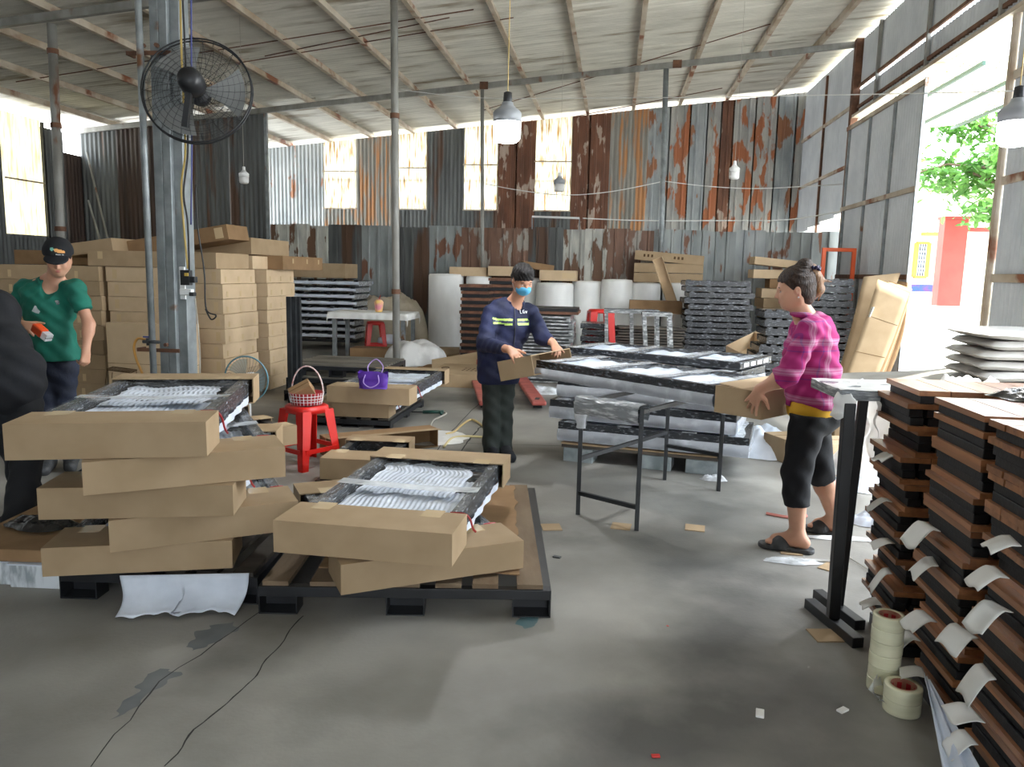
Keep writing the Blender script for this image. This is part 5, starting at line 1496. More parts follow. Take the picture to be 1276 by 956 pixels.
for lb, os_ in dd.items():
    if len(os_) > 1:
        os_.sort(key=lambda o: -o.location.z)
        for k, o in enumerate(os_):
            o['label'] = lb + ', ' + (['highest', 'second highest', 'third highest', 'fourth highest', 'fifth highest', 'sixth highest'][k] if k < len(os_) - 1 else 'lowest') + ' there'
# hanging foam strip
hs_ = thing('foam_strip', 'long white foam strip hanging down by the tape rolls to the bottom edge', 'foam sheet', (0, 0, 0))
s0 = PX(1147, 850, 1.10); 
def fs2(u, v):
    a = Vector((1.10, s0.y, s0.z)).lerp(Vector((1.06, 2.12, .012)), v)
    a.z = s0.z * (1 - v) ** .8 + .012
    w_ = .05 + .12 * v
    return a + Vector((.02 - .10 * (u - .5) * 1.2 * v, (u - .5) * w_, .012 * math.sin(u * 14)))
MB().grid(fs2, 16, 20).build('strip', 'foam', hs_, smooth=True, solid=.002)
# black bag on the nearest stack
bb = thing('plastic_bag', 'crumpled black plastic bag lying on the nearest right-hand stack', 'bag', G(1274, 499, ztop) + Vector((.05, .04, .001)))
crump(.15, .09, .05, 41, 26).build('bag', 'blackbag', bb, smooth=True)
# tape rolls
M['taperoll'] = mat('clear_tape_roll', (236, 234, 204), (226, 224, 192), scale=3, stretch=(1, 1, 12), rough=.18, spec=.6)
M['tapecore'] = mat('tape_core', (176, 120, 96), rough=.7)
M['coreprint'] = mat('tape_core_print', (176, 34, 40), rough=.6)
def tape_roll(p, label, r=.055, h=.048, group='clear packing tape rolls by the bench tops'):
    t = thing('tape_roll', label, 'tape roll', p, group=group)
    o = MB(); n = 32
    prof = [(r * .68, 0), (r * .99, 0), (r, .003), (r, h - .003), (r * .99, h), (r * .68, h), (r * .68, 0)]
    vs = []; fs = []
    for q, z in prof:
        for k in range(n): vs.append((q * math.cos(2 * PI * k / n), q * math.sin(2 * PI * k / n), z))
    for i in range(len(prof) - 1):
        for k in range(n): fs.append((i * n + k, i * n + (k + 1) % n, (i + 1) * n + (k + 1) % n, (i + 1) * n + k))
    o.add(vs, fs).build('tape_winding', 'taperoll', t, smooth=True)
    vs = []; fs = []
    for q, z in ((r * .675, .0), (r * .675, h + .001), (r * .63, h + .001), (r * .63, 0)):
        for k in range(n): vs.append((q * math.cos(2 * PI * k / n), q * math.sin(2 * PI * k / n), z))
    for i in range(3):
        for k in range(n): fs.append((i * n + k, i * n + (k + 1) % n, (i + 1) * n + (k + 1) % n, (i + 1) * n + k))
    c = MB().add(vs, fs).build('core', 'tapecore', t)
    pr = MB()
    for k in range(8):
        a = 2 * PI * k / 8
        pr.box((r * .622 * math.cos(a), r * .622 * math.sin(a), h * .5), (.002, .016, h * .5), Matrix.Rotation(a, 3, 'Z'))
    pr.build('core_print', 'coreprint', c)
    return t
tp0 = G(1099, 858)
for i in range(6): tape_roll((tp0.x + .0015 * (i % 2), tp0.y, .0485 * i), nth(i, 6, 'clear tape roll of the tall column beside the bench tops'))
tp1 = G(1123, 885)
for i in range(2): tape_roll((tp1.x, tp1.y, .0485 * i), ['lower clear tape roll of the short pair in front of the tall column', 'upper clear tape roll of the short pair, wrapped in torn film'][i], r=.062)
tw = thing('torn_film', 'torn clear film sticking out around the short pair of tape rolls', 'plastic', tp1 + Vector((-.02, .02, .1)))
MB().grid(lambda u, v: (.07 * math.cos(2.2 * u + 1.8) * (1 + .5 * v * abs(wob((u * 6, 1, 2)))), .07 * math.sin(2.2 * u + 1.8) * (1 + .2 * v), .06 * v * abs(wob((u * 9, 2, 3), 1, 2)) - .06), 20, 5).build('film', 'film2', tw, smooth=True)

# black table end (stand)
b0, b1, c0_, c1_ = G(1008, 757), G(1069, 808), G(1012, 748), G(1065, 789)
fa = (b0 + b1) / 2
stn = thing('table_end_frame', 'black steel table leg frame standing on flat feet before the wrapped tabletop', 'table leg', (fa.x, fa.y, 0))
o_ = stn.location
e1 = .03
MB().bar(b0 - o_ + Vector((0, 0, .0225)), b1 - o_ + Vector((0, 0, .0225)), .05, .045).build('foot', 'black', stn, bevel=.003)
MB().bar(c0_ - o_ + Vector((.03, .03, .0225)), c1_ - o_ + Vector((.03, .03, .0225)), .05, .045).build('foot', 'black', stn, bevel=.003)
ztp = .985
pA = Vector((.0, .0, .045)); pB = (c0_ + c1_) / 2 - o_ + Vector((.03, .03, .045))
MB().bar(pA, pA + Vector((.0, .03, ztp - .045)), .046, .05, up=(0, 1, 0)).build('upright', 'black', stn, bevel=.003)
MB().bar(pB, pB + Vector((.03, .0, ztp - .045)), .036, .04, up=(0, 1, 0)).build('upright', 'black', stn, bevel=.003)
wtp = thing('wrapped_tabletop', 'film-wrapped grey tabletop resting on the black leg frame', 'tabletop', (o_.x - .03, o_.y + .06, ztp + .004), .08)
MB().box((.48, .19, .022), (.96, .38, .044)).build('slab', 'padwrap', wtp, bevel=.008)
MB().grid(lambda u, v: (u * .96, v * .38, .046 + wob((u * 12, v * 5, 3), 1, .008)), 40, 12).build('film', 'bag', wtp, smooth=True)
def knot(u, v):
    a = 2 * PI * u
    return (.01 + .045 * math.cos(a) * (.6 + .5 * math.sin(PI * v)) + wob((u * 4, v * 3, 1), 1, .02), -.02 + .03 * math.sin(a), .035 - .11 * v + wob((u * 5, v * 5, 7), 1, .015))
MB().grid(knot, 18, 10).build('film_knot', 'bag', wtp, smooth=True)
for q, ln_ in ((.16, .16), (.22, .10)):
    MB().grid(lambda u, v, q=q, ln_=ln_: (q + .02 * (u - .5) * (1 - v) + .01 * math.sin(v * 9), -.006 + .008 * math.sin(v * 5), .0 - ln_ * v), 4, 10).build('film_tail', 'bag', wtp, smooth=True)
for x in (.88,): MB().box((x, .3, -.52), (.05, .05, 1.03)).build('leg', 'black', wtp)

# white sacks, sheets, bags by the right wall
for i in range(14):
    t = thing('sack', nth(i, 14, 'white flat sack in the stack by the doorway'), 'sack', (3.55 + rr.uniform(-.04, .04), 6.75, .081 * i), rr.uniform(-.05, .05), group='white flat sacks by the doorway')
    def sf(u, v, i=i, up=1):
        x = (u - .5) * 1.35; y = (v - .5) * .8
        e = (1 - (2 * u - 1) ** 8) * (1 - (2 * v - 1) ** 8)
        return (x + .03 * wob((v * 3, i, 1)), y + .03 * wob((u * 3, i, 4)), .041 + .042 * max(e, 0) ** .25 * up + wob((u * 7, v * 5, i), 1, .008))
    mb = MB().grid(sf, 24, 16); mb.grid(lambda u, v, i=i: sf(1 - u, v, i, -.8), 24, 16)
    mb.build('sack_body', mat('white_sack', (168, 165, 160), (150, 147, 142), scale=5, rough=.5, bump=.3, bscale=8) if i == 0 else bpy.data.materials['white_sack'], t, smooth=True)
M['palesheet'] = mat('pale_sheet', (150, 146, 138), (128, 123, 114), scale=3, rough=.6, rnd=.15)
for i in range(13):
    o = MB().grid(lambda u, v, i=i: ((u - .5) * 1.25, (v - .5) * .9, wob((u * 2, v * 2, i), 1, .03) + .03 * abs(u - .4)), 14, 8).build('sheet', 'palesheet', None, smooth=True, solid=.01)
    t = thing('foam_sheet', nth(i, 13, 'pale sheet of the slanted pile left of the white sacks') if i < 6 or i > 7 else ('seventh' if i == 6 else 'eighth') + ' pale sheet counted upward in the slanted pile left of the white sacks', 'foam sheet', (2.55 + rr.uniform(-.06, .06), 7.2, .10 + .045 * i), group='pale sheets left of the white sacks', rot=(0, -.12, rr.uniform(-.15, .15)))
    o.parent = t
rack_under(1104, 1180, 6.9, .06, 'low timber bearers under the slanted pale sheets')
pg = thing('plastic_bag', 'cloudy bulging plastic bag between the pale sheets and the white sacks', 'bag', (P(1212, 470, 6.0).x, 6.0, .0))
crump(.34, .26, .86, 51, 24, pw=5).build('bag', 'bag', pg, smooth=True)
pg = thing('plastic_sheet', 'white plastic sheeting draped upright right of the black leg frame', 'plastic', (P(1085, 560, 5.2).x, 5.2, 0))
def dr_(u, v):
    return (-.02 + (u - .5) * .42 * (1 - .45 * v) + wob((u * 3, v * 4, 2), 1, .08), wob((u * 4, v * 3, 8), 1, .12) + .1 * (1 - v), .18 + .66 * v + wob((u * 3, v * 3, 5), 1, .05))
MB().grid(dr_, 30, 30).build('sheeting', 'bag', pg, smooth=True)
for (px, py, rx, ry, h, sd, lb, m) in ((1082, 606, .30, .24, .16, 61, 'crumpled white foam sheeting on the floor left of the bench tops', 'foam'), (1092, 652, .16, .14, .1, 62, 'small white foam heap at the foot of the farthest bench stack', 'foam'), (945, 560, .36, .42, .26, 63, 'white foam sheet draped on the floor right of the middle pallet', 'foam'), (890, 598, .1, .06, .06, 64, 'clear film scrap hanging at the middle pallet corner', 'film2'), (1050, 672, .3, .03, .025, 65, 'twisted clear film strip on the floor behind the black leg frame', 'bag')):
    t = thing('foam_sheet' if 'foam' in m else 'plastic_scrap', lb, 'foam sheet' if 'foam' in m else 'plastic', G(px, py, .002))
    crump(rx, ry, h, sd, 26).build('sheet', m, t, smooth=True)
c = carton(Vector((G(1050, 605).x, G(1050, 605).y + .2, 0)), (.34, .3, .30), .2, 'yellowish carton with black and white marking behind the woman', m='card_lt')
MB().box((-.06, -.151, .14), (.11, .003, .14)).build('black_label', 'black', c)
for k in range(3): MB().box((-.06, -.1535, .10 + .04 * k), (.07, .002, .014)).build('white_mark', 'paper', c)
carton(Vector((G(1085, 590).x + .02, G(1085, 590).y + .35, 0)), (.5, .4, .42), -.1, 'brown carton behind the draped white plastic', m='card')
carton(Vector((G(1085, 590).x + .1, G(1085, 590).y + .95, 0)), (.5, .3, .60), -.05, 'large brown carton under the wrapped tabletop, further back', m='card')
carton(Vector((G(1000, 590).x, G(1000, 590).y + .5, 0)), (.3, .3, .2), .4, 'small carton behind the woman\'s knees', m='card')
# ================================================================== PEOPLE: signed-distance bodies meshed by surface nets
def V3(p): return np.array([p[0], p[1], p[2]], dtype=np.float64)
def unit(v): v = V3(v); return v / (np.linalg.norm(v) + 1e-12)
class Field:
    def __init__(s, lo, hi, res):
        s.lo = V3(lo); s.res = res
        n = np.ceil((V3(hi) - s.lo) / res).astype(int) + 1
        s.n = n
        s.a = np.full(tuple(n), .2, dtype=np.float32)
        s.ax = [s.lo[i] + res * np.arange(n[i]) for i in range(3)]
    def _local(s, lo, hi, pad):
        i0 = np.maximum(np.floor((lo - pad - s.lo) / s.res).astype(int), 0)
        i1 = np.minimum(np.ceil((hi + pad - s.lo) / s.res).astype(int) + 1, s.n)
        if (i1 <= i0).any(): return None, None
        sl = tuple(slice(i0[k], i1[k]) for k in range(3))
        X, Y, Z = np.meshgrid(s.ax[0][sl[0]], s.ax[1][sl[1]], s.ax[2][sl[2]], indexing='ij')
        return sl, (X, Y, Z)
    def _merge(s, sl, d, k, sub=False):
        a = s.a[sl]
        if sub: d = -d
        if k > 0:
            if sub:
                h = np.clip(.5 - .5 * (a - d) / k, 0, 1)
                r = a * (1 - h) + d * h + k * h * (1 - h)
                r = np.maximum(np.maximum(a, d), r) if False else r
            else:
                h = np.clip(.5 + .5 * (a - d) / k, 0, 1)
                r = a * (1 - h) + d * h - k * h * (1 - h)
        else: r = np.maximum(a, d) if sub else np.minimum(a, d)
        s.a[sl] = r
    def cap(s, p, q, ra, rb=None, k=.02, sub=False, flat=None):
        """round cone; flat=(axis, factor) squashes the section along an axis"""
        rb = ra if rb is None else rb
        p = V3(p); q = V3(q); m = max(ra, rb)
        sl, g = s._local(np.minimum(p, q) - m, np.maximum(p, q) + m, k + .03)
        if sl is None: return
        d = q - p; L2 = (d * d).sum() + 1e-12
        X, Y, Z = g[0] - p[0], g[1] - p[1], g[2] - p[2]
        t = np.clip((X * d[0] + Y * d[1] + Z * d[2]) / L2, 0, 1)
        ex, ey, ez = X - t * d[0], Y - t * d[1], Z - t * d[2]
        if flat is not None:
            ax = unit(flat[0]); c = ex * ax[0] + ey * ax[1] + ez * ax[2]
            f = 1 / flat[1] - 1
            ex = ex + ax[0] * c * f; ey = ey + ax[1] * c * f; ez = ez + ax[2] * c * f
        dist = np.sqrt(ex * ex + ey * ey + ez * ez) - (ra + (rb - ra) * t)
        s._merge(sl, dist.astype(np.float32), k, sub)
    def ell(s, c, r, axes=None, k=.02, sub=False):
        """ellipsoid; axes = rows of unit vectors"""
        c = V3(c); r = V3(r); m = r.max()
        sl, g = s._local(c - m, c + m, k + .03)
        if sl is None: return
        A = np.eye(3) if axes is None else np.array([unit(a) for a in axes])
        X, Y, Z = g[0] - c[0], g[1] - c[1], g[2] - c[2]
        u = [(A[i][0] * X + A[i][1] * Y + A[i][2] * Z) for i in range(3)]
        k0 = np.sqrt(sum((u[i] / r[i]) ** 2 for i in range(3)))
        k1 = np.sqrt(sum((u[i] / r[i] ** 2) ** 2 for i in range(3))) + 1e-9
        s._merge(sl, (k0 * (k0 - 1) / k1).astype(np.float32), k, sub)
    def clip(s, p, n, k=0.0):
        """keep only the side the normal points away from"""
        n = unit(n); p = V3(p)
        X, Y, Z = np.meshgrid(s.ax[0], s.ax[1], s.ax[2], indexing='ij')
        d = ((X - p[0]) * n[0] + (Y - p[1]) * n[1] + (Z - p[2]) * n[2]).astype(np.float32)
        s.a = np.maximum(s.a, d)
    def folds(s, amp, scale, seed=0, dirs=None):
        """cloth folds: a few warped sine ridges"""
        X, Y, Z = np.meshgrid(s.ax[0], s.ax[1], s.ax[2], indexing='ij')
        w = .5 * np.sin(X * 7 + seed) + .6 * np.sin(Y * 9 + 2 * seed) + .5 * np.sin(Z * 8 + 3 * seed)
        f = np.sin((X * .6 + Y * .4 + Z * .9) * scale + 2.4 * w) * .6 + np.sin((-X * .7 + Y * .5 + Z * .5) * scale * 1.5 + 2.1 * w + 1.7) * .4
        s.a += (amp * f).astype(np.float32)
    def mesh(s):
        a = s.a; a[0] = a[-1] = .1; a[:, 0] = a[:, -1] = .1; a[:, :, 0] = a[:, :, -1] = .1
        ins = a < 0
        n = np.array(a.shape)
        cn = np.zeros(n - 1, dtype=np.int16); acc = np.zeros(tuple(n - 1) + (3,), dtype=np.float32)
        for ax in range(3):
            sa = [slice(None)] * 3; sb = [slice(None)] * 3
            sa[ax] = slice(0, -1); sb[ax] = slice(1, None)
            A = a[tuple(sa)]; B = a[tuple(sb)]
            cr = (A < 0) != (B < 0)
            t = np.where(cr, A / (A - B + 1e-12), 0).astype(np.float32)
            o = [i for i in range(3) if i != ax]
            for d0 in (0, 1):
                for d1 in (0, 1):
                    sl = [slice(None)] * 3
                    sl[o[0]] = slice(d0, cr.shape[o[0]] - 1 + d0); sl[o[1]] = slice(d1, cr.shape[o[1]] - 1 + d1)
                    c = cr[tuple(sl)]; tt = t[tuple(sl)]
                    cn += c
                    acc[..., ax] += np.where(c, tt, 0)
                    acc[..., o[0]] += np.where(c, d0, 0); acc[..., o[1]] += np.where(c, d1, 0)
        act = cn > 0
        idx = -np.ones(act.shape, dtype=np.int64); idx[act] = np.arange(act.sum())
        ijk = np.argwhere(act)
        verts = (ijk + acc[act] / cn[act][:, None]) * s.res + s.lo
        faces = []
        for ax in range(3):
            sa = [slice(None)] * 3; sb = [slice(None)] * 3
            sa[ax] = slice(0, -1); sb[ax] = slice(1, None)
            A = ins[tuple(sa)]; B = ins[tuple(sb)]
            o = [(ax + 1) % 3, (ax + 2) % 3]
            for flip, m in ((False, A & ~B), (True, ~A & B)):
                e = np.argwhere(m)
                if not len(e): continue
                q = []
                for (d0, d1) in ((0, 0), (1, 0), (1, 1), (0, 1)):
                    c = e.copy(); c[:, o[0]] -= d0; c[:, o[1]] -= d1
                    q.append(idx[c[:, 0], c[:, 1], c[:, 2]])
                q = np.stack(q, 1)
                if flip: q = q[:, ::-1]
                faces.append(q)
        faces = np.concatenate(faces) if faces else np.zeros((0, 4), int)
        faces = faces[(faces >= 0).all(1)]
        return verts, faces
def np_build(name, v, f, m, parent, origin, smooth_it=2, mats=None):
    if smooth_it:
        # light Laplacian smoothing
        e = np.concatenate([f[:, [0, 1]], f[:, [1, 2]], f[:, [2, 3]], f[:, [3, 0]]])
        for _ in range(smooth_it):
            sm = np.zeros_like(v); ct = np.zeros(len(v))
            np.add.at(sm, e[:, 0], v[e[:, 1]]); np.add.at(ct, e[:, 0], 1)
            np.add.at(sm, e[:, 1], v[e[:, 0]]); np.add.at(ct, e[:, 1], 1)
            v = v * .5 + .5 * sm / np.maximum(ct, 1)[:, None]
    me = bpy.data.meshes.new(name)
    vv = v - V3(origin)
    me.vertices.add(len(vv)); me.vertices.foreach_set('co', vv.astype(np.float32).ravel())
    me.loops.add(len(f) * 4); me.loops.foreach_set('vertex_index', f.astype(np.int32).ravel())
    me.polygons.add(len(f)); me.polygons.foreach_set('loop_start', np.arange(0, len(f) * 4, 4, dtype=np.int32))
    me.polygons.foreach_set('loop_total', np.full(len(f), 4, dtype=np.int32))
    me.update(calc_edges=True); me.validate()
    me.polygons.foreach_set('use_smooth', [True] * len(me.polygons))
    me.materials.append(M[m] if isinstance(m, str) else m)
    o = bpy.data.objects.new(name, me); C.objects.link(o); o.parent = parent
    return o, v
def normals(v, f):
    n = np.cross(v[f[:, 2]] - v[f[:, 0]], v[f[:, 3]] - v[f[:, 1]])
    vn = np.zeros_like(v)
    for k in range(4): np.add.at(vn, f[:, k], n)
    return vn / (np.linalg.norm(vn, axis=1)[:, None] + 1e-12)
def patch(name, v, f, mask, off, m, parent, origin):
    """a thin piece laid on a surface wherever mask(face centres, face normals) holds"""
    vn = normals(v, f)
    c = v[f].mean(1); n = vn[f].mean(1)
    keep = mask(c, n)
    g = f[keep]
    if not len(g): return None
    used, inv = np.unique(g, return_inverse=True)
    return np_build(name, v[used] + vn[used] * off, inv.reshape(g.shape), m, parent, origin, 0)[0]
def hand(F, w, d, n, side=1, curl=.4, spread=.10, s=1.0, thumb=(.8, .3), grip=None, k=.008):
    """hand: wrist w, direction d to the fingers, back-of-hand normal n, side=+1 puts the thumb on cross(d,n)"""
    d = unit(d); n = unit(n); n = unit(n - d * (n @ d)); t = np.cross(d, n) * side   # t points to the thumb side
    w = V3(w)
    pl = w + d * .045 * s
    F.cap(w - d * .01, w + d * .03 * s, .024 * s, .026 * s, .02, flat=(n, .75))
    kn = []
    for i in range(4):
        q = w + d * (.088 - .006 * abs(i - 1.2)) * s + t * (.030 - .0195 * i) * s
        kn.append(q)
        F.cap(w + d * .02 * s + t * (.014 - .009 * i) * s, q, .015 * s, .0115 * s, .012)
    lens = [.070, .078, .073, .058]
    for i in range(4):
        cu = curl[i] if isinstance(curl, (list, tuple)) else curl
        L = lens[i] * s
        a = spread * (1.4 - i)
        dd = unit(d * math.cos(a) + t * math.sin(a))
        p = kn[i]
        ang = 0
        r = [.0098, .0090, .0082, .0072]
        for j, fr in enumerate((.42, .32, .26)):
            ang += cu * (.8, 1.0, .7)[j]
            dj = dd * math.cos(ang) - n * math.sin(ang)
            q = p + dj * L * fr
            F.cap(p, q, r[j] * s, r[j + 1] * s, .004 if j else .007)
            p = q
    # thumb
    b = w + d * .022 * s + t * .024 * s - n * .004
    td = unit(d * thumb[1] + t * thumb[0] - n * .35)
    p1 = b + td * .038 * s
    F.cap(b, p1, .0155 * s, .0125 * s, .014)
    td2 = unit(td * .75 + d * .6 - n * .1)
    p2 = p1 + td2 * .030 * s
    F.cap(p1, p2, .0115 * s, .0100 * s, .005)
    F.cap(p2, p2 + td2 * .022 * s, .0100 * s, .0080 * s, .004)
def head(F, c, f, u, s=1.0, k=.02, female=False):
    """head centred at c (mid skull), facing f, up u"""
    f = unit(f); u = unit(V3(u) - f * (V3(u) @ f)); r = np.cross(f, u); c = V3(c)
    ax = (r, f, u)
    F.ell(c + u * .030 * s - f * .008 * s, (.074 * s, .093 * s, .085 * s), ax, k)         # skull
    F.ell(c - u * .028 * s + f * .022 * s, (.062 * s, .070 * s, .080 * s), ax, .03)       # face
    F.ell(c - u * .082 * s + f * .055 * s, (.030 * s, .028 * s, .024 * s), ax, .03)       # chin
    F.cap(c - u * .065 * s + f * .05 * s - r * .01, c - u * .055 * s - f * .01 * s - r * .05 * s, .02 * s, .02 * s, .025)
    F.cap(c - u * .065 * s + f * .05 * s + r * .01, c - u * .055 * s - f * .01 * s + r * .05 * s, .02 * s, .02 * s, .025)
    F.cap(c + u * .012 * s + f * .083 * s - r * .028 * s, c + u * .012 * s + f * .083 * s + r * .028 * s, .010 * s, .010 * s, .018)   # brow
    for sg in (-1, 1):
        F.ell(c - u * .004 * s + f * .092 * s + r * sg * .031 * s, (.017 * s, .010 * s, .010 * s), ax, .012, sub=True)
        F.ell(c - u * .030 * s + f * .066 * s + r * sg * .036 * s, (.022 * s, .020 * s, .020 * s), ax, .02)   # cheek
        # ear
        e = c - u * .010 * s - f * .006 * s + r * sg * .074 * s
        F.ell(e, (.009 * s, .018 * s, .030 * s), (unit(r * sg + f * -.3), unit(f + r * sg * .3), u), .006)
        F.ell(e + r * sg * .006 * s + f * .003 * s, (.005 * s, .009 * s, .016 * s), ax, .004, sub=True)
    F.cap(c - u * .000 * s + f * .088 * s, c - u * .030 * s + f * .106 * s, .0075 * s, .0105 * s, .010)   # nose
    for sg in (-1, 1): F.ell(c - u * .034 * s + f * .094 * s + r * sg * .011 * s, (.008 * s, .009 * s, .007 * s), ax, .006)
    F.cap(c - u * .054 * s + f * .088 * s - r * .015 * s, c - u * .054 * s + f * .088 * s + r * .015 * s, .0065 * s, .0065 * s, .006)
    F.cap(c - u * .063 * s + f * .086 * s - r * .012 * s, c - u * .063 * s + f * .086 * s + r * .012 * s, .0065 * s, .0065 * s, .006)
    return c, f, u, r
def face_parts(t, o, c, f, u, r, s=1.0, eyes=True, lips=True, look=-.25):
    """eyes, brows, lips as children of the body"""
    def loc(p): return Vector(p) - Vector(o)
    for sg in (-1, 1):
        if eyes:
            e = c - u * .003 * s + f * .0735 * s + r * sg * .031 * s
            R = Matrix((Vector(r), Vector(f), Vector(u))).transposed()
            mb = MB(); n = 10
            prof = []
            vs = []
            mb.lathe([(.0128 * s * math.sin(a), .0128 * s * math.cos(a)) for a in np.linspace(.12, PI - .12, 9)], 14, loc(e))
            eb = mb.build('eyeball', 'eyewhite', t, smooth=True)
            g = unit(f + u * look)
            mb = MB(); p = e + g * .0098 * s
            x = unit(np.cross(g, u)); y = np.cross(x, g)
            ring_ = [loc(p + (x * math.cos(a) + y * math.sin(a)) * .0062 * s + g * .0009) for a in np.linspace(0, 2 * PI, 13)[:-1]]
            mb.add(ring_ + [loc(p + g * .0036)], [(i, (i + 1) % 12, 12) for i in range(12)])
            mb.build('iris', 'eyedark', eb)
            # upper lid
            lid = MB()
            pts = [loc(e + r * sg * (.015 * q) * s + u * (.0035 + .0025 * (1 - q * q)) * s + f * (.0120 - .003 * q * q) * s) for q in (-1, -.5, 0, .5, 1)]
            lid.tube(pts, .0026 * s, 6); lid.build('eyelid', 'lid', t, smooth=True)
        bp = [loc(c + u * (.017 + .004 * (1 - abs(q) ** 2)) * s + f * (.0905 - .006 * (q + 1) / 2) * s + r * sg * (.031 + .017 * q) * s) for q in (-1, -.5, 0, .5, 1)]
        MB().tube(bp, [.0018 * s, .003 * s, .003 * s, .0025 * s, .001], 5).build('eyebrow', 'hairdark', t, smooth=True)
    if lips:
        for zz, rr_ in ((-.0545, .0052), (-.0625, .0058)):
            pts = [loc(c + u * (zz + .001 * abs(q)) * s + f * (.0912 - .005 * q * q) * s + r * .019 * q * s) for q in (-1, -.6, 0, .6, 1)]
            MB().tube(pts, [.0012, rr_ * s * .8, rr_ * s, rr_ * s * .8, .0012], 6).build('lip', 'lips', t, smooth=True)
M['skin'] = mat('skin', (206, 160, 134), (194, 146, 120), scale=6, rough=.5, spec=.35, bump=.05, bscale=60)
M['skin'].node_tree.nodes['Principled BSDF'].inputs['Subsurface Weight'].default_value = .08
M['skinb'] = mat('skin_tan', (192, 144, 118), (178, 130, 104), scale=6, rough=.5, spec=.35)
M['eyewhite'] = mat('eye_white', (176, 160, 150), rough=.4)
M['eyedark'] = mat('eye_iris', (34, 24, 18), rough=.15)
M['lid'] = mat('eyelid_skin', (150, 104, 82), rough=.5)
M['lips'] = mat('lips', (170, 96, 88), rough=.45)
M['hairdark'] = mat('hair_black', (17, 15, 15), (30, 27, 26), scale=40, stretch=(4, 4, .6), rough=.5, bump=.5, bscale=60, spec=.25)
M['hairbrown'] = mat('hair_brown', (40, 29, 24), (62, 44, 33), scale=30, stretch=(3, 3, .6), rough=.5, bump=.6, bscale=70, spec=.25)
M['hairtip'] = mat('hair_light_brown', (150, 108, 66), (112, 78, 50), scale=30, stretch=(3, 3, .6), rough=.4, bump=.6, bscale=70)
M['navy'] = mat('navy_cloth', (16, 26, 66), (11, 18, 48), scale=7, rough=.75, bump=.25, bscale=20)
M['darkgreen'] = mat('dark_green_cloth', (34, 42, 38), (26, 33, 30), scale=7, rough=.75, bump=.2, bscale=14)
M['green'] = mat('teal_green_cloth', (18, 112, 94), (14, 98, 82), scale=6, rough=.8, bump=.2, bscale=14)
M['jeans'] = mat('dark_jeans', (30, 38, 58), (24, 30, 46), scale=9, rough=.8, bump=.2, bscale=30)
M['blackcloth'] = mat('black_cloth', (15, 18, 25), (12, 14, 19), scale=6, rough=.85, bump=.2, bscale=14)
M['yellowcloth'] = mat('yellow_cloth', (222, 172, 44), rough=.8)
M['maskblue'] = mat('surgical_mask', (92, 176, 214), (78, 162, 204), scale=5, stretch=(1, 1, 6), rough=.7)
M['slipper'] = mat('dark_grey_slipper', (58, 60, 62), rough=.6, bump=.3, bscale=90)
M['neon'] = mat('neon_stripe', (196, 228, 116), rough=.4)
M['silver'] = mat('silver_stripe', (50, 58, 84), rough=.3)
def plaid():
    m = bpy.data.materials.new('pink_plaid'); m.use_nodes = True
    t = m.node_tree; b = t.nodes['Principled BSDF']; b.inputs['Roughness'].default_value = .8; b.inputs['Specular IOR Level'].default_value = .2
    tc = t.nodes.new('ShaderNodeTexCoord'); sp = t.nodes.new('ShaderNodeSeparateXYZ'); t.links.new(tc.outputs['Object'], sp.inputs[0])
    def mth(op, a, bb=None):
        n = t.nodes.new('ShaderNodeMath'); n.operation = op
        for i, q in enumerate((a, bb)):
            if q is None: continue
            if isinstance(q, (int, float)): n.inputs[i].default_value = q
            else: t.links.new(q, n.inputs[i])
        return n.outputs[0]
    def ramp(src, stops):
        r = t.nodes.new('ShaderNodeValToRGB'); r.color_ramp.interpolation = 'CONSTANT'
        e = r.color_ramp.elements
        e[0].position = 0; e[0].color = stops[0][1]
        e[1].position = stops[1][0]; e[1].color = stops[1][1]
        for p, c in stops[2:]:
            q = e.new(p); q.color = c
        t.links.new(src, r.inputs[0]); return r.outputs[0]
    pink = lin((160, 44, 106)); lt = lin((178, 116, 150)); wh = lin((198, 170, 186)); pu = lin((92, 46, 118)); dk = lin((150, 36, 98))
    st = [(0, pink), (.30, pu), (.345, pink), (.50, lt), (.56, wh), (.585, lt), (.66, wh), (.685, lt), (.74, dk), (.80, pink)]
    hz = ramp(mth('FRACT', mth('MULTIPLY', mth('ADD', sp.outputs['Z'], 5.02), 6.4)), st)
    ho = mth('ADD', mth('MULTIPLY', sp.outputs['X'], .85), mth('MULTIPLY', sp.outputs['Y'], .75))
    vt = ramp(mth('FRACT', mth('MULTIPLY', mth('ADD', ho, 5.0), 6.4)), st)
    mx = t.nodes.new('ShaderNodeMix'); mx.data_type = 'RGBA'; mx.inputs[0].default_value = .5
    t.links.new(hz, mx.inputs[6]); t.links.new(vt, mx.inputs[7]); t.links.new(mx.outputs[2], b.inputs['Base Color'])
    return m
M['plaid'] = plaid()
def seg(FD, pts, rs, k=.03, flat=None):
    for i in range(len(pts) - 1): FD.cap(pts[i], pts[i + 1], rs[i], rs[i + 1], k, flat=flat)
def mid(a, b, t=.5): return V3(a) * (1 - t) + V3(b) * t
def limb_arm(FD, sh, el, wr, up=.052, eb=.042, w_=.027, k=.03):
    FD.cap(sh, el, up, eb * .95, k); m = mid(el, wr, .3)
    FD.cap(el, m, eb, eb * .98, k); FD.cap(m, wr, eb * .96, w_, k)
def limb_leg(FD, hp, kn, an, th=.085, kr=.055, ar=.040, k=.035):
    FD.cap(hp, kn, th, kr, k); m = mid(kn, an, .32) 
    FD.cap(kn, m, kr, kr * 1.0, k); FD.cap(m, an, kr * .98, ar, k)
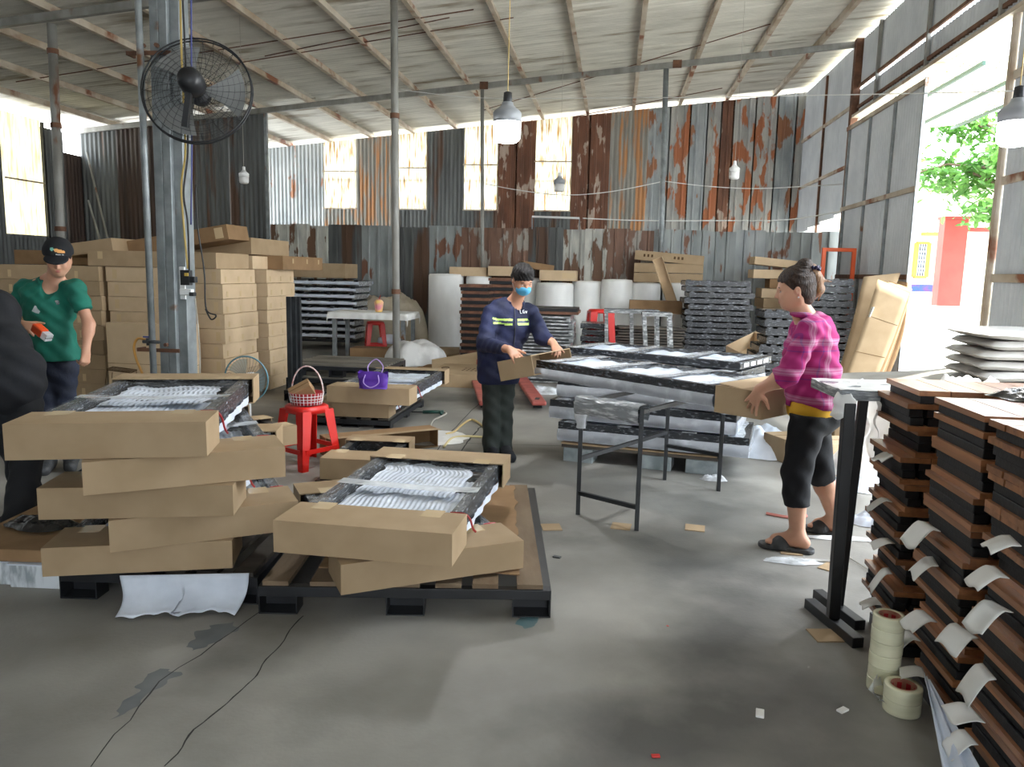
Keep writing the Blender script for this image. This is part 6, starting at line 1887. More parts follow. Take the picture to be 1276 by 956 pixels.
def torso(FD, pel, wst, chs, nek, side, fwd, W=1.0, D=1.0, k=.04, infl=0., belly=0.):
    """pelvis, waist, chest, neck-base points; side = unit vector across the shoulders"""
    up = unit(V3(chs) - V3(wst))
    ax = (unit(side), unit(fwd), up)
    FD.ell(pel, ((.155 + infl) * W, (.108 + infl) * D, .13 + infl), ax, k)
    FD.ell(wst, ((.132 + infl) * W, (.096 + infl + belly) * D, .15 + infl), ax, k)
    FD.ell(chs, ((.150 + infl) * W, (.106 + infl) * D, .165 + infl), ax, k)
    FD.cap(V3(chs) + up * .10 - unit(side) * .11 * W, V3(chs) + up * .10 + unit(side) * .11 * W, .055 + infl * .6, .055 + infl * .6, k)
    FD.cap(V3(chs) + up * .1, nek, .075 + infl * .5, .052 + infl * .3, k)
def p_(px, py, D): return V3(P(px, py, D))

# ------------------------------------------------------------------ the woman in the pink plaid shirt
Yw = 4.36
wo = Vector((1.08, Yw, 0))
W_ = thing('person', 'woman in a pink plaid shirt and black cropped trousers fitting the end cap', 'person', wo)
f_w = unit((-1, .12, 0)); s_w = np.cross(f_w, (0, 0, 1))           # her right is away from the camera
s_w = unit(s_w)
near = -s_w if s_w[1] > 0 else s_w                                   # towards the camera
hd = p_(991, 360, Yw); nk = p_(1001, 392, Yw); ch = p_(1012, 432, Yw); ws = p_(1014, 470, Yw); pe = p_(1012, 506, Yw)
nS = p_(1004, 408, Yw) + near * .165; fS = p_(1004, 408, Yw) - near * .165
nE = p_(983, 466, Yw - .19)
_Nc = midR + ux * .33 - uy * .37
def on_near(px, py, off):
    q0 = _Nc - uy * off; r = ray(px, py)
    t = (q0.x * uy.x + q0.y * uy.y) / (r.x * uy.x + r.y * uy.y)
    return np.array([r.x * t, r.y * t, EYE + r.z * t])
nW = on_near(946, 486, .055)
fE = p_(985, 455, Yw + .28); fW = p_(978, 470, 4.75)
nH = p_(1005, 520, Yw) + near * .085; fH = p_(1014, 518, Yw) - near * .085
nK = p_(992, 592, 4.28); nA = V3(G(990, 690)) + V3((0, 0, .085))
nA = V3((G(992, 687).x, G(992, 687).y, .09))
fK = p_(1021, 584, 4.50); fA = V3((G(1040, 668).x, G(1040, 668).y + .02, .10))
FD = Field((.2, 3.7, -.02), (1.75, 5.1, 1.75), .0066)
torso(FD, pe, ws, ch, nk, s_w, f_w, W=.85, D=.88)
FD.cap(nk, V3(hd) - V3((0, 0, .06)) + V3((.01, 0, 0)), .052, .050, .03)
limb_arm(FD, nS, nE, nW, .056, .045, .027); limb_arm(FD, fS, fE, fW, .054, .044, .027)
limb_leg(FD, nH, nK, nA, .072, .058, .038); limb_leg(FD, fH, fK, fA, .072, .058, .038)
def foot(FD, an, toe, s=1.0, bare=True):
    an = V3(an); toe = V3(toe); d = unit(V3((toe[0] - an[0], toe[1] - an[1], 0)))
    heel = V3((an[0], an[1], .035 + toe[2])) - d * .035
    z0 = .028 + toe[2]
    FD.cap(an, heel, .036 * s, .034 * s, .02)
    FD.cap(an, V3((toe[0], toe[1], z0 + .008)) - d * .07, .038 * s, .028 * s, .03)
    FD.cap(heel, V3((toe[0], toe[1], z0)) - d * .06, .030 * s, .034 * s, .02)
    t = V3((-d[1], d[0], 0))
    for i in range(5):
        q = V3((toe[0], toe[1], z0 - .008)) - d * (.012 + .006 * abs(i - 1)) + t * (.030 - .015 * i)
        FD.cap(q - d * .05, q, .013, .0105, .01)
nT = V3((G(952, 681).x, G(952, 681).y, .02)); fT = V3((G(1005, 661).x, G(1005, 661).y, .02))
foot(FD, nA, nT); foot(FD, fA, fT)
dh = unit(on_near(932, 512, .022) - nW)
hand(FD, nW, dh, unit(V3(-uy) + V3((0, 0, .12))), side=-1, curl=[.06, .12, .12, .14], spread=.24, s=1.0, thumb=(.9, .35))
hand(FD, fW, unit((-.5, .1, -.5)), unit((-.3, .8, .3)), side=1, curl=.3, s=.95)
hinfo = head(FD, hd, unit((-1, .10, -.18)), (-.12, 0, 1), .98)
v, f = FD.mesh(); body, vb = np_build('body', v, f, 'skin', W_, wo, 2)
face_parts(body, (0, 0, 0) if False else wo, *hinfo, s=.98)
hc, hf, hu, hr = hinfo
# hair pulled back
FD = Field((hc[0] - .2, hc[1] - .2, hc[2] - .2), (hc[0] + .3, hc[1] + .2, hc[2] + .3), .005)
FD.ell(hc + hu * .034 - hf * .012, (.081, .101, .092), (hr, hf, hu), .01)
FD.ell(hc - hu * .03 - hf * .045, (.066, .058, .07), (hr, hf, hu), .03)
FD.ell(hc - hu * .035 + hf * .070, (.10, .070, .085), (hr, hf, hu), .012, sub=True)
FD.ell(hc - hu * .03 + hf * .005 + hr * .085, (.03, .024, .034), (hr, hf, hu), .01, sub=True)
FD.ell(hc - hu * .03 + hf * .005 - hr * .085, (.03, .024, .034), (hr, hf, hu), .01, sub=True)
bun = V3(P(1003, 331, Yw))
FD.ell(bun, (.038, .042, .036), None, .02); FD.cap(hc + hu * .08 - hf * .04, bun, .04, .03, .03)
X, Y, Z = np.meshgrid(FD.ax[0], FD.ax[1], FD.ax[2], indexing='ij')
rad = np.arctan2(Y - bun[1], Z - bun[2]); FD.a += (.0022 * np.sin(rad * 26 + 30 * (X - bun[0]))).astype(np.float32)
v, f = FD.mesh(); np_build('hair', v, f, 'hairbrown', W_, wo, 1)
FD = Field((bun[0] - .1, bun[1] - .15, bun[2] - .35), (bun[0] + .3, bun[1] + .15, bun[2] + .1), .005)
tie = V3(P(1012, 334, Yw))
seg(FD, [tie, p_(1018, 348, Yw), p_(1021, 362, Yw), p_(1013, 374, Yw)], [.026, .030, .022, .006], .02)
seg(FD, [p_(1014, 340, Yw), p_(1024, 349, Yw), p_(1037, 351, Yw)], [.016, .010, .003], .01)
seg(FD, [p_(1020, 340, Yw + .03), p_(1025, 360, Yw + .03), p_(1019, 376, Yw + .03)], [.014, .012, .003], .01)
v, f = FD.mesh(); np_build('ponytail', v, f, 'hairtip', W_, wo, 1)
sc1 = MB()
for k in range(10):
    a = 2 * PI * k / 10
    c_ = Vector(tie) - wo
    sc1.tube([c_ + Vector((.022 * math.cos(a), .028 * math.sin(a), .0)), c_ + Vector((.036 * math.cos(a) + .01, .04 * math.sin(a), .012 * math.sin(3 * a)))], [.012, .007], 6)
sc1.build('hair_scrunchie', mat('dark_blue_scrunchie', (36, 30, 66), rough=.6), W_, smooth=True)
er = hc - hu * .045 - hf * .004 + near * .078
MB().lathe([(.001, -.005), (.005, -.002), (.005, .002), (.001, .005)], 10, Vector(er) - wo).build('earring', 'white', W_, smooth=True)
# shirt
FD = Field((.5, 3.8, .80), (1.7, 5.0, 1.50), .0085)
torso(FD, pe + V3((0, 0, .06)), ws, ch, nk - V3((0, 0, .02)), s_w, f_w, W=1.0, D=1.06, infl=.018, belly=.02)
FD.ell(ch + f_w * .085 - V3((0, 0, .03)), (.125, .062, .07), (s_w, f_w, (0, 0, 1)), .04)
FD.ell(pe + V3((0.01, 0, .02)), (.178, .142, .14), (s_w, f_w, (0, 0, 1)), .04)
cuf = mid(nE, nW, .32); cuf2 = mid(fE, fW, .32)
seg(FD, [nS, nE, cuf], [.066, .058, .056], .02); seg(FD, [fS, fE, cuf2], [.064, .056, .054], .02)
FD.cap(mid(nE, nW, .22), cuf, .060, .062, .01)
dd_ = unit(nW - nE); 
FD.folds(.006, 78, 1)
hem0 = p_(1010, 515, Yw)
X, Y, Z = np.meshgrid(FD.ax[0], FD.ax[1], FD.ax[2], indexing='ij')
hemz = P(1010, 507, Yw).z + .035 * np.sin((X - 1.0) * 11 + 1.6) - .03 * ((X < .98))
isarm = ((X - cuf[0]) ** 2 + (Y - cuf[1]) ** 2 + (Z - cuf[2]) ** 2 < .11 ** 2)
FD.a = np.where(isarm, FD.a, np.maximum(FD.a, (hemz - Z).astype(np.float32)))
dcl = ((X - cuf[0]) * dd_[0] + (Y - cuf[1]) * dd_[1] + (Z - cuf[2]) * dd_[2]).astype(np.float32)
FD.a = np.where(isarm, np.maximum(FD.a, dcl), FD.a)
FD.cap(nk - V3((0, 0, .05)), nk + V3((-.01, 0, .1)), .058, .075, 0.0, sub=True)
v, f = FD.mesh(); np_build('plaid_shirt', v, f, 'plaid', W_, wo, 1)
FD = Field((.8, 4.0, .95), (1.5, 4.7, 1.55), .007)     # collar
cz = nk + V3((0, 0, -.005))
FD.ell(cz, (.078, .072, .035), (s_w, f_w, (.15, 0, 1)), 0); FD.cap(cz - V3((0, 0, .05)), cz + V3((-.02, 0, .12)), .056, .060, 0, sub=True)
v, f = FD.mesh(); np_build('collar', v, f, 'plaid', W_, wo, 1)
# undershirt
FD = Field((.7, 3.9, .72), (1.5, 4.9, 1.0), .0085)
FD.ell(pe + V3((0.0, 0, .0)), (.172, .136, .15), (s_w, f_w, (0, 0, 1)), .0)
FD.clip((0, 0, P(1010, 519, Yw).z), (0, 0, -1)); FD.clip((0, 0, 1.0), (0, 0, 1))
v, f = FD.mesh(); np_build('yellow_undershirt', v, f, 'yellowcloth', W_, wo, 1)
# cropped trousers
FD = Field((.6, 3.8, .15), (1.6, 5.0, .98), .0085)
FD.ell(pe, (.166, .130, .14), (s_w, f_w, (0, 0, 1)), 0)
FD.ell(pe + V3((.045, 0, -.04)), (.15, .115, .12), (s_w, f_w, (0, 0, 1)), .04)
nEnd = mid(nK, nA, .50); fEnd = mid(fK, fA, .22)
seg(FD, [nH, nK, nEnd], [.100, .076, .070], .025); seg(FD, [fH, fK, fEnd], [.098, .078, .072], .025)
FD.folds(.005, 60, 4)
for e_, k_, rr_ in ((nEnd, unit(nEnd - nK), .12), (fEnd, unit(fEnd - fK), .12)):
    X, Y, Z = np.meshgrid(FD.ax[0], FD.ax[1], FD.ax[2], indexing='ij')
    dcl = ((X - e_[0]) * k_[0] + (Y - e_[1]) * k_[1] + (Z - e_[2]) * k_[2]).astype(np.float32)
    near_ = ((X - e_[0]) ** 2 + (Y - e_[1]) ** 2 + (Z - e_[2]) ** 2 < rr_ ** 2)
    FD.a = np.where(near_, np.maximum(FD.a, dcl), FD.a)
FD.clip((0, 0, P(1010, 513, Yw).z), (0, 0, 1))
v, f = FD.mesh(); np_build('cropped_trousers', v, f, 'blackcloth', W_, wo, 1)
# slippers
for an, toe, nm in ((nA, nT, 0), (fA, fT, 1)):
    d = unit(V3((toe[0] - an[0], toe[1] - an[1], 0))); t_ = V3((-d[1], d[0], 0))
    FD = Field(np.minimum(an, toe) - .15, np.maximum(an, toe) + .15, .005)
    z = toe[2] - .012
    h0 = V3((an[0], an[1], .014)) - d * .05; t0 = V3((toe[0], toe[1], .014)) - d * .02
    FD.cap(h0, t0, .046, .054, 0); FD.clip((0, 0, .026), (0, 0, 1)); FD.clip((0, 0, .002), (0, 0, -1))
    sole = FD.a.copy()
    FD.a[:] = .2
    mz = mid(h0, t0, .68)
    FD.ell(mz + V3((0, 0, .012)), (.062, .058, .062), (t_, d, (0, 0, 1)), 0)
    FD.clip((0, 0, .01), (0, 0, -1)); FD.a = np.minimum(FD.a, sole)
    v, f = FD.mesh(); np_build('slipper', v, f, 'slipper', W_, wo, 1)

# ------------------------------------------------------------------ the man in the blue mask
Ym = 6.05
mo = Vector((P(622, 500, Ym).x, Ym, 0))
Mn = thing('person', 'man in a navy jacket and light blue face mask behind the middle table', 'person', mo)
f_m = unit((.42, -.9, 0)); s_m = unit(np.cross(f_m, (0, 0, 1)))    # his right, on the picture's left
hd = p_(651, 348, Ym - .10); nk = p_(641, 375, Ym); ch = p_(634, 402, Ym); ws = p_(626, 428, Ym); pe = p_(622, 448, Ym + .02)
shc = p_(637, 387, Ym)
rS = shc + s_m * .165 - V3((0, 0, .02)); lS = shc - s_m * .165 - V3((0, 0, .02))
rE = p_(604, 428, Ym - .22); rW = p_(635, 436, 5.52)
lE = p_(676, 420, Ym - .05); lW = p_(689, 427, 5.95)
rH = p_(613, 456, Ym) ; lH = p_(631, 456, Ym + .03)
rK = p_(613, 508, Ym - .03); lK = p_(628, 508, Ym + .03)
rA = V3((rK[0] + .0, Ym - .02, .09)); lA = V3((lK[0] + .0, Ym + .06, .09))
FD = Field((-1.6, 5.1, -.02), (-.1, 6.6, 1.75), .0075)
torso(FD, pe, ws, ch, nk, s_m, f_m, W=.88, D=.85)
FD.cap(nk - V3((0, 0, .03)), V3(hd) - V3((0, 0, .05)), .056, .052, .03)
limb_arm(FD, rS, rE, rW, .052, .042, .029); limb_arm(FD, lS, lE, lW, .052, .042, .029)
limb_leg(FD, rH, rK, rA, .065, .050, .038); limb_leg(FD, lH, lK, lA, .065, .050, .038)
rT = rA + V3((.06, -.2, -.07)); lT = lA + V3((.09, -.19, -.07))
foot(FD, rA, rT); foot(FD, lA, lT)
hand(FD, rW, unit(p_(656, 456, 5.34) - rW), unit((.15, -.75, .6)), side=-1, curl=[.25, .32, .34, .36], spread=.10, s=1.02, thumb=(.8, .2))
hand(FD, lW, unit(p_(696, 440, 5.84) - lW), unit((.35, -.3, .9)), side=-1, curl=[.55, .6, .6, .6], spread=.08, s=1.0, thumb=(.9, .3))
hinfo = head(FD, hd, unit((.48, -.80, -.52)), (.15, -.30, 1), 1.0)
v, f = FD.mesh(); body, vb = np_build('body', v, f, 'skinb', Mn, mo, 2)
face_parts(body, mo, *hinfo, s=1.0, lips=False, look=-.5)
hc, hf, hu, hr = hinfo
def msk(c, n):
    q = c - hc
    return ((q @ hf) > .035) & ((q @ hu) < -.012) & ((q @ hu) > -.115) & (np.abs(q @ hr) < .068)
# mask as its own surface
FD = Field(hc - .16, hc + .16, .005)
FD.ell(hc - hu * .052 + hf * .052, (.062, .058, .058), (hr, hf, hu), 0)
FD.ell(hc - hu * .034 + hf * .085, (.026, .034, .030), (hr, hf, hu), .03)
FD.clip(hc - hu * .018, hu); FD.clip(hc + hf * .040, -hf)
v, f = FD.mesh(); np_build('face_mask', v, f, 'maskblue', Mn, mo, 1)
for sg in (-1, 1):
    e = hc - hu * .01 + hr * sg * .078 - hf * .012
    for dz in (-.022, -.085):
        MB().tube([Vector(hc + hu * dz + hf * .045 + hr * sg * .058) - mo, Vector(mid(hc + hu * dz + hf * .03 + hr * sg * .066, e)) - mo, Vector(e) - mo], .0016, 4).build('ear_loop', 'white', Mn)
FD = Field(hc - .17, hc + .17, .005)
FD.ell(hc + hu * .038 - hf * .010, (.084, .101, .090), (hr, hf, hu), 0)
FD.ell(hc - hu * .01 - hf * .055, (.070, .048, .060), (hr, hf, hu), .03)
FD.ell(hc + hu * .088 + hf * .035, (.058, .050, .032), (hr, hf, hu), .02)
FD.ell(hc - hu * .055 + hf * .075, (.10, .085, .088), (hr, hf, hu), .008, sub=True)
FD.ell(hc - hu * .03 + hf * .0 + hr * .085, (.026, .03, .036), (hr, hf, hu), .006, sub=True)
FD.ell(hc - hu * .03 + hf * .0 - hr * .085, (.026, .03, .036), (hr, hf, hu), .006, sub=True)
X, Y, Z = np.meshgrid(FD.ax[0], FD.ax[1], FD.ax[2], indexing='ij')
FD.a += (.002 * np.sin(X * 240 + 3 * np.sin(Z * 60)) ).astype(np.float32)
v, f = FD.mesh(); np_build('hair', v, f, 'hairdark', Mn, mo, 1)
# jacket
FD = Field((-1.6, 5.2, .50), (-.1, 6.6, 1.52), .0085)
torso(FD, pe + V3((0, 0, .05)), ws, ch, nk - V3((0, 0, .03)), s_m, f_m, W=1.04, D=1.1, infl=.020, belly=.02)
FD.cap(pe - V3((0, 0, .12)) - s_m * .05, pe + V3((0, 0, .05)) - s_m * .05, .130, .125, .03); FD.cap(pe - V3((0, 0, .12)) + s_m * .05, pe + V3((0, 0, .05)) + s_m * .05, .130, .125, .03)
rC = mid(rE, rW, .82); lC = mid(lE, lW, .75)
seg(FD, [rS, rE, rC], [.070, .064, .046], .025); seg(FD, [lS, lE, lC], [.070, .064, .046], .025)
FD.folds(.0045, 66, 2)
for e_, k_ in ((rC, unit(rW - rE)), (lC, unit(lW - lE))):
    X, Y, Z = np.meshgrid(FD.ax[0], FD.ax[1], FD.ax[2], indexing='ij')
    dcl = ((X - e_[0]) * k_[0] + (Y - e_[1]) * k_[1] + (Z - e_[2]) * k_[2]).astype(np.float32)
    near_ = ((X - e_[0]) ** 2 + (Y - e_[1]) ** 2 + (Z - e_[2]) ** 2 < .09 ** 2)
    FD.a = np.where(near_, np.maximum(FD.a, dcl), FD.a)
FD.clip((0, 0, P(620, 478, Ym).z), (0, 0, -1))
FD.cap(nk - V3((0, 0, .04)) + f_m * .03, nk + V3((0, 0, .12)), .052, .085, 0, sub=True)
v, f = FD.mesh(); jk, vj = np_build('jacket', v, f, 'navy', Mn, mo, 1)
z1 = P(635, 399, Ym).z
def stripe(z0, z1_, nm, m):
    def mk(c, n):
        q = c - ch; x = q @ s_m
        zz = c[:, 2] - .03 * x
        return (n @ f_m > .35) & (zz > z0) & (zz < z1_) & (((x > .012) & (x < .165)) | ((x < -.03) & (x > -.135)))
    patch(nm, vj, f, mk, .003 if m == 'neon' else .006, m, Mn, mo)
stripe(z1 - .030, z1 + .018, 'reflective_stripe', 'neon')
stripe(z1 - .014, z1 + .002, 'silver_stripe', 'silver')
# zip line and chest letters
def on_jacket(x, z):
    q = vj[(np.abs((vj - ch) @ s_m - x) < .012) & (np.abs(vj[:, 2] - z) < .012) & (((vj - ch) @ f_m) > 0)]
    if not len(q): return ch + s_m * x + f_m * .15
    p = q[np.argmax((q - ch) @ f_m)]
    return ch + s_m * x + f_m * ((p - ch) @ f_m + .003) + V3((0, 0, z - ch[2]))
zs = np.linspace(z1 + .10, P(620, 470, Ym).z, 14)
MB().tube([Vector(on_jacket(-.008, z)) - mo for z in zs], .003, 5).build('zip_seam', 'black', Mn)
lt_ = MB()
zL = P(655, 390, Ym).z
def let(x, strokes):
    for (x0, y0, x1, y1) in strokes:
        a = on_jacket(x - x0, zL + y0); b = on_jacket(x - x1, zL + y1)
        lt_.bar(Vector(a) - mo, Vector(b) - mo, .005, .004)
let(-.055, [(0, .026, 0, 0), (0, 0, .014, 0)])
let(-.080, [(.014, .024, 0, .020), (0, .020, 0, .004), (0, .004, .014, 0), (.014, 0, .014, .012), (.014, .012, .007, .012)])
let(-.104, [(0, .018, .004, 0), (.004, 0, .008, .014), (.008, .014, .012, 0), (.012, 0, .016, .018)])
lt_.build('chest_letters', 'white', Mn)
FD = Field((-1.4, 5.7, 1.15), (-.4, 6.5, 1.6), .007)
cz = nk - V3((0, 0, .015))
FD.ell(cz, (.086, .082, .045), (s_m, f_m, (0, 0, 1)), 0); FD.cap(cz - V3((0, 0, .06)) + f_m * .02, cz + f_m * .02 + V3((0, 0, .12)), .056, .074, 0, sub=True)
FD.clip(cz + f_m * .070, f_m)
v, f = FD.mesh(); np_build('collar', v, f, 'navy', Mn, mo, 1)
FD = Field((-1.4, 5.5, .0), (-.4, 6.6, .95), .0085)
FD.ell(pe, (.155, .118, .14), (s_m, f_m, (0, 0, 1)), 0)
seg(FD, [rH, rK, rA + V3((0, 0, -.02))], [.090, .074, .072], .012); seg(FD, [lH, lK, lA + V3((0, 0, -.02))], [.090, .074, .072], .012)
FD.folds(.0065, 58, 5); FD.clip((0, 0, .035), (0, 0, -1))
v, f = FD.mesh(); np_build('trousers', v, f, 'darkgreen', Mn, mo, 1)
for an, toe in ((rA, rT), (lA, lT)):
    d = unit(V3((toe[0] - an[0], toe[1] - an[1], 0)))
    FD = Field(np.minimum(an, toe) - .16, np.maximum(an, toe) + .16, .006)
    FD.cap(V3((an[0], an[1], .045)) - d * .04, V3((toe[0], toe[1], .035)) - d * .01, .046, .044, 0); FD.cap(V3((an[0], an[1], .05)), an + V3((0, 0, .01)), .048, .047, .03); FD.cap(an, V3((toe[0], toe[1], .05)) - d * .07, .046, .036, .03)
    FD.clip((0, 0, .003), (0, 0, -1))
    v, f = FD.mesh(); np_build('shoe', v, f, 'blackcloth', Mn, mo, 1)

# ------------------------------------------------------------------ the young man in the green polo
Yb = 5.0
bo = Vector((P(65, 500, Yb).x, Yb, 0))
By = thing('person', 'young man in a green polo shirt and black cap holding an orange tape dispenser', 'person', bo)
f_b = unit((.45, -.9, 0)); s_b = unit(np.cross(f_b, (0, 0, 1)))
hd = p_(73, 322, Yb - .08); nk = p_(64, 350, Yb); ch = p_(62, 385, Yb); ws = p_(66, 425, Yb); pe = p_(69, 455, Yb)
shc = p_(62, 352, Yb)
rS = p_(31, 360, Yb); lS = p_(94, 360, Yb)
rE = p_(12, 400, Yb - .02); rW = p_(30, 405, Yb - .26)
lE = p_(111, 404, Yb - .02); lW = p_(107, 436, Yb - .08)
rH = p_(59, 466, Yb); lH = p_(80, 466, Yb + .02)
rK = p_(60, 530, Yb - .02); lK = p_(79, 530, Yb + .06)
rA = V3((rK[0] - .03, Yb, .09)); lA = V3((lK[0], Yb + .12, .09))
FD = Field((-4.3, 4.4, -.02), (-3.1, 5.5, 1.8), .0072)
torso(FD, pe, ws, ch, nk, s_b, f_b, W=.86, D=.85)
FD.cap(nk - V3((0, 0, .03)), V3(hd) - V3((0, 0, .05)), .058, .052, .03)
FD.cap(shc, rS, .05, .048, .04); FD.cap(shc, lS, .05, .048, .04)
limb_arm(FD, rS, rE, rW, .046, .036, .027); limb_arm(FD, lS, lE, lW, .046, .037, .026)
limb_leg(FD, rH, rK, rA, .062, .048, .038); limb_leg(FD, lH, lK, lA, .062, .048, .038)
rT = rA + V3((.10, -.18, -.07)); lT = lA + V3((.12, -.17, -.07))
foot(FD, rA, rT); foot(FD, lA, lT)
hand(FD, rW, unit(p_(52, 412, Yb - .34) - rW), unit((-.1, -.55, .75)), side=-1, curl=[.55, .6, .6, .6], spread=.05, s=1.05, thumb=(.8, .5))
hand(FD, lW, unit((-.05, -.12, -1)), unit((.95, -.2, 0)), side=-1, curl=[.9, .95, 1.0, 1.0], spread=.04, s=1.0, thumb=(.5, .7))
hinfo = head(FD, hd, unit((.46, -.78, -.34)), (.15, -.24, 1), 1.02)
v, f = FD.mesh(); body, vb = np_build('body', v, f, 'skin', By, bo, 2)
face_parts(body, bo, *hinfo, s=1.02, look=-.5)
hc, hf, hu, hr = hinfo
FD = Field(hc - .18, hc + .2, .005)
FD.ell(hc + hu * .030 - hf * .010, (.082, .099, .088), (hr, hf, hu), 0)
FD.ell(hc - hu * .01 - hf * .05, (.068, .048, .055), (hr, hf, hu), .03)
FD.ell(hc - hu * .05 + hf * .075, (.11, .09, .10), (hr, hf, hu), .008, sub=True)
v, f = FD.mesh(); np_build('hair', v, f, 'hairdark', By, bo, 1)
FD = Field(hc - .22, hc + .26, .0055)
FD.ell(hc + hu * .048 - hf * .008, (.096, .110, .098), (hr, hf, hu), 0)
FD.ell(hc + hu * .07 + hf * .04, (.070, .060, .055), (hr, hf, hu), .03)
FD.clip(hc + hu * .034 + hf * .02, unit(-hu + hf * .05))
dome = FD.a.copy(); FD.a[:] = .2
FD.ell(hc + hu * .036 + hf * .105, (.076, .078, .018), (hr, unit(hf - hu * .16), unit(hu + hf * .16)), 0)
FD.ell(hc + hu * .018 + hf * .095, (.086, .12, .018), (hr, unit(hf - hu * .20), unit(hu + hf * .20)), 0, sub=True)
FD.a = np.minimum(FD.a, dome)
v, f = FD.mesh(); cp, vc = np_build('baseball_cap', v, f, 'blackcloth', By, bo, 1)
def capmask(cx, cz, rx, rz, tilt=-.5):
    def mk(c, n):
        q = c - hc; x = -(q @ hr) ; z = q @ hu
        x = (q @ hr)
        a = (x - cx) * math.cos(tilt) + (z - cz) * math.sin(tilt); b = -(x - cx) * math.sin(tilt) + (z - cz) * math.cos(tilt)
        return (n @ hf > .1) & ((a / rx) ** 2 + (b / rz) ** 2 < 1)
    return mk
# emblem: orange carrot-like oval with a pale green end, small white letters under it
sgx = -1 if hr[0] > 0 else 1
patch('cap_emblem', vc, f, capmask(-.020, .088, .034, .011, .30), .004, mat('emblem_orange', (222, 160, 92), rough=.7), By, bo)
patch('emblem_end', vc, f, capmask(.020, .098, .010, .009, 0), .005, mat('emblem_teal', (110, 176, 160), rough=.7), By, bo)
vn_c = vc
cl_ = MB()
for k in range(6):
    x = -.002 - .0085 * k
    p = vc[np.argmin(np.abs((vc - hc) @ hr - x) + np.abs((vc - hc) @ hu - (.068 - .0012 * k)) + 10 * (((vc - hc) @ hf) < .03))]
    cl_.lathe([(.0030, 0), (.0036, .0015), (.0028, .0022)], 7, Vector(p + hf * .003) - bo, R=Vector(hf).to_track_quat('Z', 'Y').to_matrix())
cl_.build('cap_lettering', 'white', By)
# polo
FD = Field((-4.3, 4.4, .80), (-3.1, 5.5, 1.56), .0085)
torso(FD, pe + V3((0, 0, .05)), ws, ch, nk - V3((0, 0, .03)), s_b, f_b, W=1.0, D=1.08, infl=.020)
FD.cap(shc - V3((0, 0, .015)), rS, .058, .060, .04); FD.cap(shc - V3((0, 0, .015)), lS, .058, .060, .04)
rC = mid(rS, rE, .72); lC = mid(lS, lE, .62)
seg(FD, [rS, rC], [.064, .064], .03); seg(FD, [lS, lC], [.064, .064], .03)
FD.cap(pe - V3((0, 0, .05)), pe + V3((0, 0, .1)), .12, .12, .04, flat=(f_b, .85))
FD.folds(.006, 64, 3)
for e_, k_ in ((rC, unit(rE - rS)), (lC, unit(lE - lS))):
    X, Y, Z = np.meshgrid(FD.ax[0], FD.ax[1], FD.ax[2], indexing='ij')
    dcl = ((X - e_[0]) * k_[0] + (Y - e_[1]) * k_[1] + (Z - e_[2]) * k_[2]).astype(np.float32)
    near_ = ((X - e_[0]) ** 2 + (Y - e_[1]) ** 2 + (Z - e_[2]) ** 2 < .10 ** 2)
    FD.a = np.where(near_, np.maximum(FD.a, dcl), FD.a)
FD.clip((0, 0, P(70, 466, Yb).z), (0, 0, -1))
FD.cap(nk - V3((0, 0, .03)), nk + V3((0, 0, .12)), .056, .075, 0, sub=True)
# open V placket
FD.cap(nk + f_b * .09 - V3((0, 0, .04)), ch + f_b * .15 + V3((0, 0, .07)), .058, .016, 0, sub=True)
v, f = FD.mesh(); pj_, vp = np_build('polo_shirt', v, f, 'green', By, bo, 1)
FD = Field((-4.1, 4.6, 1.2), (-3.3, 5.4, 1.6), .007)
cz = nk - V3((0, 0, .012))
cz = cz + V3((0, 0, .012)); FD.ell(cz, (.094, .092, .046), (s_b, f_b, (0, 0, 1)), 0); FD.cap(cz - V3((0, 0, .06)) + f_b * .02, cz + f_b * .03 + V3((0, 0, .12)), .060, .082, 0, sub=True)
FD.clip(cz + f_b * .062, f_b)
v, f = FD.mesh(); np_build('collar', v, f, 'green', By, bo, 1)
def on_s(x, z, vv, c0, s_, f__):
    q = vv[(np.abs((vv - c0) @ s_ - x) < .014) & (np.abs(vv[:, 2] - z) < .014)]
    return q[np.argmax((q - c0) @ f__)]
try:
    bd = on_s(-.085, P(84, 377, Yb).z, vp, ch, s_b, f_b)
    MB().lathe([(.016, -.002), (.017, .001), (.011, .003)], 16, Vector(bd) - bo, R=Vector(f_b).to_track_quat('Z', 'Y').to_matrix()).build('chest_badge', mat('badge_grey', (170, 180, 176), (30, 40, 60), scale=60, rough=.5), By)
    bd = on_s(.06, P(42, 386, Yb).z, vp, ch, s_b, f_b)
    MB().box(Vector(bd) - bo, (.045, .003, .045), Euler((.1, .5, .45)).to_matrix()).build('tape_scrap', 'film2', By)
except Exception as e: print('badge', e)
FD = Field((-4.3, 4.5, .02), (-3.2, 5.5, .95), .0085)
FD.ell(pe, (.155, .115, .14), (s_b, f_b, (0, 0, 1)), 0)
seg(FD, [rH, rK, rA + V3((0, 0, -.02))], [.088, .070, .060], .02); seg(FD, [lH, lK, lA + V3((0, 0, -.02))], [.088, .070, .060], .02)
FD.folds(.005, 60, 7); FD.clip((0, 0, .07), (0, 0, -1))
v, f = FD.mesh(); np_build('jeans', v, f, 'jeans', By, bo, 1)
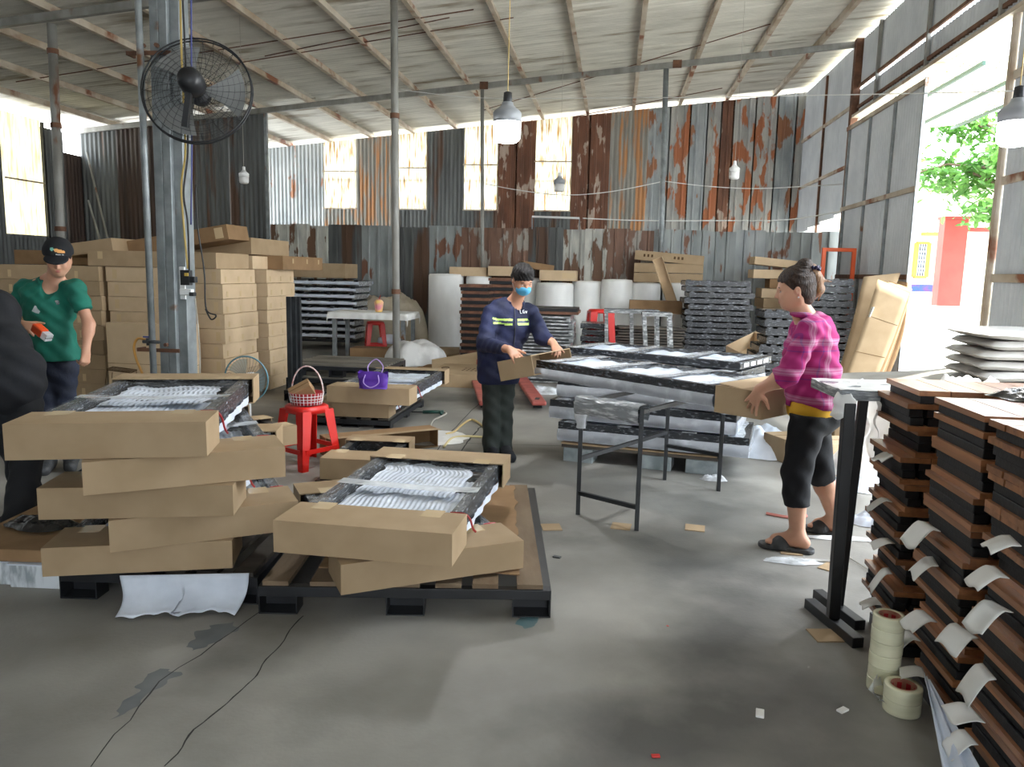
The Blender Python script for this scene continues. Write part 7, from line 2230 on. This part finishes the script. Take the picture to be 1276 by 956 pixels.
for an, toe in ((rA, rT), (lA, lT)):
    d = unit(V3((toe[0] - an[0], toe[1] - an[1], 0)))
    FD = Field(np.minimum(an, toe) - .16, np.maximum(an, toe) + .16, .006)
    FD.cap(V3((an[0], an[1], .045)) - d * .04, V3((toe[0], toe[1], .035)) - d * .01, .046, .044, 0); FD.cap(V3((an[0], an[1], .05)), an + V3((0, 0, .01)), .048, .047, .03); FD.cap(an, V3((toe[0], toe[1], .05)) - d * .07, .046, .036, .03)
    FD.clip((0, 0, .003), (0, 0, -1))
    v, f = FD.mesh(); np_build('shoe', v, f, 'slipper', By, bo, 1)
# tape dispenser in his hand
dp = P(51, 413, Yb - .36); de = P(63, 423, Yb - .38)
ds = thing('tape_dispenser', 'orange tape dispenser with clear tape in the young man\'s hand', 'tape dispenser', dp)
d_ = (de - dp).normalized()
M['orangeplastic'] = mat('orange_plastic', (232, 84, 36), rough=.35)
MB().bar(-d_ * .06, d_ * .035, .06, .058).build('body', 'orangeplastic', ds, bevel=.01)
MB().bar(d_ * .036, d_ * .085, .052, .05).build('tape_end', 'film2', ds, bevel=.004)
MB().bar(d_ * .080, d_ * .088, .056, .004).build('blade', 'grey_steel', ds)

# ------------------------------------------------------------------ the person in black at the frame edge
Yd = 3.95
do = Vector((P(8, 560, Yd).x, Yd, 0))
Dk = thing('person', 'person in black clothes, partly cut off by the left frame edge', 'person', do)
f_d = unit((-.75, .62, 0)); s_d = unit(np.cross(f_d, (0, 0, 1)))
pe = V3(P(8, 480, Yd)); ws = V3(P(-4, 445, Yd)); ch = V3(P(-22, 410, Yd)); nk = V3(P(-48, 368, Yd)); hd = V3(P(-72, 345, Yd + .05))
nS = nk + V3((.04, -.02, -.06)) + s_d * .16; fS = nk + V3((-.04, .02, -.06)) - s_d * .16
nE = nS + V3((-.22, .05, -.22)); nW = nE + V3((-.22, .10, -.05)); fE = fS + V3((-.22, .05, -.22)); fW = fE + V3((-.2, .1, -.02))
nH = pe + s_d * .085 - V3((0, 0, .04)); fH = pe - s_d * .085 - V3((0, 0, .04))
nA = V3((G(24, 668).x, G(24, 668).y, .09)); fA = V3((nA[0] - .16, nA[1] + .28, .09))
nK = mid(nH, nA, .5) + V3((.02, .03, 0)); fK = mid(fH, fA, .5) + V3((.02, .03, 0))
FD = Field(V3(do) + V3((-1.1, -.55, -.02)), V3(do) + V3((.55, .75, 1.85)), .008)
torso(FD, pe, ws, ch, nk, s_d, f_d)
FD.cap(nk - V3((0, 0, .03)), hd - V3((0, 0, .05)), .056, .052, .03)
limb_arm(FD, nS, nE, nW); limb_arm(FD, fS, fE, fW); limb_leg(FD, nH, nK, nA); limb_leg(FD, fH, fK, fA)
nT = nA + V3((-.17, .10, -.07)); fT = fA + V3((-.17, .10, -.07)); foot(FD, nA, nT); foot(FD, fA, fT)
hand(FD, nW, unit((-.9, .3, -.2)), unit((.0, -.2, .8)), side=1, curl=.5); hand(FD, fW, unit((-.9, .3, -.1)), unit((-.0, 0, .8)), side=-1, curl=.5)
hinfo = head(FD, hd, unit((-.75, .55, -.4)), (-.3, .1, 1))
v, f = FD.mesh(); body, vb = np_build('body', v, f, 'skinb', Dk, do, 2); face_parts(body, do, *hinfo)
hc, hf, hu, hr = hinfo
FD = Field(hc - .17, hc + .17, .006)
FD.ell(hc + hu * .036 - hf * .010, (.083, .100, .090), (hr, hf, hu), 0); FD.ell(hc - hu * .01 - hf * .055, (.070, .048, .06), (hr, hf, hu), .03)
FD.ell(hc - hu * .05 + hf * .075, (.11, .085, .09), (hr, hf, hu), .008, sub=True)
v, f = FD.mesh(); np_build('hair', v, f, 'hairdark', Dk, do, 1)
FD = Field(V3(do) + V3((-1.1, -.6, .50)), V3(do) + V3((.6, .75, 1.6)), .0095)
torso(FD, pe + V3((0, 0, .03)), ws, ch, nk - V3((0, 0, .03)), s_d, f_d, W=1.08, D=1.12, infl=.03)
FD.ell(pe + V3((.0, 0, .0)), (.20, .165, .2), (s_d, f_d, (0, 0, 1)), .05)
seg(FD, [nS, nE, mid(nE, nW, .8)], [.085, .075, .05], .04); seg(FD, [fS, fE, mid(fE, fW, .8)], [.085, .075, .05], .04)
FD.folds(.006, 50, 8); FD.clip((0, 0, P(0, 527, Yd).z), (0, 0, -1)); FD.cap(nk - V3((0, 0, .03)), nk + V3((0, 0, .12)), .056, .085, 0, sub=True)
v, f = FD.mesh(); np_build('black_jacket', v, f, 'blackcloth', Dk, do, 1)
FD = Field(V3(do) + V3((-.6, -.5, .0)), V3(do) + V3((.6, .75, .95)), .0095)
FD.ell(pe, (.16, .125, .14), (s_d, f_d, (0, 0, 1)), 0)
seg(FD, [nH, nK, nA], [.095, .082, .078], .02); seg(FD, [fH, fK, fA], [.095, .082, .078], .02)
FD.folds(.006, 50, 9); FD.clip((0, 0, .04), (0, 0, -1))
v, f = FD.mesh(); np_build('black_trousers', v, f, 'blackcloth', Dk, do, 1)
for an, toe in ((nA, nT), (fA, fT)):
    d = unit(V3((toe[0] - an[0], toe[1] - an[1], 0)))
    FD = Field(np.minimum(an, toe) - .16, np.maximum(an, toe) + .16, .006)
    FD.cap(V3((an[0], an[1], .045)) - d * .04, V3((toe[0], toe[1], .035)) - d * .01, .046, .044, 0)
    FD.clip((0, 0, .003), (0, 0, -1))
    v, f = FD.mesh(); np_build('shoe', v, f, 'blackcloth', Dk, do, 1)
